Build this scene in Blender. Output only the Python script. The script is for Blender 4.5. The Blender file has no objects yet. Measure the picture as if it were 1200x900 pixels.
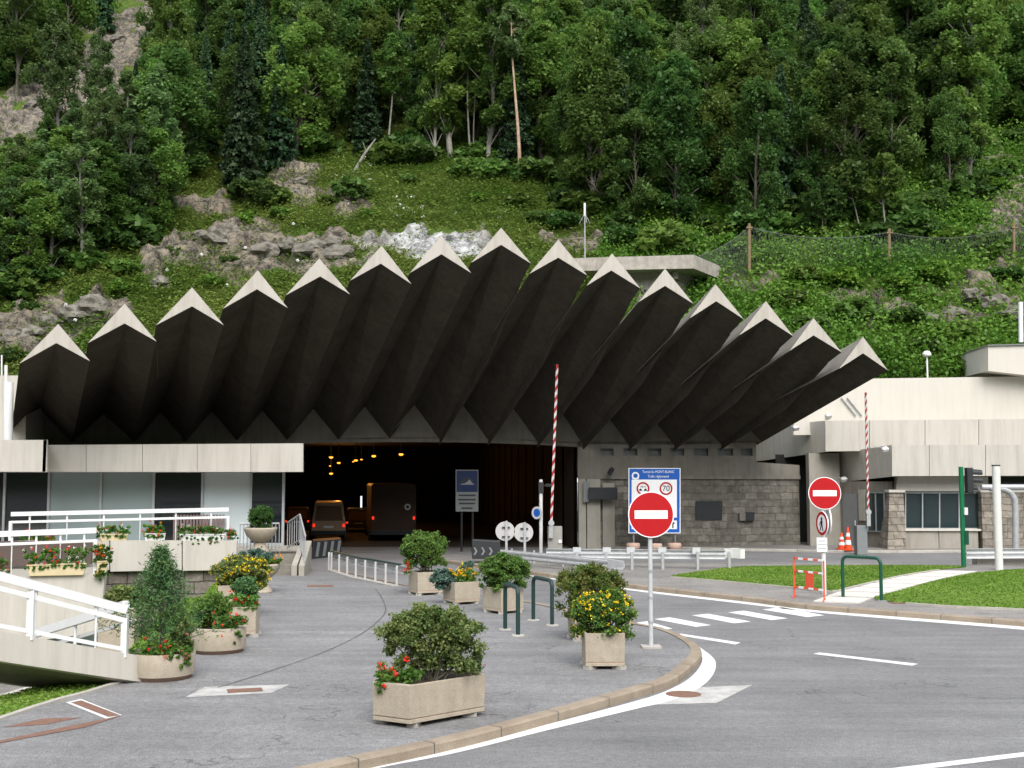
import bpy, bmesh, math, random
import numpy as np
from mathutils import Vector, Matrix, noise
R = math.radians
random.seed(7)
rng = np.random.default_rng(7)
SC = bpy.context.scene
COL = SC.collection

# ------------------------------------------------------------------ camera model (1200 x 900 photograph)
F, YH, H = 1400.0, 560.0, 3.3
PITCH = math.atan((YH - 450) / F)
CP, SP = math.cos(PITCH), math.sin(PITCH)
def ray(x, y):
    u, v = (x - 600) / F, (450 - y) / F
    return Vector((u, CP - v * SP, SP + v * CP))
def P(x, y, Y, s=0.0):
    """point seen at pixel x,y on the vertical plane  depth = Y + s*X"""
    d = ray(x, y)
    t = Y / (d.y - s * d.x)
    return Vector((d.x * t, d.y * t, H + d.z * t))
def G(x, y, z=0.0):
    d = ray(x, y)
    t = (z - H) / d.z
    return Vector((d.x * t, d.y * t, z))
def proj(p):
    dz = p[2] - H
    f = p[1] * CP + dz * SP
    return 600 + F * p[0] / f, 450 - F * (-p[1] * SP + dz * CP) / f
PZ = 0.12          # height of the raised pavements

# ------------------------------------------------------------------ materials
MATS = {}
def mat(name, col, rough=0.7, metal=0.0, spec=0.3, noise_amt=0.0, noise_scale=5.0, col2=None, bump=0.0, bump_scale=40.0,
        streak=0.0, emis=None, estr=0.0, fine=0.0):
    m = bpy.data.materials.new(name); m.use_nodes = True
    nt = m.node_tree; N = nt.nodes; L = nt.links
    b = N['Principled BSDF']
    b.inputs['Roughness'].default_value = rough; b.inputs['Metallic'].default_value = metal
    b.inputs['Specular IOR Level'].default_value = spec
    c = (*col, 1)
    b.inputs['Base Color'].default_value = c
    if emis:
        b.inputs['Emission Color'].default_value = (*emis, 1); b.inputs['Emission Strength'].default_value = estr
    tc = None
    if noise_amt or bump or streak or fine:
        tc = N.new('ShaderNodeNewGeometry')
    out = None
    def mixc(a_sock, a_def, fac, bcol):
        mx = N.new('ShaderNodeMix'); mx.data_type = 'RGBA'
        if a_sock: L.new(a_sock, mx.inputs[6])
        else: mx.inputs[6].default_value = a_def
        mx.inputs[7].default_value = bcol
        L.new(fac, mx.inputs[0])
        return mx.outputs[2]
    def nz(scale, detail=5, vec=None, lo=.35, hi=.65, amt=1.0):
        n = N.new('ShaderNodeTexNoise'); n.inputs['Scale'].default_value = scale; n.inputs['Detail'].default_value = detail
        n.inputs['Roughness'].default_value = .62
        L.new(vec or tc.outputs['Position'], n.inputs['Vector'])
        r = N.new('ShaderNodeMapRange'); r.inputs[1].default_value = lo; r.inputs[2].default_value = hi
        r.inputs[3].default_value = 0; r.inputs[4].default_value = amt
        L.new(n.outputs['Fac'], r.inputs[0])
        return r.outputs[0]
    if noise_amt:
        c2 = (*(col2 or tuple(k * .6 for k in col)), 1)
        out = mixc(None, c, nz(noise_scale, amt=noise_amt), c2)
    if streak:
        mp = N.new('ShaderNodeMapping'); mp.inputs['Scale'].default_value = (2.2, 2.2, .18)
        L.new(tc.outputs['Position'], mp.inputs['Vector'])
        out = mixc(out, c, nz(2.0, 6, mp.outputs[0], .45, .8, streak), (col[0] * .45, col[1] * .42, col[2] * .36, 1))
    if fine:
        out = mixc(out, c, nz(90, 2, None, .35, .75, fine), (col[0] * .35, col[1] * .35, col[2] * .35, 1))
    if out: L.new(out, b.inputs['Base Color'])
    if bump:
        n = N.new('ShaderNodeTexNoise'); n.inputs['Scale'].default_value = bump_scale; n.inputs['Detail'].default_value = 6
        L.new(tc.outputs['Position'], n.inputs['Vector'])
        bp = N.new('ShaderNodeBump'); bp.inputs['Strength'].default_value = bump; bp.inputs['Distance'].default_value = .03
        L.new(n.outputs['Fac'], bp.inputs['Height']); L.new(bp.outputs[0], b.inputs['Normal'])
    MATS[name] = m
    return m

def asphalt(name, col, seed):
    m = bpy.data.materials.new(name); m.use_nodes = True
    nt = m.node_tree; N = nt.nodes; L = nt.links; b = N['Principled BSDF']
    b.inputs['Roughness'].default_value = .85; b.inputs['Specular IOR Level'].default_value = .25
    g = N.new('ShaderNodeNewGeometry')
    mp = N.new('ShaderNodeMapping'); mp.inputs['Location'].default_value = (seed, seed * 2, 0); L.new(g.outputs['Position'], mp.inputs[0])
    def tex(scale, detail, stretch=None):
        n = N.new('ShaderNodeTexNoise'); n.inputs['Scale'].default_value = scale; n.inputs['Detail'].default_value = detail; n.inputs['Roughness'].default_value = .65
        if stretch:
            q = N.new('ShaderNodeMapping'); q.inputs['Rotation'].default_value = (0, 0, stretch[1]); q.inputs['Scale'].default_value = (stretch[0], 1, 1)
            L.new(mp.outputs[0], q.inputs[0]); L.new(q.outputs[0], n.inputs['Vector'])
        else: L.new(mp.outputs[0], n.inputs['Vector'])
        return n.outputs['Fac']
    def ramp(s, lo, hi, a, bb):
        r = N.new('ShaderNodeMapRange'); r.inputs[1].default_value = lo; r.inputs[2].default_value = hi; r.inputs[3].default_value = a; r.inputs[4].default_value = bb
        L.new(s, r.inputs[0]); return r.outputs[0]
    def mul(a, c):
        k = N.new('ShaderNodeMath'); k.operation = 'MULTIPLY'; L.new(a, k.inputs[0]); L.new(c, k.inputs[1]); return k.outputs[0]
    v = mul(ramp(tex(.35, 5), .3, .7, .80, 1.16), ramp(tex(2.2, 5, (.12, .5)), .3, .7, .84, 1.14))
    v = mul(v, ramp(tex(1.1, 6), .60, .72, 1.0, .80))
    v = mul(v, ramp(tex(48, 4), .3, .7, .52, 1.48))
    v = mul(v, ramp(tex(11, 4), .3, .7, .82, 1.18))
    # hairline cracks
    w = N.new('ShaderNodeTexVoronoi'); w.feature = 'DISTANCE_TO_EDGE'; w.inputs['Scale'].default_value = .26
    dn = N.new('ShaderNodeTexNoise'); dn.inputs['Scale'].default_value = .6; dn.inputs['Detail'].default_value = 6; L.new(mp.outputs[0], dn.inputs['Vector'])
    av = N.new('ShaderNodeMix'); av.data_type = 'VECTOR'; av.inputs[0].default_value = .45
    L.new(mp.outputs[0], av.inputs[4]); 
    sc = N.new('ShaderNodeVectorMath'); sc.operation = 'SCALE'; sc.inputs['Scale'].default_value = 9; L.new(dn.outputs['Color'], sc.inputs[0]); L.new(sc.outputs[0], av.inputs[5])
    L.new(av.outputs[1], w.inputs['Vector'])
    crack = ramp(w.outputs['Distance'], 0.0, .008, .52, 1.0)
    brk = ramp(tex(.5, 2), .45, .55, 0, 1)
    cm = N.new('ShaderNodeMix'); L.new(brk, cm.inputs[0]); cm.inputs[2].default_value = 1.0; L.new(crack, cm.inputs[3])
    v = mul(v, cm.outputs[0])
    mx = N.new('ShaderNodeVectorMath'); mx.operation = 'SCALE'; mx.inputs[0].default_value = col; L.new(v, mx.inputs['Scale'])
    L.new(mx.outputs[0], b.inputs['Base Color'])
    bp = N.new('ShaderNodeBump'); bp.inputs['Strength'].default_value = .5; bp.inputs['Distance'].default_value = .01
    L.new(tex(110, 3), bp.inputs['Height']); L.new(bp.outputs[0], b.inputs['Normal'])
    MATS[name] = m
    return m

def masonry(name, cols, mortar, scale=1.0, bw=.9, rh=.32):
    m = bpy.data.materials.new(name); m.use_nodes = True
    nt = m.node_tree; N = nt.nodes; L = nt.links; b = N['Principled BSDF']; b.inputs['Roughness'].default_value = .9; b.inputs['Specular IOR Level'].default_value = .15
    g = N.new('ShaderNodeNewGeometry'); s = N.new('ShaderNodeSeparateXYZ'); L.new(g.outputs['Position'], s.inputs[0])
    a = N.new('ShaderNodeMath'); L.new(s.outputs[0], a.inputs[0]); L.new(s.outputs[1], a.inputs[1])
    c = N.new('ShaderNodeCombineXYZ'); L.new(a.outputs[0], c.inputs[0]); L.new(s.outputs[2], c.inputs[1])
    dn = N.new('ShaderNodeTexNoise'); dn.inputs['Scale'].default_value = 1.3; L.new(c.outputs[0], dn.inputs['Vector'])
    mv = N.new('ShaderNodeMix'); mv.data_type = 'VECTOR'; mv.inputs[0].default_value = .13; L.new(c.outputs[0], mv.inputs[4]); L.new(dn.outputs['Color'], mv.inputs[5])
    br = N.new('ShaderNodeTexBrick'); br.inputs['Scale'].default_value = scale; br.inputs['Brick Width'].default_value = bw; br.inputs['Row Height'].default_value = rh
    br.inputs['Mortar Size'].default_value = .018; br.inputs['Mortar Smooth'].default_value = .4; br.inputs['Bias'].default_value = 0
    br.offset_frequency = 2; br.squash_frequency = 3; br.squash = .7
    br.inputs['Color1'].default_value = (*cols[0], 1); br.inputs['Color2'].default_value = (*cols[1], 1); br.inputs['Mortar'].default_value = (*mortar, 1)
    L.new(mv.outputs[1], br.inputs['Vector'])
    n = N.new('ShaderNodeTexNoise'); n.inputs['Scale'].default_value = 3.5; n.inputs['Detail'].default_value = 8; n.inputs['Roughness'].default_value = .7; L.new(g.outputs['Position'], n.inputs['Vector'])
    r = N.new('ShaderNodeMapRange'); r.inputs[1].default_value = .3; r.inputs[2].default_value = .7; r.inputs[3].default_value = .55; r.inputs[4].default_value = 1.3; L.new(n.outputs['Fac'], r.inputs[0])
    mx = N.new('ShaderNodeVectorMath'); mx.operation = 'SCALE'; L.new(br.outputs['Color'], mx.inputs[0]); L.new(r.outputs[0], mx.inputs['Scale']); L.new(mx.outputs[0], b.inputs['Base Color'])
    ad = N.new('ShaderNodeMath'); ad.operation = 'MULTIPLY_ADD'; L.new(n.outputs['Fac'], ad.inputs[0]); ad.inputs[1].default_value = .8
    iv = N.new('ShaderNodeMath'); iv.operation = 'SUBTRACT'; iv.inputs[0].default_value = 1; L.new(br.outputs['Fac'], iv.inputs[1]); L.new(iv.outputs[0], ad.inputs[2])
    bp = N.new('ShaderNodeBump'); bp.inputs['Strength'].default_value = .8; bp.inputs['Distance'].default_value = .06; L.new(ad.outputs[0], bp.inputs['Height']); L.new(bp.outputs[0], b.inputs['Normal'])
    MATS[name] = m
    return m

def leafmat(name, c1, c2, trans=.35, objvar=.25):
    m = bpy.data.materials.new(name); m.use_nodes = True
    nt = m.node_tree; N = nt.nodes; L = nt.links
    N.remove(N['Principled BSDF']); out = N['Material Output']
    at = N.new('ShaderNodeAttribute'); at.attribute_name = 'rnd'
    mx = N.new('ShaderNodeMix'); mx.data_type = 'RGBA'; mx.inputs[6].default_value = (*c1, 1); mx.inputs[7].default_value = (*c2, 1); L.new(at.outputs['Fac'], mx.inputs[0])
    oi = N.new('ShaderNodeObjectInfo')
    hs = N.new('ShaderNodeHueSaturation')
    r1 = N.new('ShaderNodeMapRange'); r1.inputs[3].default_value = .5 - .018 * objvar * 4; r1.inputs[4].default_value = .5 + .022 * objvar * 4; L.new(oi.outputs['Random'], r1.inputs[0])
    r2 = N.new('ShaderNodeMath'); r2.operation = 'MULTIPLY'; r2.inputs[1].default_value = 7.31; L.new(oi.outputs['Random'], r2.inputs[0])
    r3 = N.new('ShaderNodeMath'); r3.operation = 'FRACT'; L.new(r2.outputs[0], r3.inputs[0])
    r4 = N.new('ShaderNodeMapRange'); r4.inputs[3].default_value = 1 - 1.4 * objvar; r4.inputs[4].default_value = 1 + 1.4 * objvar; L.new(r3.outputs[0], r4.inputs[0])
    L.new(r1.outputs[0], hs.inputs['Hue']); L.new(r4.outputs[0], hs.inputs['Value']); L.new(mx.outputs[2], hs.inputs['Color'])
    d = N.new('ShaderNodeBsdfDiffuse'); t = N.new('ShaderNodeBsdfTranslucent')
    L.new(hs.outputs[0], d.inputs[0]); L.new(hs.outputs[0], t.inputs[0])
    ms = N.new('ShaderNodeMixShader'); ms.inputs[0].default_value = trans; L.new(d.outputs[0], ms.inputs[1]); L.new(t.outputs[0], ms.inputs[2])
    gl = N.new('ShaderNodeBsdfGlossy'); gl.inputs['Roughness'].default_value = .5; gl.inputs[0].default_value = (.9, .95, .9, 1)
    m2 = N.new('ShaderNodeMixShader'); m2.inputs[0].default_value = .012; L.new(ms.outputs[0], m2.inputs[1]); L.new(gl.outputs[0], m2.inputs[2])
    L.new(m2.outputs[0], out.inputs[0])
    MATS[name] = m
    return m

asphalt('asphalt_road', (.172, .170, .168), 3)
asphalt('asphalt_pave', (.188, .185, .183), 40)
asphalt('asphalt_island', (.215, .203, .188), 71)
mat('panel', (.48, .452, .40), .75, noise_amt=.35, noise_scale=.8, col2=(.41, .38, .335), streak=.42, bump=.08, bump_scale=60)
mat('panel_white', (.56, .53, .465), .75, noise_amt=.3, noise_scale=.7, col2=(.50, .47, .41), streak=.14)
mat('chevron', (.45, .418, .368), .8, noise_amt=.4, noise_scale=1.2, col2=(.385, .355, .308), streak=.45)
mat('canopy_dark', (.076, .067, .054), .95, spec=.05, noise_amt=.7, noise_scale=.9, col2=(.052, .045, .036), streak=.6, bump=.15, bump_scale=25)  # dark brown underside; the colour also holds the shade below the canopy
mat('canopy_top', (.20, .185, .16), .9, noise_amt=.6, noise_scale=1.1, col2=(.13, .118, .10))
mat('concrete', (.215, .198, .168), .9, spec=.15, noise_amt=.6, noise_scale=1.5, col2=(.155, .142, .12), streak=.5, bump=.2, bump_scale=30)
mat('concrete_shaded', (.155, .143, .118), .95, spec=.05, noise_amt=.6, noise_scale=1.5, col2=(.115, .105, .086), streak=.5, bump=.2, bump_scale=30)  # concrete copy darkened to stand for deep shade on infill and lintel
mat('concrete_pale', (.34, .318, .275), .9, spec=.15, noise_amt=.5, noise_scale=1.5, col2=(.26, .24, .20), streak=.4, bump=.2, bump_scale=30)  # paler concrete
mat('concrete_old', (.42, .39, .34), .95, spec=.1, noise_amt=.7, noise_scale=2.5, col2=(.25, .22, .19), streak=.7, bump=.4, bump_scale=18)
mat('planter_stone', (.46, .40, .315), .9, spec=.15, noise_amt=.6, noise_scale=7, col2=(.37, .305, .23), fine=.55, bump=.35, bump_scale=80, streak=.25)
mat('planter_edge', (.42, .28, .21), .9, noise_amt=.4, noise_scale=8)
mat('kerb_stone', (.36, .297, .225), .9, spec=.15, noise_amt=.8, noise_scale=1.7, col2=(.24, .19, .14), fine=.6, bump=.4, bump_scale=60)
mat('kerb_pale', (.46, .43, .38), .9, noise_amt=.5, noise_scale=3, fine=.4)
mat('paint', (.72, .72, .70), .7, noise_amt=.7, noise_scale=6, col2=(.52, .52, .50), fine=.3)
mat('paint_worn', (.52, .51, .48), .8, noise_amt=1.0, noise_scale=4, col2=(.34, .33, .31), fine=.5)
mat('slab', (.62, .59, .54), .85, noise_amt=.5, noise_scale=3, col2=(.5, .47, .42), fine=.3)
mat('rust', (.22, .12, .085), .9, noise_amt=.8, noise_scale=9, col2=(.15, .085, .06), fine=.4)
mat('tar', (.085, .084, .081), .8, fine=.3)
mat('soil', (.05, .035, .022), 1, noise_amt=.5, noise_scale=20)
masonry('stone_wall', ((.225, .206, .172), (.14, .128, .107)), (.155, .142, .12), 1.0, .62, .29)
masonry('stone_light', ((.31, .275, .225), (.19, .168, .138)), (.16, .142, .118), 1.0, .62, .27)
masonry('stone_grey', ((.24, .21, .175), (.14, .125, .105)), (.07, .06, .05), 1.0, .9, .33)
mat('steel', (.60, .61, .61), .45, .35, noise_amt=.4, noise_scale=4, col2=(.4, .41, .42))
mat('steel_dull', (.42, .43, .43), .55, .3, noise_amt=.4, noise_scale=5)
mat('white_paint', (.70, .70, .69), .4, noise_amt=.25, noise_scale=3, col2=(.56, .555, .54))
mat('white_post', (.66, .65, .63), .5, noise_amt=.4, noise_scale=4, col2=(.5, .49, .46))
mat('arm_red', (.30, .022, .020), .6, noise_amt=.3, noise_scale=4)
mat('arm_white', (.55, .53, .52), .6, noise_amt=.3, noise_scale=4)
mat('green_paint', (.012, .075, .045), .4, noise_amt=.3, noise_scale=10)
mat('green_dark', (.018, .045, .040), .45, noise_amt=.3, noise_scale=10)
mat('green_bright', (.01, .15, .06), .4, noise_amt=.3, noise_scale=6)
mat('sign_red', (.40, .004, .007), .45, noise_amt=.15, noise_scale=3)
mat('sign_white', (.80, .80, .80), .5, noise_amt=.15, noise_scale=5)
mat('sign_blue', (.012, .10, .42), .45, noise_amt=.2, noise_scale=3)
mat('sign_black', (.01, .01, .01), .5)
mat('sign_back', (.62, .62, .63), .5, .2, noise_amt=.3, noise_scale=6)
mat('orange_paint', (.75, .10, .045), .5, noise_amt=.25, noise_scale=8)
mat('cone_orange', (.80, .085, .02), .55, noise_amt=.2, noise_scale=8)
mat('dark_metal', (.03, .032, .035), .5, noise_amt=.3, noise_scale=6)
mat('grey_metal', (.20, .21, .21), .55, noise_amt=.3, noise_scale=5)
mat('rubber', (.02, .02, .02), .9)
mat('terracotta_pale', (.52, .36, .29), .9, noise_amt=.4, noise_scale=8)
mat('flower_box', (.60, .50, .30), .7, noise_amt=.3, noise_scale=7)
mat('glass_dark', (.012, .016, .018), .06, spec=.6)
mat('glass_teal', (.014, .028, .030), .06, spec=.7)
mat('blind', (.26, .32, .32), .25, spec=.5, noise_amt=.3, noise_scale=.6, col2=(.20, .25, .25))
mat('blind_pale', (.50, .56, .57), .25, spec=.5, noise_amt=.2, noise_scale=.6)
mat('curtain', (.20, .15, .145), .9, noise_amt=.5, noise_scale=3)
mat('wall_brown', (.10, .075, .065), .9, noise_amt=.6, noise_scale=1.5)
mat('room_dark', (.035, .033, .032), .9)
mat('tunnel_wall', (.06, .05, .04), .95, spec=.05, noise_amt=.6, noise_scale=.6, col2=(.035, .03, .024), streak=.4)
mat('wood', (.22, .16, .09), .85, noise_amt=.6, noise_scale=6, bump=.3, bump_scale=30)
mat('bark_pale', (.25, .24, .20), .9, noise_amt=.8, noise_scale=2.5, col2=(.11, .10, .08), bump=.4, bump_scale=12)
mat('bark_grey', (.13, .12, .09), .95, noise_amt=.7, noise_scale=3, col2=(.06, .05, .035), bump=.5, bump_scale=12)
mat('bark_pink', (.46, .33, .23), .9, noise_amt=.7, noise_scale=2.5, col2=(.25, .16, .10))
mat('steel_pale', (.46, .45, .44), .5, noise_amt=.4, noise_scale=3, col2=(.36, .34, .33))
mat('lamp_orange', (.9, .4, .1), .5, emis=(1, .33, .03), estr=1.0)
mat('lamp_red', (.6, .02, .01), .4, emis=(1, .04, .015), estr=.32)
mat('lamp_white', (.8, .8, .8), .4, emis=(.9, .95, 1), estr=.4)
mat('lens', (.75, .75, .72), .2, spec=.6)
mat('van_paint', (.42, .30, .20), .35, spec=.5)
mat('truck_paint', (.06, .030, .016), .5, noise_amt=.4, noise_scale=1.2)
mat('car_paint', (.02, .02, .022), .3, spec=.5)
leafmat('leaf_dark', (0.050, 0.103, 0.025), (0.101, 0.173, 0.039), 0.5)
leafmat('leaf_mid', (0.075, 0.148, 0.028), (0.152, 0.246, 0.050), 0.5)
leafmat('leaf_pale', (0.093, 0.156, 0.050), (0.158, 0.230, 0.077), 0.5)
leafmat('leaf_conifer', (0.031, 0.070, 0.031), (0.062, 0.112, 0.045), 0.3)
leafmat('leaf_bright', (0.079, 0.176, 0.022), (0.160, 0.275, 0.040), .4, .10)
leafmat('leaf_box', (0.065, 0.146, 0.026), (0.163, 0.260, 0.055), .35, .08)
leafmat('leaf_olive', (0.087, 0.145, 0.038), (0.217, 0.254, 0.080), .35, .05)
leafmat('leaf_rusty', (0.075, 0.156, 0.030), (0.200, 0.188, 0.050), .35, .03)
leafmat('leaf_blue', (.07, .13, .10), (.12, .20, .15), .25, .05)
leafmat('leaf_pine', (0.049, 0.126, 0.045), (0.133, 0.231, 0.077), .3, .05)
leafmat('leaf_geranium', (0.056, 0.156, 0.027), (0.138, 0.263, 0.050), .35, .1)
leafmat('grass', (.115, .220, .026), (.200, .300, .055), .35, .02)
leafmat('grass_wild', (.085, .155, .022), (.215, .265, .060), .4, .02)
leafmat('petal_red', (.70, .015, .012), (.85, .06, .03), .3, .02)
leafmat('petal_yellow', (.75, .50, .01), (.85, .66, .03), .3, .02)
leafmat('petal_orange', (.70, .28, .01), (.80, .42, .03), .3, .02)
leafmat('petal_white', (.75, .72, .68), (.85, .82, .80), .3, .02)
leafmat('petal_pink', (.70, .10, .12), (.80, .22, .20), .3, .02)

# ------------------------------------------------------------------ helpers
def tag(o, label=None, cat=None, group=None, kind=None):
    if label: o['label'] = label
    if cat: o['category'] = cat
    if group: o['group'] = group
    if kind: o['kind'] = kind
    return o
def wloc(o):
    v = Vector((0, 0, 0))
    while o is not None:
        v += o.location; o = o.parent
    return v
def empty(name, loc, label=None, cat=None, group=None, rz=0.0):
    o = bpy.data.objects.new(name, None); COL.objects.link(o)
    o.location = loc; o.rotation_euler = (0, 0, rz); o.empty_display_size = .2
    return tag(o, label, cat, group)
def link_mesh(name, me, parent=None, world=False):
    o = bpy.data.objects.new(name, me); COL.objects.link(o)
    if parent is not None:
        if world: me.transform(Matrix.Translation(-wloc(parent)))
        o.parent = parent
    return o
class MB:
    def __init__(s):
        s.v = []; s.f = []; s.m = []; s.sm = []; s.mi = 0; s.smooth = False
    def add(s, verts, faces, smooth=None):
        b = len(s.v)
        s.v += [tuple(p) for p in verts]
        for f in faces:
            s.f.append([i + b for i in f]); s.m.append(s.mi); s.sm.append(s.smooth if smooth is None else smooth)
        return s
    def box(s, c, d, rz=0.0, taper=1.0, rot=None):
        cx, cy, cz = c; hx, hy, hz = d[0] / 2, d[1] / 2, d[2] / 2
        pts = []
        for z, t in ((-hz, taper), (hz, 1.0)):
            for x, y in ((-hx, -hy), (hx, -hy), (hx, hy), (-hx, hy)):
                p = Vector((x * t, y * t, z))
                if rot is not None: p = rot @ p
                elif rz: p = Matrix.Rotation(rz, 3, 'Z') @ p
                pts.append((p.x + cx, p.y + cy, p.z + cz))
        return s.add(pts, [(0, 3, 2, 1), (4, 5, 6, 7), (0, 1, 5, 4), (1, 2, 6, 5), (2, 3, 7, 6), (3, 0, 4, 7)])
    def beam(s, a, b, w, h, up=(0, 0, 1)):
        a = Vector(a); b = Vector(b); d = (b - a); L = d.length; d.normalize()
        side = d.cross(Vector(up)); 
        if side.length < 1e-4: side = Vector((1, 0, 0))
        side.normalize(); u = side.cross(d).normalized()
        pts = []
        for p in (a, b):
            for sx, sz in ((-1, -1), (1, -1), (1, 1), (-1, 1)):
                pts.append(p + side * (sx * w / 2) + u * (sz * h / 2))
        return s.add(pts, [(0, 1, 2, 3), (7, 6, 5, 4), (0, 4, 5, 1), (1, 5, 6, 2), (2, 6, 7, 3), (3, 7, 4, 0)])
    def tube(s, pts, r, n=10, caps=True):
        pts = [Vector(p) for p in pts]
        rs = r if isinstance(r, (list, tuple)) else [r] * len(pts)
        vs = []; ref = None
        for i, p in enumerate(pts):
            d = (pts[min(i + 1, len(pts) - 1)] - pts[max(i - 1, 0)]).normalized()
            if ref is None: ref = Vector((0, 0, 1)) if abs(d.z) < .9 else Vector((1, 0, 0))
            a = d.cross(ref); a.normalize(); b = a.cross(d); ref = b.cross(a) if False else ref
            ref = b
            for k in range(n):
                t = 2 * math.pi * k / n
                vs.append(p + (a * math.cos(t) + b * math.sin(t)) * rs[i])
        fs = []
        for i in range(len(pts) - 1):
            for k in range(n):
                k2 = (k + 1) % n
                fs.append((i * n + k, i * n + k2, (i + 1) * n + k2, (i + 1) * n + k))
        s.add(vs, fs, True)
        if caps:
            s.add(vs[:n][::-1], [tuple(range(n))], False); s.add(vs[-n:], [tuple(range(n))], False)
        return s
    def lathe(s, prof, c, n=24, smooth=True):
        vs = []; fs = []
        for r, z in prof:
            for k in range(n):
                t = 2 * math.pi * k / n
                vs.append((c[0] + r * math.cos(t), c[1] + r * math.sin(t), c[2] + z))
        for i in range(len(prof) - 1):
            for k in range(n):
                k2 = (k + 1) % n
                fs.append((i * n + k, i * n + k2, (i + 1) * n + k2, (i + 1) * n + k))
        return s.add(vs, fs, smooth)
    def prism(s, poly, ext):
        """poly: list of 3D points (front), ext: extrusion vector"""
        n = len(poly); poly = [Vector(p) for p in poly]; e = Vector(ext)
        vs = poly + [p + e for p in poly]
        fs = [tuple(range(n)), tuple(range(2 * n - 1, n - 1, -1))]
        for i in range(n):
            j = (i + 1) % n
            fs.append((i, i + n, j + n, j))
        return s.add(vs, fs)
    def disc(s, c, r, nrm, thick, n=32, ry=None):
        nrm = Vector(nrm).normalized(); a = nrm.cross(Vector((0, 0, 1))).normalized(); b = a.cross(nrm)
        ry = ry or r
        c = Vector(c)
        poly = [c + a * (r * math.cos(2 * math.pi * k / n)) + b * (ry * math.sin(2 * math.pi * k / n)) for k in range(n)]
        return s.prism(poly, nrm * -thick)
    def ring(s, c, r0, r1, nrm, thick, n=32):
        nrm = Vector(nrm).normalized(); a = nrm.cross(Vector((0, 0, 1))).normalized(); b = a.cross(nrm); c = Vector(c)
        vs = []
        for off in (0, -thick):
            for r in (r0, r1):
                for k in range(n):
                    t = 2 * math.pi * k / n
                    vs.append(c + a * (r * math.cos(t)) + b * (r * math.sin(t)) + nrm * off)
        fs = []
        for k in range(n):
            j = (k + 1) % n
            fs += [(k, n + k, n + j, j), (2 * n + k, 2 * n + j, 3 * n + j, 3 * n + k), (n + k, 3 * n + k, 3 * n + j, n + j), (k, j, 2 * n + j, 2 * n + k)]
        return s.add(vs, fs)
    def build(s, name, mats, parent=None, world=True, bevel=0.0):
        me = bpy.data.meshes.new(name)
        me.from_pydata(s.v, [], s.f)
        if isinstance(mats, str): mats = [mats]
        for m in mats: me.materials.append(MATS[m])
        me.polygons.foreach_set('material_index', s.m); me.polygons.foreach_set('use_smooth', s.sm)
        bm = bmesh.new(); bm.from_mesh(me)
        bmesh.ops.remove_doubles(bm, verts=bm.verts, dist=1e-5) if not any(s.sm) else None
        bmesh.ops.recalc_face_normals(bm, faces=bm.faces)
        if bevel:
            es = [e for e in bm.edges if len(e.link_faces) == 2 and e.calc_face_angle(0) > .5]
            bmesh.ops.bevel(bm, geom=es, offset=bevel, segments=2, affect='EDGES', profile=.6)
        bm.to_mesh(me); bm.free()
        me.update()
        return link_mesh(name, me, parent, world and parent is not None)

def px_slab(pts, Y, s, thick, mb=None):
    mb = mb or MB()
    return mb.prism([P(x, y, Y, s) for x, y in pts], (0, thick, 0))

def flat_poly(name, pts, z, material, skirt=0.0, hole=None, subdiv=0.0, kind='structure', zfun=None):
    bm = bmesh.new()
    loops = [pts] + ([hole] if hole else [])
    for lp in loops:
        vs = [bm.verts.new((p[0], p[1], z)) for p in lp]
        for i in range(len(vs)): bm.edges.new((vs[i], vs[(i + 1) % len(vs)]))
    bmesh.ops.triangle_fill(bm, use_beauty=True, use_dissolve=False, edges=bm.edges[:])
    bmesh.ops.recalc_face_normals(bm, faces=bm.faces)
    if bm.faces and sum(f.normal.z for f in bm.faces) < 0: bmesh.ops.reverse_faces(bm, faces=bm.faces[:])
    if skirt:
        be = [e for e in bm.edges if len(e.link_faces) == 1]
        r = bmesh.ops.extrude_edge_only(bm, edges=be)
        for v in r['geom']:
            if isinstance(v, bmesh.types.BMVert): v.co.z -= skirt
    me = bpy.data.meshes.new(name); bm.to_mesh(me); bm.free()
    me.materials.append(MATS[material])
    o = link_mesh(name, me)
    if kind: o['kind'] = kind
    return o

def smooth_poly(pts, step=.4, closed=False):
    pts = [Vector((p[0], p[1])) for p in pts]; out = []
    n = len(pts); rngi = range(n if closed else n - 1)
    for i in rngi:
        if closed: p0, p1, p2, p3 = pts[(i - 1) % n], pts[i], pts[(i + 1) % n], pts[(i + 2) % n]
        else: p0, p1, p2, p3 = pts[max(i - 1, 0)], pts[i], pts[i + 1], pts[min(i + 2, n - 1)]
        k = max(1, int((p2 - p1).length / step))
        for j in range(k):
            t = j / k
            out.append(.5 * ((2 * p1) + (p2 - p0) * t + (2 * p0 - 5 * p1 + 4 * p2 - p3) * t * t + (3 * p1 - p0 - 3 * p2 + p3) * t ** 3))
    if not closed: out.append(pts[-1])
    return out

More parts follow.
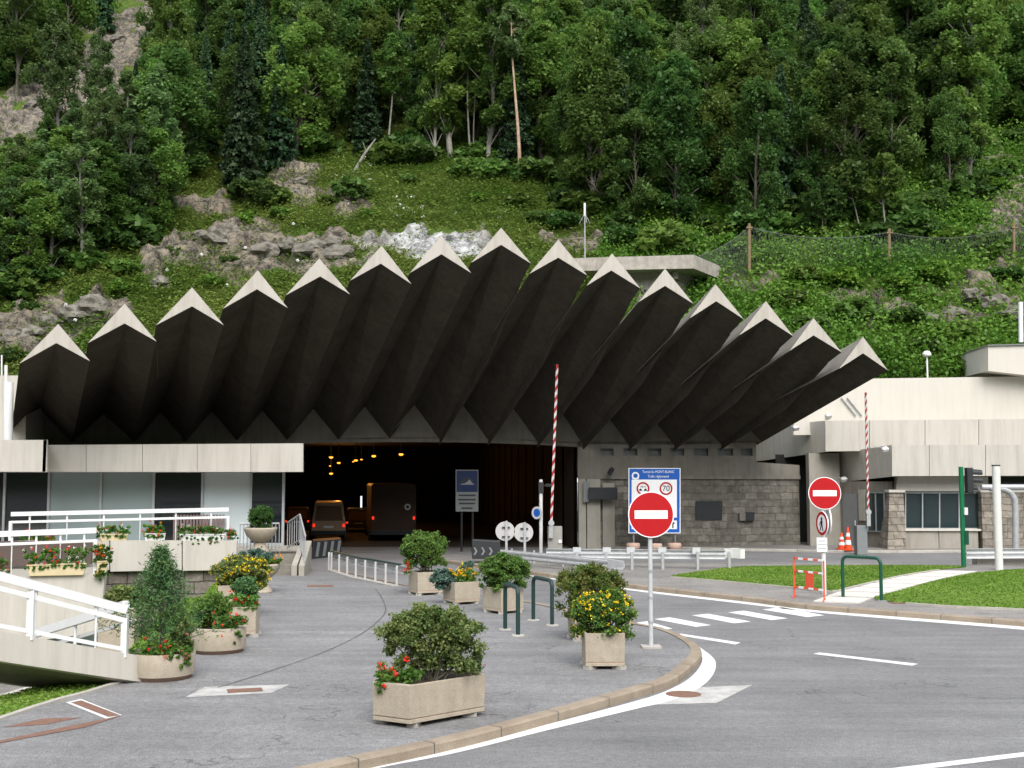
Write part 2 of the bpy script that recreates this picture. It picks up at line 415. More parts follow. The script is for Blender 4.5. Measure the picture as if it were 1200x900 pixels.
def leaf_arrays(cen, size, rg, aspect=1.6, up=.3, jit=.35, nrm=None):
    n = len(cen)
    nn = rg.normal(size=(n, 3))
    if nrm is not None: nn = nn * .8 + nrm
    nn[:, 2] = np.abs(nn[:, 2]) + up
    nn /= np.linalg.norm(nn, axis=1)[:, None]
    t = rg.normal(size=(n, 3)); a = np.cross(nn, t); a /= (np.linalg.norm(a, axis=1)[:, None] + 1e-9); b = np.cross(nn, a)
    sz = (np.asarray(size) * (1 + jit * rg.uniform(-1, 1, n)))[:, None] * .5
    a = a * sz * aspect; b = b * sz
    v = np.stack([cen - a, cen + b * 1.0 + nn * sz * .15, cen + a, cen - b * 1.0 + nn * sz * .15], 1).reshape(-1, 3)
    return v
def leaf_object(name, cen, size, material, parent=None, seed=0, rnd=None, world=True, vj=.25, **kw):
    rg = np.random.default_rng(seed)
    cen = np.asarray(cen, float)
    v = leaf_arrays(cen, size, rg, **kw)
    n = len(cen)
    me = bpy.data.meshes.new(name)
    me.vertices.add(4 * n); me.vertices.foreach_set('co', v.astype(np.float32).ravel())
    me.loops.add(4 * n); me.loops.foreach_set('vertex_index', np.arange(4 * n, dtype=np.int32))
    me.polygons.add(n); me.polygons.foreach_set('loop_start', np.arange(0, 4 * n, 4, dtype=np.int32))
    at = me.attributes.new('rnd', 'FLOAT', 'FACE')
    rr = rg.uniform(0, 1, n) if rnd is None else np.clip(rnd + rg.uniform(-vj, vj, n), 0, 1)
    at.data.foreach_set('value', rr.astype(np.float32))
    me.materials.append(MATS[material]); me.update(); me.validate()
    return link_mesh(name, me, parent, world and parent is not None)

def clump_points(rg, centers, radii, per, shell=.55):
    out = []; rn = []
    for c, r in zip(centers, radii):
        d = rg.normal(size=(per, 3)); d /= np.linalg.norm(d, axis=1)[:, None]
        q = r * (shell + (1 - shell) * rg.uniform(0, 1, per)) * rg.uniform(.55, 1.05, per)
        out.append(np.asarray(c) + d * q[:, None] * np.array([1, 1, .85])); rn.append(np.full(per, rg.uniform(.1, .9)))
    return np.concatenate(out), np.concatenate(rn)

def copy_tree(root, name=None):
    c = root.copy(); COL.objects.link(c)
    for ch in root.children:
        d = ch.copy(); COL.objects.link(d); d.parent = c
        for g in ch.children:
            e = g.copy(); COL.objects.link(e); e.parent = d
    return c

def text_mesh(txt, size, loc, name, material, parent, extrude=.003, align='CENTER', scale_x=1.0):
    cu = bpy.data.curves.new(name, 'FONT'); cu.body = txt; cu.size = size; cu.align_x = align; cu.align_y = 'CENTER'; cu.extrude = extrude
    to = bpy.data.objects.new('tmp', cu); COL.objects.link(to)
    me = bpy.data.meshes.new_from_object(to)
    bpy.data.objects.remove(to); bpy.data.curves.remove(cu)
    me.transform(Matrix.Translation(loc) @ Matrix.Rotation(R(90), 4, 'X') @ Matrix.Scale(scale_x, 4, (1, 0, 0)))
    me.materials.clear(); me.materials.append(MATS[material])
    me.name = name
    return link_mesh(name, me, parent, True)

# ------------------------------------------------------------------ ground
pave_px = [(-260, 1060), (100, 960), (270, 917), (380, 893), (523, 863), (640, 833), (730, 808), (765, 798), (782, 790), (796, 779), (806, 770), (809.5, 763), (805, 755), (791, 746), (775, 739), (755, 734), (720, 728), (667, 717), (617, 706), (560, 698), (500, 690), (478, 687), (440, 679), (400, 670), (384, 667)]
right_edge = smooth_poly([G(x, y, PZ) for x, y in pave_px], .35)
left_px = [(362, 664.5), (300, 668), (288, 690), (262, 716), (216, 764), (143, 800), (70, 821), (0, 844), (-200, 915), (-420, 1010)]
left_edge = [G(x, y, PZ).xy for x, y in left_px]
pave = flat_poly('pavement', [(p.x, p.y) for p in right_edge] + [(p.x, p.y) for p in left_edge], PZ, 'asphalt_pave', .3)

pit_hole = [(-60, 11), (left_edge[-1].x - .3, 11)] + [(p.x + .05, p.y) for p in left_edge[::-1][:-1]] + [(-9.2, 42.0), (-60, 42.0)]
flat_poly('road', [(-700, -400), (700, -400), (700, 900), (-700, 900)], 0, 'asphalt_road', hole=[Vector(p) for p in pit_hole])
# pit: floor and grass bank
flat_poly('lower_yard', [(-60, 11), (-5.5, 11), (-5.5, 42), (-60, 42)], -2.3, 'asphalt_island')
def strip_mesh(name, rows, material, kind='structure'):
    mb = MB(); n = len(rows[0])
    vs = [p for r in rows for p in r]; fs = []
    for i in range(len(rows) - 1):
        for k in range(n - 1): fs.append((i * n + k, i * n + k + 1, (i + 1) * n + k + 1, (i + 1) * n + k))
    mb.add(vs, fs, True)
    o = mb.build(name, material)
    if kind: o['kind'] = kind
    return o
bank = smooth_poly([p for p in left_edge[1:]], .6)
def bank_pt(p, w):
    k = max(0.0, 1 - abs(p.y - 27.5) / 5.5)
    prof = [(0.06, PZ - .03), (.35, PZ - .02 + .30 * k), (.8, PZ - .06 + .48 * k), (1.3, -.15 + .35 * k), (1.9, -1.1 + .2 * k), (2.7, -2.32)]
    if p.y < 21: prof = [(0.06, PZ - .02), (.6, PZ - .02), (1.2, PZ - .05), (1.7, -.12), (2.2, -1.1), (2.9, -2.32)]
    d, z = prof[w]
    return Vector((p.x - d, p.y, z + .04 * noise.noise(Vector((p.x * 2, p.y * 2, w)))))
mat('turf', (.12, .205, .032), .95, spec=.05, noise_amt=.7, noise_scale=1.6, col2=(.135, .20, .045), fine=.5, bump=.6, bump_scale=50)
bank_rows = [[bank_pt(p, w) for w in range(6)] for p in bank]
strip_mesh('grass_bank', bank_rows, 'turf')
# pale kerb along that bank
mb = MB()
for a, b in zip(bank[:-1], bank[1:]):
    if a.y < 21.0:
        mb.beam((a.x - .03, a.y, PZ - .06), (b.x - .03, b.y, PZ - .06), .10, .18)
mb.build('kerb_edging', 'kerb_pale')['kind'] = 'structure'

def kerb_run(name, line, w, top, material, seglen=1.0, side=1):
    mb = MB(); acc = 0
    pts = [Vector((p[0], p[1])) for p in line]
    nr = []
    for i in range(len(pts)):
        d = (pts[min(i + 1, len(pts) - 1)] - pts[max(i - 1, 0)]).normalized(); nr.append(Vector((d.y, -d.x)) * side)
    rows = []
    for p, n in zip(pts, nr):
        o = p + n * w
        rows.append([(p.x, p.y, top), (o.x - n.x * .025, o.y - n.y * .025, top), (o.x, o.y, top - .025), (o.x, o.y, -.02)])
    vs = [q for r in rows for q in r]; fs = []
    for i in range(len(rows) - 1):
        for k in range(3): fs.append((i * 4 + k, i * 4 + k + 1, i * 4 + 5 + k, i * 4 + 4 + k))
    mb.add(vs, fs)
    # joints
    acc = 0
    for i in range(1, len(pts)):
        acc += (pts[i] - pts[i - 1]).length
        if acc > seglen:
            acc = 0; p, n = pts[i], nr[i]; d = Vector((-n.y, n.x)); o = p + n * (w + .003)
            mb.mi = 1
            mb.add([(p.x - d.x * .008, p.y - d.y * .008, top + .003), (o.x - d.x * .008, o.y - d.y * .008, top + .003), (o.x + d.x * .008, o.y + d.y * .008, top + .003), (p.x + d.x * .008, p.y + d.y * .008, top + .003)], [(0, 1, 2, 3)])
            mb.add([(o.x - d.x * .008, o.y - d.y * .008, top), (o.x + d.x * .008, o.y + d.y * .008, top), (o.x + d.x * .008, o.y + d.y * .008, 0), (o.x - d.x * .008, o.y - d.y * .008, 0)], [(0, 1, 2, 3)])
            mb.mi = 0
    o = mb.build(name, [material, 'tar']); o['kind'] = 'structure'
    return o
kerb_run('kerb', right_edge, .2, PZ + .012, 'kerb_stone', 1.0, 1)

# traffic island
isl_near = [(500, 652), (560, 661), (630, 670), (737, 684), (875, 699), (950, 708), (1054, 716), (1200, 727), (1420, 746), (1700, 775)]
isl_far = [(1700, 672), (1420, 667), (1200, 664), (1140, 662), (960, 661), (860, 660), (720, 659), (640, 657), (560, 653), (505, 650)]
in_near = smooth_poly([G(x, y, PZ) for x, y in isl_near], .5)
in_far = [G(x, y, PZ).xy for x, y in isl_far]
flat_poly('traffic_island', [(p.x, p.y) for p in in_near] + [(p.x, p.y) for p in in_far], PZ, 'asphalt_island', .3)
kerb_run('kerb', in_near, .2, PZ + .012, 'kerb_stone', 1.0, 1)
kerb_run('kerb', in_far, .15, PZ + .01, 'kerb_pale', 1.0, 1)

def lawn(px, bulge, seed, n):
    poly = smooth_poly([G(x, y, PZ) for x, y in px], .4, True)
    bm = bmesh.new()
    vs = [bm.verts.new((p.x, p.y, PZ + .01)) for p in poly]
    for i in range(len(vs)): bm.edges.new((vs[i], vs[(i + 1) % len(vs)]))
    bmesh.ops.triangle_fill(bm, use_beauty=True, edges=bm.edges[:])
    for _ in range(3): bmesh.ops.subdivide_edges(bm, edges=[e for e in bm.edges if e.calc_length() > .7], cuts=1)
    bmesh.ops.triangulate(bm, faces=bm.faces)
    bound = [Vector((p.x, p.y)) for p in poly]
    def dist(q):
        m = 1e9
        for i in range(len(bound)):
            a, b = bound[i], bound[(i + 1) % len(bound)]; ab = b - a
            t = max(0, min(1, (q - a).dot(ab) / max(ab.length_squared, 1e-9))); m = min(m, (q - a - ab * t).length)
        return m
    for v in bm.verts:
        d = dist(v.co.xy); v.co.z = PZ + .012 + bulge * (1 - math.exp(-d / 1.6)) + (.02 * noise.noise(v.co * .9) if d > .05 else 0)
    bmesh.ops.recalc_face_normals(bm, faces=bm.faces)
    if sum(f.normal.z for f in bm.faces) < 0: bmesh.ops.reverse_faces(bm, faces=bm.faces[:])
    me = bpy.data.meshes.new('lawn'); bm.to_mesh(me)
    for f in me.polygons: f.use_smooth = True
    me.materials.append(MATS['turf'])
    o = link_mesh('lawn', me); o['kind'] = 'structure'
    rg = np.random.default_rng(seed); pts = []
    fs = [f for f in bm.faces]; ar = np.array([f.calc_area() for f in fs]); ar /= ar.sum()
    for k in rg.choice(len(fs), n, p=ar):
        a, b, c = [np.array(v.co) for v in fs[k].verts[:3]]
        u, w = rg.uniform(0, 1, 2)
        if u + w > 1: u, w = 1 - u, 1 - w
        pts.append(a + (b - a) * u + (c - a) * w + np.array([0, 0, .018]))
    bm.free()
    return o, np.array(pts)
l1, g1 = lawn([(786, 676.5), (830, 669), (870, 665), (980, 663.5), (1080, 663.5), (1132, 664.5), (1100, 668), (1062, 674), (1030, 681), (1000, 688), (974, 693.5), (930, 689), (880, 684.5), (830, 680)], .10, 1, 34000)
l2, g2 = lawn([(1024, 702), (1050, 694), (1080, 685.5), (1115, 677), (1150, 671.5), (1200, 669), (1300, 669), (1420, 672), (1600, 690), (1420, 733), (1300, 722), (1200, 715), (1120, 711.5), (1065, 707.5)], .28, 2, 46000)
bpts = []
rgb = np.random.default_rng(5)
for i in range(len(bank_rows) - 1):
    for w in range(5):
        a, b, c, d = bank_rows[i][w], bank_rows[i][w + 1], bank_rows[i + 1][w], bank_rows[i + 1][w + 1]
        k = 130 if w < 3 else 40
        for _ in range(k):
            u, t = rgb.uniform(0, 1, 2)
            q = (a * (1 - u) + b * u) * (1 - t) + (c * (1 - u) + d * u) * t
            bpts.append((q.x, q.y, q.z + .02))
gp = np.concatenate([g1, g2, np.array(bpts)])
grn = np.array([.5 + .75 * noise.noise(Vector((q[0] * .5, q[1] * .5, 2))) + .4 * noise.noise(Vector((q[0] * 2.1, q[1] * 2.1, 7))) for q in gp])
gr = leaf_object('grass', gp, .045, 'grass', None, 9, rnd=grn, aspect=1.0, up=.5)
gr['kind'] = 'stuff'; gr['label'] = 'short mown green grass of the island lawns and bank'
# edging of the lawns
for px in ([(786, 677.5), (830, 681), (880, 685.5), (930, 690), (974, 694.5), (1000, 689), (1030, 682), (1062, 675), (1100, 669)], [(1062, 708.5), (1120, 712.5), (1200, 716), (1300, 723), (1420, 734)]):
    mb = MB(); ln = smooth_poly([G(x, y, PZ) for x, y in px], .5)
    for a, b in zip(ln[:-1], ln[1:]): mb.beam((a.x, a.y, PZ + .02), (b.x, b.y, PZ + .02), .09, .07)
    mb.build('lawn_edging', 'kerb_pale')['kind'] = 'structure'
# paved footpath across the island
fa = [(952, 706), (978, 696), (1005, 689), (1036, 681), (1068, 674.5), (1106, 669)]
fb = [(1006, 708), (1024, 701), (1050, 693), (1080, 684.5), (1115, 676), (1146, 670)]
mb = MB(); A = smooth_poly([G(x, y, PZ) for x, y in fa], .3); B = smooth_poly([G(x, y, PZ) for x, y in fb], .3)
def resamp(L, n):
    d = [0]
    for a, b in zip(L[:-1], L[1:]): d.append(d[-1] + (b - a).length)
    out = []
    for k in range(n):
        t = d[-1] * k / (n - 1); i = max(j for j in range(len(d)) if d[j] <= t + 1e-9); i = min(i, len(L) - 2)
        f = (t - d[i]) / max(d[i + 1] - d[i], 1e-9); out.append(L[i].lerp(L[i + 1], f))
    return out
A = resamp(A, 9); B = resamp(B, 9)
for i in range(8):
    g = .09
    a0, a1, b0, b1 = A[i].lerp(A[i + 1], g), A[i].lerp(A[i + 1], 1 - g), B[i].lerp(B[i + 1], g), B[i].lerp(B[i + 1], 1 - g)
    mb.prism([(q.x, q.y, PZ + .03) for q in (a0, a1, b1, b0)], (0, 0, -.03))
mb.build('footpath', 'slab')['kind'] = 'structure'

# road markings (sheets a few mm above the road)
def marking(px, z=.004, material='paint', name='road_marking'):
    mb = MB(); mb.add([G(x, y, z) for x, y in px], [tuple(range(len(px)))])
    o = mb.build(name, material); o['kind'] = 'structure'
    return o
def two_line(inner, outer, z=.004, material='paint'):
    a = smooth_poly([G(x, y, z) for x, y in inner], .3); b = smooth_poly([G(x, y, z) for x, y in outer], .3)
    n = 60; a = resamp(a, n); b = resamp(b, n)
    rows = [[(p.x, p.y, z), (q.x, q.y, z)] for p, q in zip(a, b)]
    return strip_mesh('road_marking', rows, material)
two_line([(150, 966), (300, 928), (410, 901), (527, 877.5), (633, 851), (747, 821), (780, 810), (805, 797), (819, 783), (823, 771), (816, 759), (800, 748)],
         [(170, 970), (330, 929), (436, 901.5), (533, 882.5), (640, 856), (752, 829), (786, 821), (818, 807), (834, 793), (839, 779), (833, 768), (806, 749)])
two_line([(540, 661.3), (630, 674), (737, 688.3), (875, 704), (950, 713), (1054, 721.5), (1200, 733), (1420, 753)], [(540, 663), (630, 676.4), (737, 691.6), (875, 708), (950, 717), (1054, 726), (1200, 738), (1420, 759)])
two_line([(600, 705.5), (617, 709), (667, 720), (720, 732), (745, 736)], [(600, 707), (617, 710.5), (667, 721.8), (720, 734), (745, 738.2)])
C2 = lambda L: [(x / 2.4 + 700, y / 2.4 + 640) for x, y in L]
for q in ([(110, 215), (140, 211), (212, 232), (170, 237)], [(160, 205), (203, 200), (320, 222), (278, 227)], [(265, 194.5), (312, 190), (432, 212), (385, 217)], [(367, 186), (412, 181.5), (536, 203), (490, 208)], [(464, 178), (520, 172), (639, 194.5), (590, 199.5)],
          [(218, 249), (234, 246), (403, 271), (388, 276.5)], [(607, 303), (625, 299), (902, 331), (885, 336)], [(815, 626), (1260, 572), (1260, 584), (830, 638)]):
    marking(C2(q))
marking(C2([(136, 446), (290, 397), (436, 390), (335, 441)]), .0035, 'paint_worn')
marking([(217, 817), (240, 805), (340, 802), (317, 812)], PZ + .004, 'paint_worn')
marking([(77, 823), (95, 819), (143, 838), (124, 842)], PZ + .004, 'paint')
marking([(83, 823), (95, 820.5), (141, 838), (127, 840)], PZ + .008, 'rust')
marking([(4, 852), (50, 842), (96, 840.5), (52, 849)], PZ + .004, 'rust')
marking([(-20, 872), (60, 855), (143, 838.3), (100, 852), (0, 870.5)], PZ + .0065, 'rust')
marking([(360, 685.5), (390, 685.5), (391, 687.6), (360, 687.6)], PZ + .004, 'rust')
for nm, px, z, lab, size in (('manhole_cover', (801, 813.5), .004, 'rusty round manhole cover in a pale worn patch beside the rounded kerb', .27), ('drain_cover', (287, 809), PZ + .008, 'rusty drain cover inside the pale diamond patch on the plaza', .30), ('drain_cover', (1057, 706.5), PZ + .004, 'orange rusty drain cover on the island beside the green hoop', .36)):
    c = G(*px, z); mb = MB()
    if nm == 'manhole_cover': mb.disc((c.x, c.y, z + .006), size, (0, .0001, 1), .006, 28)
    else: mb.box((c.x, c.y, z + .004), (size * 1.7, size * .9, .008), .3)
    tag(mb.build(nm, 'rust'), lab, 'manhole cover' if nm == 'manhole_cover' else 'drain cover')
# tar seam on the plaza
seam = smooth_poly([G(x, y, PZ) for x, y in [(440, 690), (447, 700), (452, 715), (443, 728), (420, 745), (385, 762), (345, 777), (300, 792), (255, 806)]], .25)
mb = MB()
for i, (a, b) in enumerate(zip(seam[:-1], seam[1:])):
    d = (b - a).normalized(); n = Vector((d.y, -d.x)); w0 = .008 + .012 * random.random(); w = .008 + .012 * random.random()
    mb.add([(a.x - n.x * w0, a.y - n.y * w0, PZ + .004), (a.x + n.x * w0, a.y + n.y * w0, PZ + .004), (b.x + n.x * w, b.y + n.y * w, PZ + .004), (b.x - n.x * w, b.y - n.y * w, PZ + .004)], [(0, 1, 2, 3)])
mb.build('road_seam', 'tar')['kind'] = 'structure'
# far kerb/pavement at the foot of the portal and the service building
mb = MB()
fk = [G(680, 643.5), G(780, 643), G(870, 645.5), G(935, 646.5), G(960, 647.5), G(1050, 648), G(1140, 647), G(1420, 651)]
mb.prism([(p.x, p.y, .10) for p in fk] + [(26, 72, .10), (3.2, 72, .10)], (0, 0, -.15))
mb.build('pavement', 'asphalt_island')['kind'] = 'structure'
kerb_run('kerb', [p.xy for p in fk], .16, .11, 'kerb_pale', 1.2, 1)

# ------------------------------------------------------------------ hillside
def hill_z(x, y):
    s = y - 58
    z = 6.4 + (.75 * s if s < 22 else 16.5 + .66 * (s - 22))
    z += 1.1 * noise.noise(Vector((x * .06, y * .06, 1))) + .5 * noise.noise(Vector((x * .17, y * .17, 5))) + .22 * noise.noise(Vector((x * .5, y * .5, 9)))
    if s < 6: z = min(z, 6.6 + .9 * s)
    return z
def hill_hit(px, py, y0=60.3):
    d = ray(px, py); t = y0 / d.y
    for _ in range(3000):
        p = Vector((0, 0, H)) + d * t
        if p.z <= hill_z(p.x, p.y): return p
        t += .08
    return None
rocks = [(60, 372, 62, 26, 0), (20, 398, 45, 22, 0), (122, 368, 30, 22, 0), (245, 300, 62, 30, 0), (300, 288, 62, 28, 0), (372, 300, 48, 24, 0), (230, 240, 45, 14, 0), (350, 215, 30, 18, 0), (183, 312, 16, 34, 0), (410, 240, 22, 12, 0),
         (500, 286, 52, 28, 1), (562, 282, 28, 20, .5), (440, 292, 26, 20, .35), (1080, 372, 60, 20, 0), (1150, 350, 65, 26, 0), (1010, 352, 40, 14, 0), (1180, 240, 26, 60, 0), (880, 338, 30, 12, 0), (900, 285, 70, 10, 0), (690, 285, 50, 12, 0),
         (15, 138, 44, 28, .05), (45, 120, 40, 27, .05), (75, 103, 44, 30, .05), (105, 80, 42, 32, .05), (135, 52, 42, 30, .05), (165, 22, 30, 18, .05), (195, 0, 28, 14, .05)]
def rock_mask(p):
    x, y = proj(p); m = w = 0.0
    n = noise.fractal(Vector((p[0] * .35, p[1] * .35, p[2] * .5)), 1, 2, 4)
    for cx, cy, rx, ry, wh in rocks:
        d = ((x - cx) / rx) ** 2 + ((y - cy) / ry) ** 2
        k = 1.5 - d + n * 1.5
        if k > m: m = k
        if wh and k > .2: w = max(w, wh * min(1, k * 1.5))
    return max(0, min(1, m * 1.4)), w
xs = np.concatenate([np.arange(-95, -44, 1.5), np.arange(-44, 44, .34), np.arange(44, 96, 1.5)])
ys = np.concatenate([np.arange(60.2, 88, .34), np.arange(88, 132, .7), np.arange(132, 190, 2.5)])
V = []; RM = []; WM = []
for yy in ys:
    for xx in xs:
        z = hill_z(xx, yy); p = (xx, yy, z)
        m, w = rock_mask(p) if yy < 135 else (0, 0)
        if m > .05:
            q = Vector((xx * .75, yy * .75, z * .5))
            dd, pp = noise.voronoi(q); blk = noise.cell(Vector((pp[0].x * 9.1, pp[0].y * 7.3, pp[0].z * 3.7)))
            z += m * (1 - .75 * w) * (.8 * blk + .35 * noise.fractal(q * 1.5, 1, 2, 4) + .15 - .5 * max(0, .12 - (dd[1] - dd[0])) * 4)
        if 8 < xx < 20 and yy < 64: z = -.6
        V.append((xx, yy, z)); RM.append(m); WM.append(w)
nx, ny = len(xs), len(ys)
Fc = [(j * nx + i, j * nx + i + 1, (j + 1) * nx + i + 1, (j + 1) * nx + i) for j in range(ny - 1) for i in range(nx - 1)]
base = len(V)
for i in range(nx): V.append((xs[i], 60.2, -.5)); RM.append(0); WM.append(0)
Fc += [(i, base + i, base + i + 1, i + 1) for i in range(nx - 1) if not (-14 < xs[i] < 6)]
me = bpy.data.meshes.new('hillside'); me.from_pydata(V, [], Fc)
for nm, dat in (('rock', RM), ('white', WM)):
    a = me.attributes.new(nm, 'FLOAT', 'POINT'); a.data.foreach_set('value', np.array(dat, np.float32))
m = bpy.data.materials.new('hill_ground'); m.use_nodes = True
nt = m.node_tree; N = nt.nodes; L = nt.links; b = N['Principled BSDF']; b.inputs['Roughness'].default_value = .95; b.inputs['Specular IOR Level'].default_value = .08
g = N.new('ShaderNodeNewGeometry')
def tn(scale, det=6, rough=.65):
    n = N.new('ShaderNodeTexNoise'); n.inputs['Scale'].default_value = scale; n.inputs['Detail'].default_value = det; n.inputs['Roughness'].default_value = rough; L.new(g.outputs['Position'], n.inputs['Vector']); return n
def rampn(sock, stops):
    r = N.new('ShaderNodeValToRGB'); e = r.color_ramp.elements
    e[0].position, e[0].color = stops[0][0], (*stops[0][1], 1); e[1].position, e[1].color = stops[-1][0], (*stops[-1][1], 1)
    for p_, c_ in stops[1:-1]:
        k = e.new(p_); k.color = (*c_, 1)
    L.new(sock, r.inputs[0]); return r.outputs[0]
def mixn(f, a, c):
    k = N.new('ShaderNodeMix'); k.data_type = 'RGBA'; L.new(f, k.inputs[0]); L.new(a, k.inputs[6]); L.new(c, k.inputs[7]); return k.outputs[2]
gc = rampn(tn(.9).outputs['Fac'], [(.3, (.045, .07, .016)), (.45, (.075, .12, .022)), (.58, (.10, .14, .03)), (.7, (.085, .062, .03))])
rc = rampn(tn(1.6, 9, .78).outputs['Fac'], [(.32, (.02, .017, .014)), (.43, (.095, .085, .07)), (.52, (.21, .183, .145)), (.60, (.28, .23, .16)), (.70, (.36, .335, .29))])
wc = rampn(tn(1.1, 8, .7).outputs['Fac'], [(.36, (.12, .12, .12)), (.46, (.38, .38, .37)), (.6, (.62, .62, .60))])
ra = N.new('ShaderNodeAttribute'); ra.attribute_name = 'rock'; wa = N.new('ShaderNodeAttribute'); wa.attribute_name = 'white'
vo = N.new('ShaderNodeTexVoronoi'); vo.feature = 'DISTANCE_TO_EDGE'; vo.inputs['Scale'].default_value = .6
vm = N.new('ShaderNodeMapping'); vm.inputs['Scale'].default_value = (1.3, 1.0, .6); vm.inputs['Rotation'].default_value = (.3, .2, .1); L.new(g.outputs['Position'], vm.inputs[0])
vd = N.new('ShaderNodeMix'); vd.data_type = 'VECTOR'; vd.inputs[0].default_value = .45; L.new(vm.outputs[0], vd.inputs[4])
vn = N.new('ShaderNodeVectorMath'); vn.operation = 'SCALE'; vn.inputs['Scale'].default_value = 4; L.new(tn(.9, 5).outputs['Color'], vn.inputs[0]); L.new(vn.outputs[0], vd.inputs[5])
L.new(vd.outputs[1], vo.inputs['Vector'])
vr = N.new('ShaderNodeMapRange'); vr.inputs[1].default_value = 0; vr.inputs[2].default_value = .07; vr.inputs[3].default_value = .45; vr.inputs[4].default_value = 1; L.new(vo.outputs['Distance'], vr.inputs[0])
vs_ = N.new('ShaderNodeVectorMath'); vs_.operation = 'SCALE'; L.new(mixn(wa.outputs['Fac'], rc, wc), vs_.inputs[0]); L.new(vr.outputs[0], vs_.inputs['Scale'])
rk = vs_.outputs[0]
# grass grows on rock ledges
ad = N.new('ShaderNodeMath'); ad.operation = 'MULTIPLY_ADD'; L.new(tn(1.8, 5).outputs['Fac'], ad.inputs[0]); ad.inputs[1].default_value = 1.6; ad.inputs[2].default_value = -.95
sm = N.new('ShaderNodeMath'); sm.operation = 'ADD'; L.new(ra.outputs['Fac'], sm.inputs[0]); L.new(ad.outputs[0], sm.inputs[1])
mr = N.new('ShaderNodeMapRange'); mr.inputs[1].default_value = .35; mr.inputs[2].default_value = .5; L.new(sm.outputs[0], mr.inputs[0])
L.new(mixn(mr.outputs[0], gc, rk), b.inputs['Base Color'])
bp = N.new('ShaderNodeBump'); bp.inputs['Strength'].default_value = 1; bp.inputs['Distance'].default_value = .35; L.new(tn(2.2, 9, .7).outputs['Fac'], bp.inputs['Height']); L.new(bp.outputs[0], b.inputs['Normal'])
MATS['hill_ground'] = m
me.materials.append(m); me.update()
hill = link_mesh('hillside', me); hill['kind'] = 'structure'

# the valley side opposite (behind and beside the camera), unseen, added to block low sky light
mb = MB(); vs = []; fs = []; na = 72
for j, (rad, hh) in enumerate(((190, -1), (230, 35), (290, 78), (370, 128), (440, 150))):
    for k in range(na + 1):
        t = R(-20) + R(220) * k / na          # from +X through -Y to -X
        a_ = -t
        nz_ = noise.fractal(Vector((math.cos(t) * 3, math.sin(t) * 3, j * .6)), 1, 2, 5)
        vs.append((rad * math.cos(a_), rad * math.sin(a_), hh * (1 + .35 * nz_) if j else -1))
for j in range(4):
    for k in range(na): fs.append((j * (na + 1) + k, j * (na + 1) + k + 1, (j + 1) * (na + 1) + k + 1, (j + 1) * (na + 1) + k))
mb.add(vs, fs, True)
mat('far_forest', (.035, .055, .02), 1, spec=.02, noise_amt=.8, noise_scale=.08, col2=(.06, .085, .03))
mb.build('mountains', 'far_forest')['kind'] = 'structure'

# ---- low growth on the slope
def edge_y(x):
    xsE = [-400, -100, 0, 60, 110, 160, 200, 250, 330, 380, 420, 480, 550, 620, 680, 720, 850, 900, 1000, 1080, 1120, 1160, 1200, 1300, 1600]
    ysE = [360, 352, 342, 325, 300, 275, 235, 222, 238, 190, 180, 190, 196, 212, 252, 294, 292, 282, 280, 268, 244, 210, 184, 150, 90]
    return float(np.interp(x, xsE, ysE))
rg = np.random.default_rng(21)
tuft = []; tr = []; tall = []; tallr = []
N_T = 85000
for _ in range(N_T):
    y = 60.3 + (30 if rg.uniform() < .9 else 52) * rg.uniform(0, 1) ** 1.1; x = rg.uniform(-.50, .50) * y
    z = hill_z(x, y); px, py = proj((x, y, z))
    if py < edge_y(px) - 70 and (px > 210 or py < 20): continue
    mk, wv = rock_mask((x, y, z))
    if mk > .25 and rg.uniform() < .74: continue
    if wv > .2 and rg.uniform() < .8: continue
    dens = noise.noise(Vector((x * .22, y * .22, 3)))
    lush = px > 700
    k = 7 if lush else 6
    hgt = (.55 if lush else .26) * (1 + .9 * dens)
    hue = min(1, max(0, .45 + .8 * noise.noise(Vector((x * .16, y * .16, 17))) + .4 * noise.noise(Vector((x * .7, y * .7, 27)))))
    for _k in range(k):
        q = (x + rg.normal() * .22, y + rg.normal() * .22, z + abs(rg.normal()) * max(.08, hgt) + .02)
        if lush: tall.append(q); tallr.append(hue)
        else: tuft.append(q); tr.append(hue)
ug = leaf_object('undergrowth', np.array(tuft), .10, 'grass_wild', None, 3, rnd=np.array(tr), vj=.12, aspect=2.4, up=1.3)
ug['kind'] = 'stuff'; ug['label'] = 'wild grass and herbs on the rocky slope'
ug = leaf_object('undergrowth', np.array(tall), .155, 'leaf_bright', None, 4, rnd=np.array(tallr), aspect=1.4, up=.3)
ug['kind'] = 'stuff'; ug['label'] = 'lush leafy green growth on the slope below the fence'
# little white flowers
fl = []
for _ in range(260):
    px, py = rg.uniform(380, 640), rg.uniform(190, 262); p = hill_hit(px, py)
    if p and noise.noise(Vector((px * .02, py * .02, 0))) > .1: fl += [(p.x + rg.normal() * .1, p.y + rg.normal() * .1, p.z + .35 + rg.uniform(0, .2)) for _ in range(3)]
if fl:
    o = leaf_object('meadow_flowers', np.array(fl), .13, 'petal_white', None, 5, aspect=1.0, up=1.0); o['kind'] = 'stuff'; o['label'] = 'tiny white meadow flowers on the slope'

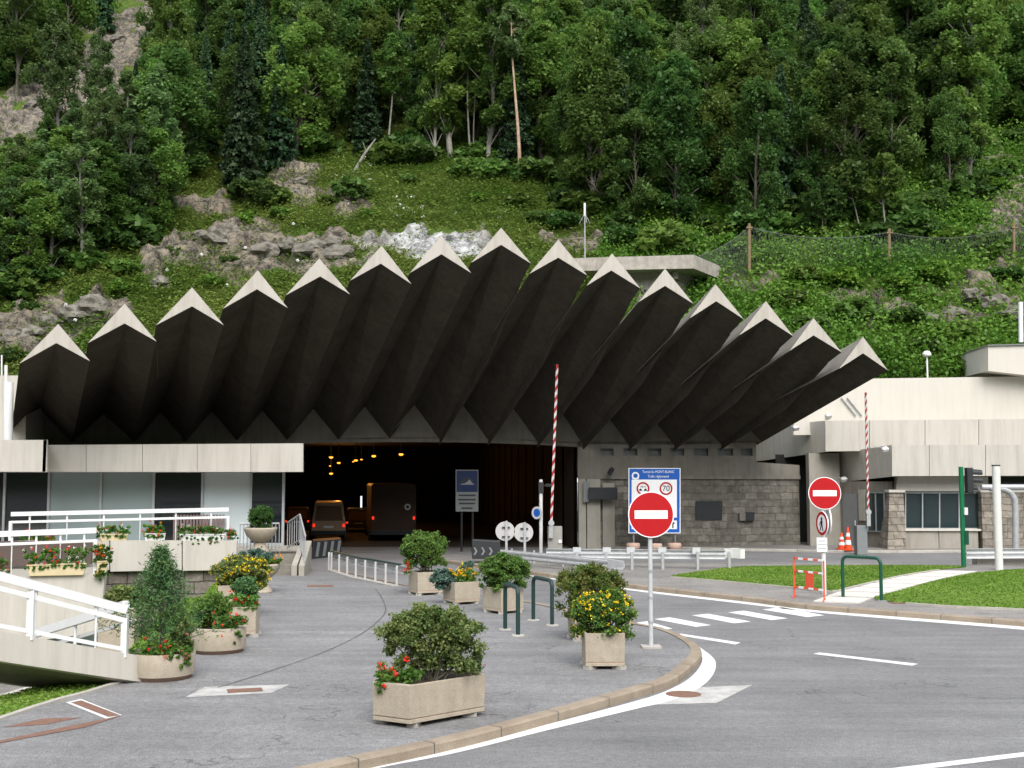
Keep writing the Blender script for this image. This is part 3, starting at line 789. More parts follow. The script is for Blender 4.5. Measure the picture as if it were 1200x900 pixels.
# ------------------------------------------------------------------ trees
def trunk_mb(H_, r0, rg, bend=.3, n=8, lean=0):
    pts = []; rs = []; ox = oy = 0
    for i in range(n + 1):
        t = i / n
        pts.append(Vector((ox + lean * t * t, oy, H_ * t))); rs.append(max(.015, r0 * (1 - t) ** .8 + .012))
        ox += rg.normal() * bend / n; oy += rg.normal() * bend / n
    mb = MB(); mb.tube(pts, rs, 7)
    return mb, pts
def make_broadleaf(seed, Ht, spread, bare, clumps, per, leaf, lsize, bark, crown_top=1.0, droop=0.0):
    rg = np.random.default_rng(seed)
    mb, tp = trunk_mb(Ht, .10 + .012 * Ht * .6, rg, 1.0)
    cs = []; rs = []
    for k in range(clumps):
        t = bare + (1 - bare) * rg.uniform(0, 1) ** .85
        q = (t - bare) / (1 - bare)
        prof = (math.sin(math.pi * min(1, q * .80 + .17)) ** .8)
        rad = spread * prof * math.sqrt(rg.uniform(.05, 1)) * rg.uniform(.7, 1.15)
        a = rg.uniform(0, 2 * math.pi)
        i = min(int(t * 8), 7); f = t * 8 - i
        b_ = tp[i].lerp(tp[i + 1], f)
        c = Vector((b_.x + rad * math.cos(a), b_.y + rad * math.sin(a), Ht * t - droop * rad * .3 + .25 * rad))
        cs.append(tuple(c)); rs.append(rg.uniform(.45, .85) * (.55 + .55 * prof) * spread / 2.1)
        if k % 2 == 0:
            s = tp[max(0, i - 1)].lerp(tp[i], f)
            mb.tube([s, s.lerp(c, .5) + Vector((0, 0, .15)), c], [.05, .03, .012], 5, False)
    pts, rn = clump_points(rg, cs, rs, per)
    me_r = empty('broadleaf_tree', (0, 0, 0))
    mb.build('trunk', bark, me_r, False)
    leaf_object('crown', pts, lsize, leaf, me_r, seed, rnd=rn, world=False, aspect=1.35, up=.75)
    return me_r
def make_conifer(seed, Ht, spread, leaf='leaf_conifer'):
    rg = np.random.default_rng(seed)
    mb, tp = trunk_mb(Ht, .16, rg, .15)
    pts = []; rn = []
    z = Ht * .06
    while z < Ht * .985:
        q = z / Ht; rad = spread * (1 - q) ** .85 + .12
        for k in range(7):
            a = rg.uniform(0, 2 * math.pi); rr = rad * rg.uniform(.7, 1.12); cl = rg.uniform(.1, .9)
            mb.tube([(0, 0, z), (rr * .9 * math.cos(a), rr * .9 * math.sin(a), z - .16 * rr)], [.025, .01], 4, False)
            m_ = int(10 + 26 * rr)
            tt = rg.uniform(.1, 1, m_)
            side = rg.normal(size=m_) * .16 * (1.2 - tt) * rr
            pts.append(np.stack([tt * rr * math.cos(a) - side * math.sin(a), tt * rr * math.sin(a) + side * math.cos(a), z - .18 * rr * tt ** 1.5 - np.abs(rg.normal(size=m_)) * .13 + .05], 1)); rn.append(np.full(m_, cl))
        z += Ht * .028 * rg.uniform(.8, 1.2)
    me_r = empty('conifer_tree', (0, 0, 0))
    mb.build('trunk', 'bark_grey', me_r, False)
    leaf_object('crown', np.concatenate(pts), .26, leaf, me_r, seed, rnd=np.concatenate(rn), world=False, aspect=1.7, up=.2)
    return me_r
protos = {}
GF = 'trees of the hillside forest'
protos['dark'] = [make_broadleaf(11, 9.5, 2.7, .10, 82, 166, 'leaf_dark', 0.200, 'bark_grey'), make_broadleaf(12, 10.5, 2.4, .12, 80, 166, 'leaf_dark', 0.185, 'bark_grey')]
protos['mid'] = [make_broadleaf(13, 9.0, 2.6, .10, 82, 166, 'leaf_mid', 0.200, 'bark_grey'), make_broadleaf(14, 11, 2.2, .2, 74, 175, 'leaf_mid', 0.185, 'bark_pale'), make_broadleaf(18, 8, 2.9, .06, 90, 166, 'leaf_mid', 0.200, 'bark_grey')]
protos['pale'] = [make_broadleaf(15, 10.5, 1.9, .18, 66, 166, 'leaf_pale', 0.163, 'bark_pale', droop=.8), make_broadleaf(16, 9.5, 2.2, .12, 72, 166, 'leaf_pale', 0.178, 'bark_pale', droop=.6)]
protos['conifer'] = [make_conifer(31, 11, 2.0), make_conifer(32, 13, 2.1)]
TL = {'dark': 'dark green broadleaf tree in the dense forest on the mountainside', 'mid': 'mid green broadleaf tree in the dense forest on the mountainside', 'pale': 'pale green birch in the dense forest on the mountainside', 'conifer': 'dark conifer standing among the broadleaf trees of the mountainside forest'}
TC = {'dark': 'tree', 'mid': 'tree', 'pale': 'birch', 'conifer': 'conifer'}
used = set()
def plant_tree(kind, k, loc, sc, rz, sxy=1.0, label=None, group=GF, name=None):
    root = protos[kind][k % len(protos[kind])]
    if root.name in used: o = copy_tree(root)
    else: used.add(root.name); o = root
    o.location = loc; o.rotation_euler = (0, 0, rz); o.scale = (sc * sxy, sc * sxy, sc)
    for q in ('label', 'category', 'group'):
        if q in o: del o[q]
    tag(o, label or TL[kind], TC[kind], group)
    return o
rg = np.random.default_rng(99)
scar = [(18, 132), (48, 115), (76, 100), (104, 76), (132, 50), (160, 25)]
spots = []
yy = 63.5
while yy < 150:
    step = 2.75 + (yy - 66) * .026
    xx = -.50 * yy
    while xx < .50 * yy:
        x = xx + rg.uniform(-.45, .45) * step; y = yy + rg.uniform(-.45, .45) * step
        spots.append((x, y)); xx += step
    yy += step * .92
cnt = 0
cand = []
for x, y in spots:
    z = hill_z(x, y); px, py = proj((x, y, z)); e = edge_y(px)
    if py > e or px < -70 or px > 1270: continue
    near = e - py < 40
    ht = rg.uniform(7.5, 12.5)
    tx, ty = proj((x, y, z + ht))
    if py < 1: continue
    if px < 190 and py > np.interp(px, [18, 48, 76, 104, 132, 160, 185], [132, 115, 100, 76, 50, 25, 5]) - 14:
        sy = float(np.interp(px, [18, 48, 76, 104, 132, 160, 185], [132, 115, 100, 76, 50, 25, 5])) + 30
        lim = (py - sy) * y / F
        if rg.uniform() < .97: ht = min(ht, lim)
        if ht < 3.6: continue
    cand.append((x, y, z, ht, px, py, near))
cand.sort(key=lambda c: c[1])
far_pts = []; far_rn = []; nb = 0
for (x, y, z, ht, px, py, near) in cand:
    zone = noise.noise(Vector((x * .05, y * .05, 40)))
    r_ = rg.uniform()
    if 200 < px < 330 and py > 120: kind = 'conifer' if r_ < .45 else 'dark'
    elif px < 200 and py > 200: kind = 'pale' if r_ < .55 else 'mid'
    elif px > 700 and py > 200: kind = 'dark' if r_ < .65 else ('mid' if r_ < .9 else 'conifer')
    elif zone > .15: kind = 'pale' if r_ < .3 else ('mid' if r_ < .8 else 'dark')
    else: kind = 'mid' if r_ < .45 else ('dark' if r_ < .75 else ('pale' if r_ < .88 else 'conifer'))
    if kind != 'conifer':
        nb += 1
        if nb > 270:       # the farthest ones: one mass of foliage
            k_ = 22
            for _ in range(k_):
                a_ = rg.uniform(0, 6.28); t_ = rg.uniform(.15, 1); r0_ = 1.7 * math.sin(math.pi * min(1, t_ * .85 + .12)) * math.sqrt(rg.uniform(.05, 1)); hue = rg.uniform(.1, .9)
                c_ = np.array([x + r0_ * math.cos(a_), y + r0_ * math.sin(a_), z + ht * t_])
                far_pts.append(c_ + rg.normal(size=(45, 3)) * .33); far_rn.append(np.full(45, hue))
            continue
    base_h = {'dark': 10, 'mid': 9.5, 'pale': 10, 'conifer': 12}[kind]
    plant_tree(kind, int(rg.integers(0, 3)), (x, y, z - .15), ht / base_h, rg.uniform(0, 6.28), rg.uniform(.66, .95))
    cnt += 1
for px, py in ((-8, 108), (12, 100), (30, 90), (48, 76), (8, 72), (36, 58), (66, 60), (20, 48)):
    p = hill_hit(px, py)
    if p: plant_tree('dark', int(px) % 2, (p.x, p.y, p.z - .15), rg.uniform(.75, 1), rg.uniform(0, 6)); cnt += 1
for px, py, kd, hh in ((6, 335, 'pale', .62), (34, 330, 'mid', .66), (62, 322, 'pale', .72), (92, 318, 'pale', .8), (122, 300, 'mid', .8), (150, 285, 'pale', .8), (176, 275, 'mid', .75), (18, 300, 'mid', .7), (50, 290, 'pale', .7), (84, 285, 'mid', .8), (110, 270, 'pale', .8), (140, 258, 'pale', .85), (-20, 320, 'mid', .7), (190, 262, 'pale', .6), (0, 275, 'pale', .6), (30, 262, 'mid', .6)):
    p = hill_hit(px, py)
    if p:
        plant_tree(kd, px % 2, (p.x, p.y, p.z - .2), hh, rg.uniform(0, 6), 1.05, 'light green birch on the slope below the rock scar' if kd == 'pale' else 'mid green broadleaf tree on the slope below the rock scar', 'trees below the rock scar'); cnt += 1; nb += 1
if far_pts:
    o = leaf_object('forest_foliage', np.concatenate(far_pts), .24, 'leaf_mid', None, 61, rnd=np.concatenate(far_rn), aspect=1.3, up=.6)
    o['kind'] = 'stuff'; o['label'] = 'far foliage of the forest high on the mountainside'
print('TREES', cnt)
# the pale tall birch with its bare trunk, and its slim neighbours
def slim_birch(px, py, top_px, crown_y, bark, leaf, label, seed, spread=1.2, r=.16, lean=0.0):
    b_ = hill_hit(px, py); rg = np.random.default_rng(seed)
    f = b_.y
    Ht = P(top_px[0], top_px[1], f).z - b_.z; hc = P(px, crown_y, f).z - b_.z; dx = P(top_px[0], top_px[1], f).x - b_.x
    r0 = empty('birch_tree', (b_.x, b_.y, b_.z - .2), label, 'birch')
    pts = []; rs = []
    for i in range(11):
        t = i / 10; pts.append(Vector((dx * t + .12 * math.sin(5 * t + seed), .1 * math.sin(4 * t), Ht * t))); rs.append(max(.02, r * (1 - t * .85)))
    mb = MB(); mb.tube(pts, rs, 8); cs = []; cr = []
    for k in range(34):
        t = (hc + (Ht - hc) * rg.uniform(0, 1)) / Ht; a = rg.uniform(0, 6.28)
        q = (t - hc / Ht) / (1 - hc / Ht + 1e-6); rad = spread * math.sin(math.pi * min(1, .85 * q + .15)) * math.sqrt(rg.uniform(.05, 1))
        i = min(int(t * 10), 9); p = pts[i].lerp(pts[i + 1], t * 10 - i); c = p + Vector((rad * math.cos(a), rad * math.sin(a), .2 * rad))
        cs.append(tuple(c)); cr.append(rg.uniform(.35, .6))
        if k % 3 == 0: mb.tube([p - Vector((0, 0, .4)), c], [.03, .01], 5, False)
    mb.build('trunk', bark, r0, False)
    pp, rn = clump_points(rg, cs, cr, 70)
    leaf_object('crown', pp, .22, leaf, r0, seed, rnd=rn, world=False, aspect=1.3)
    return r0
slim_birch(608, 211, (600, 5), 62, 'bark_pink', 'leaf_pale', 'tall birch with a long bare pinkish trunk at the forest edge', 51, 1.3, .15)
slim_birch(652, 160, (647, 20), 70, 'bark_pale', 'leaf_pale', 'slender birch with grey trunk behind the tall pinkish birch', 52, 1.1, .10)
slim_birch(551, 188, (548, 10), 60, 'bark_pale', 'leaf_mid', 'slim straight pale trunk beside a thinner stem above the grassy slope', 53, 1.0, .09)
slim_birch(557, 190, (556, 40), 80, 'bark_grey', 'leaf_mid', 'thin dark stem close beside the slim straight pale trunk', 54, .9, .07)
slim_birch(456, 182, (460, 40), 105, 'bark_pale', 'leaf_mid', 'young crooked tree with pale trunk near the fallen log', 55, 1.2, .09)
slim_birch(421, 150, (412, 20), 60, 'bark_pale', 'leaf_dark', 'grey straight trunk rising above the leaning dead log', 56, 1.2, .10)
slim_birch(1009, 288, (995, 190), 225, 'bark_pale', 'leaf_dark', 'leaning young pale stem behind the mesh fence', 57, 1.3, .07)
slim_birch(1038, 292, (1036, 180), 235, 'bark_pale', 'leaf_mid', 'pale straight stem just behind the middle fence post', 58, 1.2, .08)
slim_birch(967, 300, (966, 210), 250, 'bark_pale', 'leaf_dark', 'pair of thin bare stems behind the mesh fence', 59, 1.1, .06)
slim_birch(78, 165, (72, 40), 85, 'bark_pink', 'leaf_pale', 'small light birch growing against the rock scar', 60, 1.4, .09)
a = hill_hit(414, 203); c = P(440, 163, a.y + .5)
mb = MB(); mb.tube([a, a.lerp(c, .5) + Vector((0, 0, .15)), c], [.13, .10, .05], 8); mb.tube([a.lerp(c, .6), a.lerp(c, .75) + Vector((-.5, 0, .4))], [.05, .015], 6)
tag(mb.build('dead_log', 'bark_pale'), 'leaning dead pale log on the slope below the forest', 'log')
# shrubs on the slope
SG = 'bushes on the rocky slope'
rg = np.random.default_rng(77)
def bush_proto(seed, leaf):
    r2 = np.random.default_rng(seed); cs = []; rs = []
    for k in range(26):
        a = r2.uniform(0, 6.28); rad = .8 * math.sqrt(r2.uniform(0, 1)); cs.append((rad * math.cos(a), rad * math.sin(a), r2.uniform(.15, .95) * (1.15 - .5 * rad))); rs.append(r2.uniform(.25, .42))
    e_ = empty('wild_bush', (0, 0, 0)); mb = MB()
    for c in cs[::3]: mb.tube([(0, 0, -.2), (c[0] * .4, c[1] * .4, c[2] * .6), c], [.03, .02, .008], 5, False)
    mb.build('stem', 'bark_grey', e_, False)
    pp, rn = clump_points(r2, cs, rs, 50); leaf_object('foliage', pp, .20, leaf, e_, seed, rnd=rn, world=False, aspect=1.3)
    return e_
bp_ = [bush_proto(1, 'leaf_mid'), bush_proto(2, 'leaf_bright'), bush_proto(3, 'leaf_dark')]
bl = ['mid green wild bush on the rocky slope', 'bright green wild bush on the lush slope', 'dark green wild bush on the slope']
bused = set()
bush_px = [(410, 232, 1.5, 2), (388, 240, .9, 0), (610, 240, 1.1, 0), (630, 262, 1.0, 2), (660, 268, 1.3, 2), (430, 255, .8, 1), (150, 320, 1.2, 0), (60, 330, 1.2, 0), (30, 365, .9, 2), (140, 345, .9, 1), (205, 300, .8, 0), (250, 335, .8, 1), (330, 255, .9, 0), (290, 262, .8, 1),
           (860, 300, 1.5, 1), (900, 310, 1.3, 1), (940, 330, 1.4, 0), (985, 335, 1.3, 1), (1000, 375, 1.4, 0), (1050, 340, 1.2, 1), (1090, 330, 1.3, 1), (1120, 400, 1.2, 0), (1080, 415, 1.2, 2), (1030, 420, 1.1, 1), (1150, 300, 1.6, 0), (1110, 290, 1.3, 1), (950, 390, 1.3, 2), (980, 415, 1.1, 1), (1175, 330, 1.3, 2), (1130, 260, 1.5, 1), (1160, 225, 1.4, 1), (1060, 385, 1.3, 2), (920, 360, 1.2, 0), (560, 235, .7, 1), (480, 215, .8, 0), (15, 425, 1.0, 2), (270, 310, .7, 2)]
for k in range(70):
    ex = rg.uniform(-20, 1220); ey = edge_y(ex) + rg.uniform(-26, 12)
    if ex < 130 and ey < 200: continue
    bush_px.append((ex, ey, rg.uniform(1.1, 2.0), int(rg.choice([0, 0, 2, 2, 2]))))
for px, py, sc, k in bush_px:
    p = hill_hit(px, py)
    if p is None: continue
    if k in bused: o = copy_tree(bp_[k])
    else: bused.add(k); o = bp_[k]
    o.location = (p.x, p.y, p.z - .1); o.rotation_euler = (0, 0, rg.uniform(0, 6.28)); o.scale = (sc * rg.uniform(.9, 1.2), sc, sc * rg.uniform(.7, 1))
    tag(o, bl[k], 'bush', SG)
# boulders
def boulder(p, s, seed):
    bm = bmesh.new(); bmesh.ops.create_icosphere(bm, subdivisions=3, radius=1)
    for v in bm.verts:
        d = v.co.normalized(); v.co = d * (1 + .35 * noise.noise(d * 1.4 + Vector((seed, 0, 0))) + .18 * noise.cell(d * 2.2 + Vector((seed, 3, 0))))
        v.co = Vector((v.co.x * s[0], v.co.y * s[1], v.co.z * s[2]))
    me = bpy.data.meshes.new('boulder'); bm.to_mesh(me); bm.free(); me.materials.append(MATS['boulder_stone'])
    o = link_mesh('boulder', me); o.location = p; o.rotation_euler = (0, 0, seed)
    return tag(o, 'rough grey boulder lying on the rocky slope', 'boulder', 'boulders on the slope')
mat('boulder_stone', (.20, .185, .155), .95, spec=.1, noise_amt=.9, noise_scale=1.8, col2=(.10, .09, .075), bump=.8, bump_scale=5)
for i, (px, py, s) in enumerate([(258, 285, 1.2), (272, 276, .9), (240, 280, .8), (310, 300, 1.1), (340, 290, .9), (365, 296, 1.0), (390, 290, .9), (400, 300, 1.0), (190, 335, .8), (108, 365, 1.2), (90, 372, 1.0), (60, 380, .8), (35, 395, .9), (12, 400, .8), (225, 238, .5), (243, 240, .45), (212, 243, .4), (352, 216, .6), (345, 228, .5), (1140, 350, .8), (1165, 360, .9), (1120, 372, .8), (1090, 378, .7), (1185, 375, 1.0), (1190, 215, .7), (1045, 320, .4),
                                 (40, 128, .9), (70, 108, 1.0), (95, 90, 1.0), (118, 72, .9), (140, 48, .9), (20, 140, .9)]):
    p = hill_hit(px, py)
    if p: boulder((p.x, p.y, p.z + .1 * s), (s, s * .8, s * .62), i * 1.37)
# anchor plates of the rock bolts
for px, py in [(80, 363), (106, 361), (91, 381), (198, 322), (289, 296), (238, 304), (311, 317), (350, 311), (345, 268), (268, 340)]:
    p = hill_hit(px, py)
    if p:
        mb = MB(); mb.box((0, 0, 0), (.17, .05, .17)); mb.mi = 1; mb.tube([(0, -.1, 0), (0, .02, 0)], .04, 8)
        o = mb.build('anchor_plate', ['steel_pale', 'steel']); o.location = (p.x, p.y - .4, p.z + .22); o.rotation_euler = (R(-35), R(px % 40), 0)
        tag(o, 'small white rock bolt plate fixed to the outcrop', 'anchor plate', 'rock bolt plates on the outcrops')

# mesh fence with wooden posts
fr = empty('mesh_fence', hill_hit(878, 325), 'sagging wire mesh fence on wooden posts across the lush slope', 'fence')
tops = []
for px, yt, yb in ((790, 300, 330), (878, 262, 326), (1042, 268, 322), (1188, 262, 312), (1300, 250, 300)):
    b_ = hill_hit(px, yb); t_ = P(px, yt, b_.y)
    mb = MB(); mb.tube([b_ - Vector((0, 0, .3)), t_], [.11, .09], 8)
    mb.box((t_.x, t_.y, t_.z - .25), (.34, .22, .10))
    if px > 800: mb.build('post', 'wood', fr)
    tops.append((b_, t_))
m = bpy.data.materials.new('wire_mesh'); m.use_nodes = True
MATS['wire_mesh'] = m
m.node_tree.nodes['Principled BSDF'].inputs['Base Color'].default_value = (.10, .105, .10, 1); m.node_tree.nodes['Principled BSDF'].inputs['Metallic'].default_value = .4
mb = MB()
for (b0, t0), (b1, t1) in zip(tops[:-1], tops[1:]):
    nW = 46
    def sag(f): return 1.1 * 4 * f * (1 - f) * .45
    for i in range(nW):
        f0 = i / nW; f1 = (i + 1) / nW
        for h0, h1 in ((0, 1), (1, 0)):
            for r_ in range(4):
                lo, hi = r_ / 4, (r_ + 1) / 4
                a0 = b0.lerp(b1, f0); c0 = t0.lerp(t1, f0) - Vector((0, 0, sag(f0) + .2)); a1 = b0.lerp(b1, f1); c1 = t0.lerp(t1, f1) - Vector((0, 0, sag(f1) + .2))
                p0 = a0.lerp(c0, lo if h0 == 0 else hi); p1 = a1.lerp(c1, hi if h1 == 1 else lo)
                mb.beam(p0, p1, .008, .008)
        mb.beam(t0.lerp(t1, f0) - Vector((0, 0, sag(f0) + .2)), t0.lerp(t1, f1) - Vector((0, 0, sag(f1) + .2)), .03, .03)
mb.build('wire_netting', 'wire_mesh', fr)

# ------------------------------------------------------------------ tunnel portal with folded canopy
WY, WS = 55.0, .20
def W(x, y): return P(x, y, WY, WS)
portal = empty('tunnel_portal', W(560, 640).to_3d() * 1.0, 'concrete tunnel portal under a fan of dark folded roof plates', 'tunnel portal')
portal.location.z = 0
tips = [((68, 380), (23, 426), (105, 423), (66, 402)), ((146, 356), (103, 402), (183, 400), (146, 379)), ((225, 337), (183, 381), (262, 381), (225, 359)), ((302, 317), (261, 362), (337, 361), (301, 339)), ((374, 303), (335, 346), (410, 345), (375, 324)),
        ((447, 288), (410, 329), (482, 333), (446, 309)), ((517, 276), (480, 320), (552, 320), (517, 298)), ((587, 267), (552, 308), (622, 309), (587, 287)), ((654, 281), (620, 321), (688, 323), (654, 302)), ((717, 297), (687, 335), (750, 338), (716, 317)),
        ((779, 315), (748, 354), (812, 356), (779, 335)), ((838, 333), (808, 373), (871, 374), (839, 353)), ((897, 353), (866, 393), (929, 394), (897, 373)), ((953, 373), (925, 411), (986, 413), (953, 393)), ((1011, 395), (983, 432), (1040, 434), (1011, 414))]
val = [(12, 516), (84, 518), (158, 518), (218, 517), (278, 516), (337, 515.5), (397, 515), (457, 514), (515, 514), (572, 515), (630, 517), (683, 520), (737, 521), (790, 521), (845, 520), (893, 518)]
apx = [480, 484, 482, 481, 480, 478, 475, 474, 475, 477, 480, 484, 488, 491, 493]
for i in range(15):
    T, Lf, Rt, I = tips[i]
    f = i / 14
    Yt = 40 + 9.5 * f
    s_ = .30
    def PT(q, off=0):
        # vertical plane of this fold's mouth
        x0 = P(T[0], T[1], Yt).x
        d = ray(*q); t = (Yt - s_ * x0) / (d.y - s_ * d.x)
        return Vector((d.x * t, d.y * t + off, H + d.z * t))
    t_, l_, r_, n_ = PT(T), PT(Lf), PT(Rt), PT(I)
    v0, v1, a_ = W(*val[i]), W(*val[i + 1]), W((val[i][0] + val[i + 1][0]) / 2, apx[i])
    # carry the plates on 1.5 m behind the wall
    def back(p, q, d=.42):
        u = (p - q).normalized(); return p + u * d
    if i >= 7: v0 = v0 + Vector((0, 0, .25 if i == 7 else .72))
    V0, V1, A_ = back(v0, l_), back(v1, r_), back(a_, n_)
    th = Vector((0, 0, .14)); At = A_ + Vector((0, 0, .62))
    mb = MB()
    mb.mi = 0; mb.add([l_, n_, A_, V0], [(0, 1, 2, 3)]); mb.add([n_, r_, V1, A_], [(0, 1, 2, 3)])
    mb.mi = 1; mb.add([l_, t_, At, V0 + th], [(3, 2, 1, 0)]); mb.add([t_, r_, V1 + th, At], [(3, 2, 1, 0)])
    mb.add([V0, A_, V1, V1 + th, At, V0 + th], [(0, 1, 4, 5), (1, 2, 3, 4)]); mb.add([l_, V0, V0 + th], [(0, 1, 2)]); mb.add([r_, V1 + th, V1], [(0, 1, 2)])
    if 7 <= i <= 13:
        dz = Vector((0, 0, 1)); e = lambda f: r_.lerp(V1, f)
        mb.mi = 0; mb.prism([e(.10), e(.97), e(.97) - dz * .25, e(.42) - dz * .62], (.04, 0, 0))
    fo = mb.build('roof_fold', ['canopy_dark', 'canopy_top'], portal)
    mb = MB(); fw = Vector((s_ * .03, -.03, 0))
    e0 = [l_ + fw, t_ + fw, n_ + fw]; e1 = [t_ + fw, r_ + fw, n_ + fw]
    mb.prism(e0, (0, .05, 0)); mb.prism(e1, (0, .05, 0))
    mb.build('end_face', 'chevron', fo)
# wall above the opening: triangular infill + lintel
mb = MB()
for i in range(15):
    a_ = ((val[i][0] + val[i + 1][0]) / 2, apx[i] + 1)
    mb.prism([W(*val[i]), W(*a_), W(*val[i + 1])], (0, .4, 0))
    if i >= 7: mb.prism([W(*val[i]) + Vector((-.25, .02, .08)), W(*val[i]) + Vector((-.05, .02, .85)), W(*a_) + Vector((0, .02, .05)), W(*a_) + Vector((0, .02, -.3))], (0, .36, 0))
for vx, vy in val[1:-1]: mb.prism([W(vx - 22, vy + 2) + Vector((0, .45, 0)), W(vx + 22, vy + 2) + Vector((0, .45, 0)), W(vx + 13, vy - 27) + Vector((0, .45, 0)), W(vx - 13, vy - 27) + Vector((0, .45, 0))], (0, .2, 0))
mb.build('gable_infill', 'concrete_shaded', portal)
mb = MB()
for i in range(11):
    (x0, y0), (x1, y1) = val[i], val[i + 1]
    mb.prism([W(x0, y0 - 1.5), W(x1, y1 - 1.5), W(x1, y1 + 4), W(x0, y0 + 4)], (0, .6, 0))
mb.build('lintel', 'concrete_shaded', portal)
# wall right of the opening
mb = MB()
slits = [(704, 719), (731, 747), (759, 775), (786, 802), (813, 830), (841, 859), (868, 882)]
xs_ = [677] + [k for s in slits for k in s] + [886]
for j in range(len(xs_) - 1):
    a_, c_ = xs_[j], xs_[j + 1]
    if j % 2 == 0: mb.prism([W(a_, 517), W(c_, 517), W(c_, 536), W(a_, 536)], (0, .5, 0))
    else:
        mb.prism([W(a_, 517), W(c_, 517), W(c_, 525.5), W(a_, 525.5)], (0, .5, 0)); mb.prism([W(a_, 534), W(c_, 534), W(c_, 536), W(a_, 536)], (0, .5, 0))
mb.prism([W(677, 536), W(886, 536), W(886, 541.5), W(937, 545), W(937, 560), W(677, 560)], (0, .5, 0))
mb.prism([W(677, 557), W(937, 557), W(937, 561.5), W(677, 561.5)], (0.02, -.10, 0))
wl = mb.build('wall_band', 'concrete', portal)
mb = MB()
for a_, c_ in slits: mb.prism([W(a_ - 1, 525) + Vector((0, .3, 0)), W(c_ + 1, 525) + Vector((0, .3, 0)), W(c_ + 1, 535) + Vector((0, .3, 0)), W(a_ - 1, 535) + Vector((0, .3, 0))], (0, .1, 0))
mb.build('slit_window', 'grey_metal', portal)
mb = MB(); a_, c_ = W(703, 600), W(937, 600)
mb.prism([(a_.x, a_.y, -.2), (c_.x, c_.y, -.2), (c_.x, c_.y, W(937, 561).z), (a_.x, a_.y, W(703, 561).z)], (0, .5, 0))
mb.build('stone_facing', 'stone_wall', portal)
mb = MB(); a_, c_ = W(678, 600), W(719, 600)
for u0, u1, dp in ((678, 686.5, -.22), (687.5, 703, -.30)):
    p0, p1 = W(u0, 600), W(u1, 600)
    mb.prism([(p0.x, p0.y + dp, -.2), (p1.x, p1.y + dp, -.2), (p1.x, p1.y + dp, W(u1, 561).z - .02), (p0.x, p0.y + dp, W(u0, 561).z - .02)], (0, .4 - dp, 0))
mb.build('pilaster', 'concrete_pale', portal)
mb = MB(); p0, p1 = W(706, 600), W(720, 600); mb.prism([(p0.x, p0.y - .12, -.1), (p1.x, p1.y - .12, -.1), (p1.x, p1.y - .12, W(720, 566).z), (p0.x, p0.y - .12, W(706, 566).z)], (0, .12, 0)); mb.build('cladding_strip', 'concrete_pale', portal)
# plaque and box on the wall, display, camera
def boxpx(name, x0, y0, x1, y1, dp, material, parent, plane=(WY, WS), off=-.0, bevel=.0):
    mb = MB(); Y, s = plane
    mb.prism([P(x0, y0, Y, s) + Vector((0, off, 0)), P(x1, y0, Y, s) + Vector((0, off, 0)), P(x1, y1, Y, s) + Vector((0, off, 0)), P(x0, y1, Y, s) + Vector((0, off, 0))], (0, -dp, 0))
    return mb.build(name, material, parent, bevel=bevel)
pq = boxpx('wall_plaque', 815, 587, 846, 609, .06, 'dark_metal', None); tag(pq, 'dark rectangular plaque on the stone wall beside the portal', 'plaque')
bx_ = empty('junction_box', W(872, 610), 'small grey box with dark door on the stone wall', 'box'); boxpx('casing', 866, 601, 873, 610, .2, 'concrete', bx_); boxpx('cover', 873, 600, 883, 610, .24, 'dark_metal', bx_)
ds = empty('display_panel', W(704, 586), 'dark electronic message display on the concrete pilaster', 'display')
boxpx('screen', 689, 571, 722, 585, .25, 'dark_metal', ds, off=-.45, bevel=.02); boxpx('bracket', 683, 564, 690, 588, .15, 'grey_metal', ds, off=-.32)
boxpx('mount', 694, 573, 716, 583, .38, 'grey_metal', ds, off=-.1)
def cctv(name, px, Y, s, label, d=(-.3, -.8, -.3), r=.11, mt='white_paint'):
    p = P(px[0], px[1], Y, s); e_ = empty(name, p, label, 'security camera')
    mb = MB(); d = Vector(d).normalized(); mb.tube([p - d * .08 + Vector((0, -.35, 0)), p + d * .38 + Vector((0, -.35, 0))], r, 10); mb.build('housing', mt, e_)
    mb = MB(); mb.tube([p + Vector((0, .02, .12)), p + Vector((0, -.2, .12)), p + Vector((0, -.35, .02))], .03, 6); mb.build('bracket', 'grey_metal', e_)
    return e_
cctv('security_camera', (716, 551), WY, WS, 'small dark camera on the concrete band above the display', mt='dark_metal')

# tunnel bore (visible dark inside)
bore = empty('tunnel_bore', W(520, 640), 'dark tunnel bore behind the portal opening', 'tunnel'); bore.location.z = 0
zc = 5.55
xl0, xr0 = P(250, 600, WY, WS).x, W(677.5, 600).x
y0l = WY + WS * xl0 + .6; y0r = WY + WS * xr0 + .5
def bx(x, Y): return x - .15 * (Y - 55)
mb = MB(); YE = 118
for i in range(22):   # ribbed side lining
    ya = y0r + (YE - y0r) * i / 22; yb = y0r + (YE - y0r) * (i + .86) / 22; yc = y0r + (YE - y0r) * (i + 1) / 22
    mb.add([(bx(xr0, ya), ya, 0), (bx(xr0, yb), yb, 0), (bx(xr0, yb), yb, zc), (bx(xr0, ya), ya, zc)], [(0, 1, 2, 3)])
    mb.add([(bx(xr0, yb) + .12, yb, 0), (bx(xr0, yc) + .12, yc, 0), (bx(xr0, yc) + .12, yc, zc), (bx(xr0, yb) + .12, yb, zc)], [(0, 1, 2, 3)])
mb.add([(bx(xr0, y0r) + .16, y0r, -.1), (bx(xr0, YE) + .16, YE, -.1), (bx(xr0, YE) + .16, YE, zc + .1), (bx(xr0, y0r) + .16, y0r, zc + .1)], [(0, 1, 2, 3)])
mb.build('side_lining', 'tunnel_wall', bore)
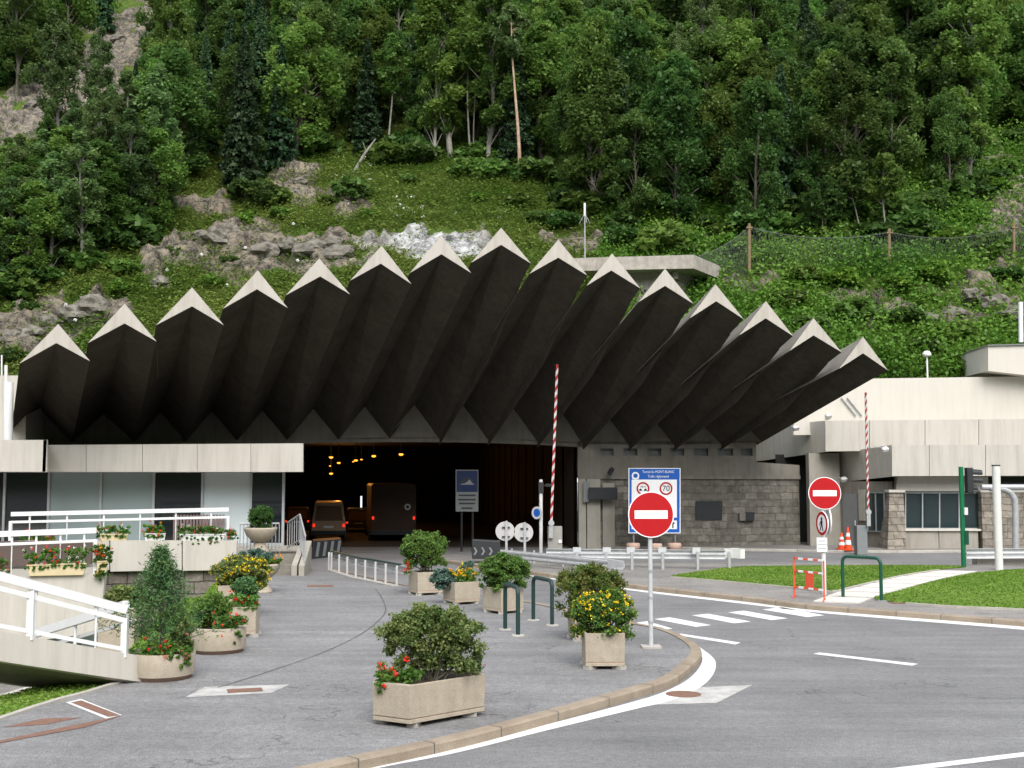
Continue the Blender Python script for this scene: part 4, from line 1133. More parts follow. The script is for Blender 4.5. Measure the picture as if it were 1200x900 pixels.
mb = MB(); mb.add([(bx(xl0, y0l), y0l, 0), (bx(xl0, YE), YE, 0), (bx(xl0, YE), YE, zc), (bx(xl0, y0l), y0l, zc)], [(3, 2, 1, 0)]); mb.build('side_lining', 'tunnel_wall', bore)
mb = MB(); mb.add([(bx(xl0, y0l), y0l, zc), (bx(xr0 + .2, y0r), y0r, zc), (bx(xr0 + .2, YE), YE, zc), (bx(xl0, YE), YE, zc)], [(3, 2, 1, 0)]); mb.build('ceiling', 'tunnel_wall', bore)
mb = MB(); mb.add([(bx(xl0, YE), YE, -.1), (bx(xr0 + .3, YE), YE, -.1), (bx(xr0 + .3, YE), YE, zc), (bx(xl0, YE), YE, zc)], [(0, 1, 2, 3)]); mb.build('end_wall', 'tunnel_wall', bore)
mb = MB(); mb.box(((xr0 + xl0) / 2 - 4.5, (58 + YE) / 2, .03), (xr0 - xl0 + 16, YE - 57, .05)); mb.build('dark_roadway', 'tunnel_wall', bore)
for i, (px, py, Y) in enumerate([(388, 536, 66), (397, 542.5, 78), (387, 546, 84), (388, 555, 72), (417, 539.5, 70), (423.5, 538.5, 76), (438, 534.5, 62), (470, 532.5, 59), (414, 541, 90)]):
    p = P(px, py, Y); e_ = empty('tunnel_lamp', p, 'glowing orange sodium lamp under the tunnel ceiling', 'lamp', 'sodium lamps in the tunnel')
    k = .10 if i not in (2, 5, 8) else .07
    mb = MB(); mb.lathe([(0.001, -k * .6), (k * .7, -k * .5), (k * 1.2, 0), (k * .8, k * .4)], p, 12); mb.build('glowing_bulb', 'lamp_orange', e_)
    mb = MB(); mb.box((p.x, p.y, p.z + k * .6), (k * 2.6, k * 2.2, k * .4)); mb.tube([(p.x, p.y, p.z + k * .6), (p.x, p.y, zc)], .02, 5); mb.build('bracket', 'dark_metal', e_)
for px, py, Y, en in ((388, 536, 62.5, 42), (417, 539.5, 72, 30), (397, 542.5, 80, 50), (350, 540, 74, 50)):
    ld = bpy.data.lights.new('sodium_light', 'POINT'); ld.energy = en; ld.color = (1, .42, .08); ld.shadow_soft_size = .12
    lo = bpy.data.objects.new('sodium_light', ld); COL.objects.link(lo); lo.location = P(px, py, Y) + Vector((0, 0, -.3))
p = P(423.5, 588, 72); mb = MB(); mb.box((p.x, p.y, p.z), (.14, .12, .75)); mb.mi = 1; mb.box((p.x, p.y - .065, p.z), (.10, .02, .68)); tag(mb.build('lit_panel', ['dark_metal', 'lamp_white']), 'slim lit white strip panel on a post in the tunnel', 'light panel')

# ---- vehicles in the tunnel
def vehicle(kind, px, base_y, w, h, Lg, paint, label, cat, lights=True, taper=.82, window=True):
    b_ = G(px, base_y, .055); root = empty(kind, b_, label, cat, rz=0)
    hw = w / 2
    mb = MB()
    # rear profile, extruded forwards
    prof = [(-hw, .28), (hw, .28), (hw, h * .45), (hw * taper, h * .96), (hw * taper * .92, h), (-hw * taper * .92, h), (-hw * taper, h * .96), (-hw, h * .45)]
    mb.prism([(x, 0, z) for x, z in prof], (-.15 * Lg, Lg, 0)); mb.build('body', paint, root, False, bevel=.05)
    mb = MB(); mb.box((0, -.06, .42), (w * 1.01, .14, .22)); mb.build('bumper', 'dark_metal', root, False, bevel=.02)
    for sx in (-1, 1):
        for yy in (.6, Lg - .9):
            mb = MB(); mb.disc((sx * (hw - .11) - .15 * yy, yy, .32), .32, (1, 0, 0), .2, 18); mb.build('wheel', 'rubber', root, False)
    if lights:
        for sx in (-1, 1):
            mb = MB(); mb.box((sx * (hw - .12), -.02, h * .40), (.11, .06, .16)); mb.build('tail_light', 'lamp_red', root, False, bevel=.01)
    if window:
        mb = MB(); k0, k1 = h * .52, h * .90
        ww = lambda z: hw * (1 + (taper - 1) * max(0, (z - h * .45) / (h * .51))) - .14
        mb.prism([(-ww(k0), -.012, k0), (ww(k0), -.012, k0), (ww(k1), -.012, k1), (-ww(k1), -.012, k1)], (0, .03, 0)); mb.build('rear_window', 'glass_brown', root, False)
        mb = MB(); mb.box((0, -.02, h * .36), (.5, .03, .12)); mb.build('number_plate', 'sign_white', root, False)
    return root
mat('glass_brown', (.16, .10, .06), .2, spec=.5)
vehicle('van', 385, 634, 1.78, 2.0, 4.2, 'van_paint', 'tan van driving away into the tunnel with red tail lights', 'van')
tk = vehicle('truck', 461, 634, 2.35, 2.95, 7.5, 'truck_paint', 'tall brown box truck seen from behind inside the tunnel', 'truck', taper=.99, window=False)
mb = MB(); mb.box((.0, -.015, 1.7), (.04, .03, 2.3)); mb.build('door_seam', 'dark_metal', tk, False)
mb = MB(); mb.ring((.72, -.02, 1.75), .09, .16, (0, -1, 0), .02, 20); mb.build('round_badge', 'sign_back', tk, False)
vehicle('car', 420, 624, 1.6, 1.4, 3.9, 'car_paint', 'small dark car ahead of the box truck inside the tunnel', 'car')
vehicle('car', 348, 622, 1.6, 1.4, 3.9, 'car_paint', 'dark car ahead of the tan van beside the tunnel wall', 'car')
# striped crash cushion
cc = empty('crash_cushion', G(384, 655), 'dark crash cushion with pale vertical stripes below the van', 'crash cushion')
pa, pb = G(366, 655), G(400, 652); zt = P(380, 633, (pa.y + pb.y) / 2).z
mb = MB(); mb.prism([(pa.x, pa.y, 0), (pb.x, pb.y, 0), (pb.x, pb.y, zt), (pa.x, pa.y, zt)], (-.3, 1.8, 0)); mb.build('body', 'dark_metal', cc, bevel=.03)
mb = MB()
for k in range(4):
    f0, f1 = .1 + k * .24, .2 + k * .24; q0, q1 = pa.lerp(pb, f0), pa.lerp(pb, f1)
    mb.prism([(q0.x, q0.y - .012, .08), (q1.x, q1.y - .012, .08), (q1.x + .08, q1.y - .012, zt - .05), (q0.x + .08, q0.y - .012, zt - .05)], (0, .01, 0))
mb.build('stripe', 'grey_metal', cc)

# ------------------------------------------------------------------ signs
def circle_sign(root, c, r, nrm, kind):
    c = Vector(c); n = Vector(nrm).normalized()
    mb = MB(); mb.disc(c, r, n, .03, 40); ds = mb.build('disc', 'sign_white', root)
    if kind == 'no_entry':
        mb = MB(); mb.disc(c + n * .003, r * .955, n, .003, 40); mb.build('red_field', 'sign_red', ds)
        a = n.cross(Vector((0, 0, 1))).normalized(); u = Vector((0, 0, 1)); w, h = r * .72, r * .18; q = c + n * .006
        mb = MB(); mb.prism([q - a * w - u * h, q + a * w - u * h, q + a * w + u * h, q - a * w + u * h], n * -.003); mb.build('white_bar', 'sign_white', ds)
    else:
        mb = MB(); mb.ring(c + n * .004, r * .74, r * .97, n, .004, 40); mb.build('red_ring', 'sign_red', ds)
    mb = MB(); mb.disc(c - n * .031, r * .99, n, .004, 40); mb.build('back_plate', 'sign_back', ds)
    return ds
b_ = G(763, 759, PZ); Yd = b_.y
s1 = empty('no_entry_sign', b_, 'large red no entry sign on a grey pole at the kerb nose', 'road sign')
top = P(763, 585, Yd).z
mb = MB(); mb.tube([b_, (b_.x, b_.y, top)], .042, 14); mb.build('pole', 'steel', s1)
c = P(763, 603, Yd - .07); circle_sign(s1, c, 26.6 / F * Yd * 1.003, (-.0, -1, 0.02), 'no_entry')
for zz in (.6, 1.05, 1.55, top - .2, top - .55):
    mb = MB(); mb.tube([(b_.x, b_.y, zz - .025), (b_.x, b_.y, zz + .025)], .052, 14); mb.build('clamp_band', 'steel_dull', s1)
mb = MB(); mb.box((b_.x, b_.y, PZ + .02), (.36, .36, .035)); mb.build('base_plate', 'kerb_pale', s1)
# second sign on the island
b_ = G(966, 697, PZ); Yd = b_.y
s2 = empty('no_entry_sign', b_, 'smaller red no entry sign above an oval sign on the island lawn', 'road sign')
mb = MB(); mb.tube([b_, (b_.x, b_.y, P(966, 565, Yd).z)], .06, 12); mb.build('pole', 'white_post', s2)
c = P(966.5, 578, Yd - .09); circle_sign(s2, c, 18.9 / F * Yd, (-.05, -1, 0.02), 'no_entry')
c = P(963, 613.5, Yd - .1); ds = circle_sign(s2, c, 14.0 / F * Yd, (-.97, -.24, 0), 'ring')
mb = MB(); n = Vector((-.97, -.24, 0)).normalized(); a = n.cross(Vector((0, 0, 1))).normalized(); q = c + n * .008
mb.disc(q + Vector((0, 0, .13)), .045, n, .003, 14)
def pl(L): mb.prism([q + a * x + Vector((0, 0, z)) for x, z in L], n * -.003)
pl([(-.05, .08), (.05, .08), (.04, -.04), (-.04, -.04)]); pl([(-.04, -.04), (.0, -.04), (-.05, -.2), (-.09, -.2)]); pl([(0, -.04), (.04, -.04), (.11, -.19), (.07, -.2)]); pl([(.04, .07), (.06, .07), (.13, -.04), (.10, -.05)])
mb.build('walker_symbol', 'sign_black', ds)
c = P(971.5, 611, Yd + .05); circle_sign(s2, c, 15 / F * Yd, (.995, -.04, 0), 'ring')
mb = MB(); q0, q1 = P(957, 630, Yd - .1), P(969.5, 646.5, Yd - .1); mb.box(((q0.x + q1.x) / 2, Yd - .1, (q0.z + q1.z) / 2), (q1.x - q0.x, .02, q0.z - q1.z)); pt = mb.build('text_plate', 'sign_white', s2)
cxp, czp = (q0.x + q1.x) / 2, (q0.z + q1.z) / 2
mb = MB()
for dz, wd in ((.1, .16), (0, .26), (-.1, .24)): mb.box((cxp, Yd - .112, czp + dz), (wd, .006, .028))
mb.build('faint_lines', 'steel_dull', pt)

# blue tunnel board
Yb = 53.5
bd = empty('information_board', P(767, 640, Yb), 'blue and white tunnel regulation board with a seventy limit', 'road sign')
def bq(x0, y0, x1, y1, off, th, material, name, par):
    mb = MB(); mb.prism([P(x0, y0, Yb) + Vector((0, off, 0)), P(x1, y0, Yb) + Vector((0, off, 0)), P(x1, y1, Yb) + Vector((0, off, 0)), P(x0, y1, Yb) + Vector((0, off, 0))], (0, th, 0)); return mb.build(name, material, par)
pn = bq(736.5, 548.5, 797.5, 625, 0, .08, 'sign_white', 'panel', bd)
bq(737.5, 549.3, 796.5, 624, -.004, .004, 'sign_blue', 'blue_field', pn)
bq(740.2, 562, 793.2, 606.5, -.008, .004, 'sign_white', 'white_field', pn); bq(740.2, 610, 793.2, 620, -.008, .004, 'sign_white', 'white_strip', pn)
cl = P(744.5, 556, Yb)
mb = MB(); mb.ring(P(744.7, 557.5, Yb) + Vector((0, -.009, 0)), .10, .17, (0, -1, 0), .004, 20); mb.box(P(744.7, 560.8, Yb) + Vector((0, -.009, 0)), (.30, .006, .04)); mb.build('tunnel_symbol', 'sign_white', pn)
text_mesh('Tunnel du MONT-BLANC', .165, P(771.5, 553.0, Yb) + Vector((0, -.012, 0)), 'lettering', 'sign_white', pn, scale_x=.80)
text_mesh('Trafic réglementé', .165, P(771.5, 558.3, Yb) + Vector((0, -.012, 0)), 'lettering', 'sign_white', pn, scale_x=.80)
for px, t in ((753.5, None), (780.5, '70')):
    c = P(px, 572.5, Yb) + Vector((0, -.02, 0)); mb = MB(); mb.ring(c, .22, .29, (0, -1, 0), .008, 28); rr = mb.build('red_ring', 'sign_red', pn)
    if t: text_mesh(t, .34, c + Vector((0, -.006, 0)), 'lettering', 'sign_black', pn)
    else:
        text_mesh('150 m', .11, c + Vector((0, -.006, .08)), 'lettering', 'sign_black', pn)
        mb = MB()
        for dx in (-.11, .11): mb.box((c.x + dx, c.y, c.z - .07), (.13, .006, .05)); mb.box((c.x + dx, c.y, c.z - .03), (.08, .006, .045))
        mb.build('vehicle_symbol', 'sign_black', pn)
c = P(788.5, 615, Yb) + Vector((0, -.012, 0)); mb = MB(); mb.box((c.x, c.y, c.z - .03), (.06, .006, .22)); mb.prism([(c.x - .10, c.y - .003, c.z + .05), (c.x + .10, c.y - .003, c.z + .05), (c.x, c.y - .003, c.z + .17)], (0, .006, 0)); mb.build('arrow_symbol', 'sign_black', pn)
for px in (742.5, 791):
    a_ = P(px, 620, Yb + .12); mb = MB(); mb.tube([a_, (a_.x, a_.y, .15)], .04, 8); mb.build('leg', 'grey_metal', bd)
for i, px in enumerate((742, 768, 790.5)):
    q = P(px, 638, Yb - (.1 if i != 1 else .5)); w = 15.5 / F * Yb
    mb = MB(); mb.lathe([(0.01, .10), (w * .5, .10), (w * .52, .34), (w * .46, .42), (0.01, .42)], (q.x, q.y, 0), 20)
    tag(mb.build('ballast_block', 'terracotta_pale'), ['pale round concrete ballast block under the board leg by the pilaster', 'pale round concrete ballast block behind the large no entry sign pole', 'pale round concrete ballast block under the board leg nearest the plaque'][i], 'ballast block')

# tunnel picture board in the shade
Yt = 54.0
tb = empty('information_board', P(547, 650, Yt), 'dim blue and white mountain board in front of the tunnel mouth', 'road sign')
def tq(x0, y0, x1, y1, off, th, material, name, par):
    mb = MB(); mb.prism([P(x0, y0, Yt) + Vector((0, off, 0)), P(x1, y0, Yt) + Vector((0, off, 0)), P(x1, y1, Yt) + Vector((0, off, 0)), P(x0, y1, Yt) + Vector((0, off, 0))], (0, th, 0)); return mb.build(name, material, par)
mat('board_grey', (.13, .137, .13), .6); mat('board_blue', (.004, .013, .05), .6); mat('board_dark', (.015, .02, .03), .6); mat('board_snow', (.16, .165, .18), .6)  # board colours darkened to hold the shade at the tunnel mouth
pn = tq(534, 550.5, 560.5, 599.5, 0, .08, 'board_grey', 'panel', tb)
tq(535, 551.5, 559.8, 576.5, -.005, .005, 'board_blue', 'blue_field', pn)
c = P(547.3, 568, Yt) + Vector((0, -.009, 0)); mb = MB(); poly = [c + Vector((.33 * math.cos(t), 0, .34 * math.sin(t))) for t in np.linspace(0, math.pi, 16)]; mb.prism(poly, (0, .004, 0)); mb.build('tunnel_arch', 'board_dark', pn)
mb = MB(); mb.prism([c + Vector((x, -.004, z)) for x, z in ((-.33, 0), (.34, 0), (.22, .09), (.12, .24), (.04, .16), (-.08, .07), (-.2, .05))], (0, .004, 0)); mb.build('mountain_picture', 'board_snow', pn)
mb = MB()
for yy, wd in ((580.5, .78), (585.5, .8), (590, .72), (595.5, .5)): mb.box(P(547.3, yy, Yt) + Vector((0, -.008, 0)), (wd, .006, .07))
mb.build('faint_lines', 'board_dark', pn)
for px in (541, 554): a_ = P(px, 597, Yt + .1); mb = MB(); mb.tube([a_, (a_.x, a_.y, 0)], .05, 8); mb.build('leg', 'rubber', tb)

# two round sign backs on stands
for i, (cx, cy, lab) in enumerate(((592, 622.5, 'round pale sign seen from behind on the guard rail, nearer the chevron block'), (613.5, 624, 'round pale sign seen from behind on the guard rail, nearer the tall white pole'))):
    Yq = 45.6; c = P(cx, cy, Yq); e_ = empty('temporary_sign', P(cx, 645, Yq), lab, 'road sign')
    r = 11.2 / F * Yq
    mb = MB(); mb.disc(c, r, (0, -1, 0), .03, 32); mb.build('disc', 'sign_back_white', e_) if 'sign_back_white' in MATS else mb.build('disc', 'steel_pale', e_)
    mb = MB(); mb.beam(P(cx + 1.5, cy - 12, Yq - .05), (P(cx + 1.5, 600, Yq).x, Yq - .05, PZ), .09, .06, (0, 1, 0)); mb.build('stand', 'steel_dull', e_)
    mb = MB()
    for dz in (-.2, .15): mb.box((c.x + .03, Yq - .045, c.z + dz), (.3, .04, .04))
    mb.build('clamp', 'dark_metal', e_)
    q = P(cx + 1.5, 645, Yq); mb = MB(); mb.box((q.x, Yq, PZ + .05), (.5, .35, .1)); mb.build('foot', 'steel_dull', e_)
cb = empty('chevron_block', G(570, 657, PZ), 'dark block with three white chevrons beside the round sign backs', 'chevron marker')
Yq = 45.0; mb = MB(); mb.prism([P(553, 632, Yq), P(586, 634, Yq), P(586, 655, Yq), P(553, 655, Yq)], (0, .5, 0)); mb.build('body', 'dark_slate', cb, bevel=.04) if 'dark_slate' in MATS else mb.build('body', 'grey_dark', cb, bevel=.04) if 'grey_dark' in MATS else mb.build('body', 'dark_metal', cb, bevel=.04)
mb = MB()
for k in range(3):
    q = P(556 + k * 9, 646, Yq - .02)
    mb.prism([q + Vector((x, 0, z)) for x, z in ((-.04, .14), (.03, .14), (.11, 0), (.03, -.14), (-.04, -.14), (.04, 0))], (0, .01, 0))
mb.build('chevron', 'grey_metal', cb)

# tall white pole with camera and blue disc
b_ = G(634, 651, PZ); Yq = b_.y
tp_ = empty('signal_pole', b_, 'slim white pole with blue disc and dark camera by the barrier', 'pole')
mb = MB(); mb.tube([b_, (b_.x, b_.y, P(634, 562, Yq).z)], .075, 12); mb.build('mast', 'white_post', tp_)
mb = MB(); q = P(634, 570, Yq); mb.box((q.x, Yq, q.z - .05), (.2, .2, .45)); mb.tube([q, P(642, 568, Yq)], .03, 6); mb.box(P(643, 568.5, Yq), (.26, .2, .12)); mb.build('camera', 'dark_metal', tp_)
c = P(629, 601, Yq - .1); mb = MB(); mb.ring(c, .17, .26, (-.6, -.8, 0), .02, 24); mb.build('ring', 'sign_back', tp_); mb = MB(); mb.disc(c + Vector((0, .01, -.02)), .2, (-.6, -.8, 0), .01, 24, .2); mb.build('blue_disc', 'sign_blue2', tp_) if 'sign_blue2' in MATS else mb.build('blue_disc', 'sign_blue', tp_)

def barrier(pivot, tip, Y, label, housing, w=.11):
    a_, c_ = P(*pivot, Y), P(*tip, Y); root = empty('barrier_gate', (a_.x, Y, 0), label, 'barrier')
    mb = MB(); n = 30
    for k in range(n):
        mb.mi = k % 2; q0, q1 = a_.lerp(c_, k / n), a_.lerp(c_, (k + 1) / n)
        sh = Vector((0, 0, .05))
        d = (c_ - a_).normalized()
        side = Vector((d.z, 0, -d.x)) * w / 2
        sk = d * .09
        f0 = [q0 - side - sk * (k > 0), q0 + side + sk * (k > 0), q1 + side + sk * (k < n - 1), q1 - side - sk * (k < n - 1)]
        mb.prism([p + Vector((0, -.03, 0)) for p in f0], (0, .06, 0))
    mb.build('arm', ['arm_white', 'arm_red'], root)
    x0, y0, x1, y1 = housing
    mb = MB(); q0, q1 = P(x0, y0, Y + .1), P(x1, y1, Y + .1); mb.box(((q0.x + q1.x) / 2, Y + .35, (q0.z + 0) / 2), (q1.x - q0.x, .5, q0.z)); mb.build('housing', 'grey_pale' if w > .09 else 'grey_metal', root, bevel=.03)
    mb = MB(); mb.tube([a_ + Vector((0, .12, 0)), a_ + Vector((0, -.08, 0))], .12, 14); mb.beam(a_, a_ + (a_ - c_).normalized() * .6, .16, .12, (0, 1, 0)); mb.build('pivot', 'steel_dull', root)
    return root
mat('grey_pale', (.30, .29, .26), .6, noise_amt=.4, noise_scale=4)  # paler grey of the barrier housing
bg = barrier((646, 613), (653, 427), 48.5, 'raised red and white barrier arm beside the tunnel mouth', (642, 617, 659, 645), .1)
q = P(656.5, 634.5, 48.55); mb = MB(); mb.disc(q, .075, (0, -1, 0), .04, 16); mb.build('lamp', 'lens', bg)
barrier((1017.5, 600), (1014.5, 460), 51.5, 'raised thin barrier arm in front of the service building', (1004, 616, 1017, 643), .085)

# ------------------------------------------------------------------ guard rails
def guard_rail(name, pts, label, facing=-1, posts=True, base=PZ, endcap=None, n_post=None, rail_mat='steel', tz=.32, back_brackets=False):
    root = empty(name, (pts[0].x, pts[0].y, base), label, 'guard rail')
    prof = [(0, 0), (.06, .05), (.06, .10), (0, .15), (.0, .17), (.06, .22), (.06, .27), (0, .32)]
    mb = MB(); rows = []
    for i, p in enumerate(pts):
        d = (pts[min(i + 1, len(pts) - 1)] - pts[max(i - 1, 0)]).normalized(); nr = Vector((d.y, -d.x, 0)) * facing
        rows.append([Vector((p.x, p.y, p.z - tz)) + nr * a + Vector((0, 0, z * tz / .32)) for a, z in prof])
    nP = len(prof); vs = [q for r in rows for q in r] ; fs = []
    for i in range(len(rows) - 1):
        for k in range(nP - 1): fs.append((i * nP + k, i * nP + k + 1, (i + 1) * nP + k + 1, (i + 1) * nP + k))
    mb.add(vs, fs, False)
    for q0, q1 in zip(pts[:-1], pts[1:]): mb.beam(q0 - Vector((0, 0, .008)), q1 - Vector((0, 0, .008)), .06, .016)
    mb.build('beam', rail_mat, root)
    return root
def rail_posts(root, px_list, base, topz, off=0.0, w=.10):
    for x, y in px_list:
        b_ = G(x, y, base); mb = MB(); mb.box((b_.x, b_.y + off, (base + topz) / 2), (w * .6, w, topz - base)); mb.build('post', 'steel_dull', root)
a_, c_ = P(583, 643.5, 45.3), P(714, 655.5, 39.8)
gl = guard_rail('guard_rail', [a_.lerp(c_, k / 6) for k in range(7)], 'long grey guard rail curving from the chevron block to the road', 1)
rail_posts(gl, [(600, 658.5), (626, 661), (643, 662), (660, 664), (680, 667), (699, 671)], PZ, .62, .08)
mb = MB(); e0 = P(714, 655.5, 39.8); mb.prism([P(712, 655, 39.7), P(731, 657.5, 39.0), P(732, 665, 39.0), P(729, 668, 39.0), P(712, 666.5, 39.7)], (.02, .09, 0)); mb.build('end_cap', 'steel', gl, bevel=.02)
a_, c_ = P(640, 643, 43.5), P(850, 644.5, 42.2)
g2_ = guard_rail('guard_rail', [a_.lerp(c_, k / 6) for k in range(7)], 'grey guard rail with bolted spacers below the blue board', -1)
for x, y in [(672, 662), (707, 664), (735, 663), (772, 664.5), (812, 664.5), (854, 667)]:
    b_ = G(x, y, PZ); mb = MB(); mb.box((b_.x, 42.0, .42), (.09, .12, .62)); mb.build('post', 'steel_dull', g2_)
    q = P(x + 6, 645.5, 42.0)
    if x < 840: mb = MB(); mb.box((q.x - .05, 42.15, q.z), (.28, .22, .22)); mb.disc((q.x + .02, 42.03, q.z), .07, (0, -1, 0), .03, 14); mb.build('spacer', 'steel', g2_)
q = P(849, 646, 42.2); cz = P(860, 650, 41.8)
mb = MB()
arc = [(q.x, 42.25), (q.x + .28, 42.1), (q.x + .5, 41.9), (q.x + .66, 41.95), (q.x + .70, 42.2), (q.x + .55, 42.45), (q.x + .25, 42.5)]
for (x0, y0), (x1, y1) in zip(arc[:-1], arc[1:]): mb.prism([(x0, y0, .50), (x1, y1, .50), (x1, y1, .83), (x0, y0, .83)], (.012, .02, 0))
mb.build('end_cap', 'white_post', g2_)
# low rail at the plaza edge
ps = [(385.5, 667.5), (388.5, 668), (397.5, 671), (407, 674), (417, 677), (428, 679), (440, 681.5), (452, 684), (465, 687)]
tp = [G(x, y, PZ) for x, y in ps]
lr = guard_rail('guard_rail', [Vector((p.x + .09, p.y + .16, .72)) for p in tp] + [Vector((tp[-1].x + .5, tp[-1].y - .6, .72))], 'low galvanized rail on nine posts at the plaza edge', -1, rail_mat='steel', tz=.24)
for p in tp:
    mb = MB(); mb.box((p.x, p.y, (.72 + PZ) / 2 + .0), (.06, .08, .72 - PZ)); mb.build('post', 'steel_pale', lr)
mb = MB()
for p0, p1 in zip(tp[:-1], tp[1:]): mb.beam((p0.x + .08, p0.y + .1, .745), (p1.x + .08, p1.y + .1, .745), .1, .04)
mb.build('top_rail', 'green_dark', lr)
mb = MB()
for p0, p1 in zip(tp[:-1], tp[1:]): mb.beam((p0.x, p0.y - .05, PZ + .01), (p1.x, p1.y - .05, PZ + .01), .26, .012)
mb.build('footing', 'kerb_pale', lr)
# rail and concrete block by the white post
rr_ = guard_rail('guard_rail', [P(1133, 643, 44), P(1200, 642.5, 44), P(1420, 641, 44)], 'guard rail on a concrete block behind the thick white post', -1, tz=.36)
mb = MB(); q0, q1 = P(1145, 654, 44.3), P(1420, 654, 44.3); mb.box(((q0.x + q1.x) / 2, 44.55, q0.z / 2), (q1.x - q0.x, .5, q0.z)); mb.build('concrete_base', 'concrete_pale', rr_)

# ------------------------------------------------------------------ hoops, barrier frame, cones, posts
def hoop(pa, pb, h, r, material, label, corner=.14, plates=True):
    e_ = empty('hoop_barrier', (pa + pb) / 2, label, 'hoop barrier', 'steel hoop barriers')
    d = (pb - pa); d.normalize(); top = PZ + h
    pts = [pa, pa + Vector((0, 0, h - corner))]
    for k in range(1, 6):
        t = math.pi / 2 * k / 5; pts.append(pa + Vector((0, 0, h - corner)) + d * (corner * (1 - math.cos(t))) + Vector((0, 0, corner * math.sin(t))))
    for k in range(0, 6):
        t = math.pi / 2 * k / 5; pts.append(pb + Vector((0, 0, h - corner)) - d * (corner * (1 - math.sin(t))) + Vector((0, 0, corner * math.cos(t))))
    pts.append(pb)
    mb = MB(); mb.tube(pts, r, 10); mb.build('hoop', material, e_)
    for p in (pa, pb):
        mb = MB(); mb.lathe([(.001, .025), (.13, .025), (.14, .0)], (p.x, p.y, PZ), 16, False); mb.build('foot_plate', 'kerb_pale' if plates else 'grey_metal', e_)
    return e_
hoop(G(592, 738, PZ), G(607, 745, PZ), .96, .045, 'green_dark', 'dark green hoop end on beside the square planters, nearer the camera')
hoop(G(625, 727, PZ), G(647, 733, PZ), .96, .045, 'green_dark', 'dark green hoop just behind its twin, next to the reddish round bush')
hoop(G(988, 700.5, PZ), G(1033, 704.5, PZ), 1.1, .045, 'green_paint', 'wide dark green hoop across the paved path on the island', .16, False)
bf = empty('road_barrier', G(948, 702, PZ), 'orange and white tubular barrier frame beside the island kerb', 'barrier')
pa, pb = G(931, 700, PZ), G(966, 704.5, PZ); hh = P(931, 654, pa.y).z
for p in (pa, pb): mb = MB(); mb.beam(p, (p.x, p.y, hh), .035, .045, (0, 1, 0)); mb.build('leg', 'orange_paint', bf)
mb = MB()
for z in (hh, PZ + (hh - PZ) * .68, PZ + (hh - PZ) * .27):
    for k in range(6):
        mb.mi = k % 2; q0, q1 = pa.lerp(pb, k / 6), pa.lerp(pb, (k + 1) / 6); mb.beam((q0.x, q0.y, z), (q1.x, q1.y, z), .04, .05)
mb.build('crossbar', ['orange_paint', 'sign_white'], bf)
q0, q1 = pa.lerp(pb, .38), pa.lerp(pb, .66); mb = MB(); mb.prism([(q0.x, q0.y - .03, PZ + (hh - PZ) * .26), (q1.x, q1.y - .03, PZ + (hh - PZ) * .26), (q1.x, q1.y - .03, PZ + (hh - PZ) * .69), (q0.x, q0.y - .03, PZ + (hh - PZ) * .69)], (0, .02, 0)); mb.build('panel', 'orange_paint', bf)
for p in (pa, pb): mb = MB(); mb.beam((p.x - .1, p.y - .28, PZ + .02), (p.x + .1, p.y + .28, PZ + .02), .04, .035); mb.build('foot', 'orange_paint', bf)
def cone(px, base_y, top_y, lab):
    b_ = G(px, base_y, .10); h = P(px, top_y, b_.y).z - .10; e_ = empty('traffic_cone', b_, lab, 'traffic cone', 'traffic cones by the building')
    mb = MB(); prof = [(.20, .04)]
    def rr(t): return .175 * (1 - t) + .035 * t
    bands = [0, .22, .42, .58, .74, 1]
    for k in range(5):
        mb.mi = k % 2; t0, t1 = bands[k], bands[k + 1]; mb.lathe([(rr(t0), .04 + (h - .04) * t0), (rr(t1), .04 + (h - .04) * t1)], b_, 16)
    mb.mi = 0; mb.lathe([(.001, h), (rr(1), h)], b_, 16); mb.build('body', ['cone_orange', 'sign_white'], e_)
    mb = MB(); mb.box((b_.x, b_.y, .12), (.46, .46, .04)); mb.build('base', 'cone_orange', e_, bevel=.01)
cone(986.5, 644, 624, 'shorter orange and white traffic cone by the concrete pier')
cone(994, 645, 617.5, 'taller orange and white traffic cone nearer the barrier housing')
b_ = G(1006.5, 643, .1); mb = MB(); mb.lathe([(.10, 0), (.10, .62), (.07, .7), (.001, .71)], b_, 14); tag(mb.build('bollard', 'sign_white'), 'short white bollard next to the taller traffic cone', 'bollard')
# traffic light
b_ = G(1129.5, 664.5, PZ); Yq = b_.y; tl = empty('traffic_light', b_, 'dark traffic light on a bright green pole', 'traffic light')
tz_ = P(1128, 547, Yq).z; mb = MB(); mb.tube([b_, (b_.x, b_.y, tz_)], .085, 14); mb.build('pole', 'green_bright', tl)
q = P(1135.5, 563, Yq); mb = MB(); mb.box((q.x, Yq, q.z), (.22, .3, .92)); hd = mb.build('signal_head', 'dark_metal', tl, bevel=.03)
for k, dz in enumerate((.28, 0, -.28)):
    mb = MB(); n = 14
    vs = []; L_ = .34 if k < 2 else .16
    for xx in (.11, .11 + L_):
        for j in range(n + 1):
            t = math.pi * (-.15 + 1.3 * j / n); vs.append((q.x + xx, Yq + .13 * math.cos(t), q.z + dz + .13 * math.sin(t) - (.03 if xx > .2 else 0)))
    fs = [(j, j + 1, n + 2 + j, n + 1 + j) for j in range(n)]
    mb.add(vs, fs, True); mb.build('visor', 'dark_metal', hd)
    mb = MB(); mb.disc((q.x + .115, Yq, q.z + dz), .10, (1, 0, 0), .01, 20); mb.build('lens', ['lens_red', 'lens_amber', 'lens_green'][k] if 'lens_red' in MATS else 'rubber', hd)
mb = MB(); c = P(1131.5, 599, Yq - .1); mb.box((c.x, Yq - .12, c.z), (.12, .1, .26)); mb.build('push_button', 'white_paint', tl)
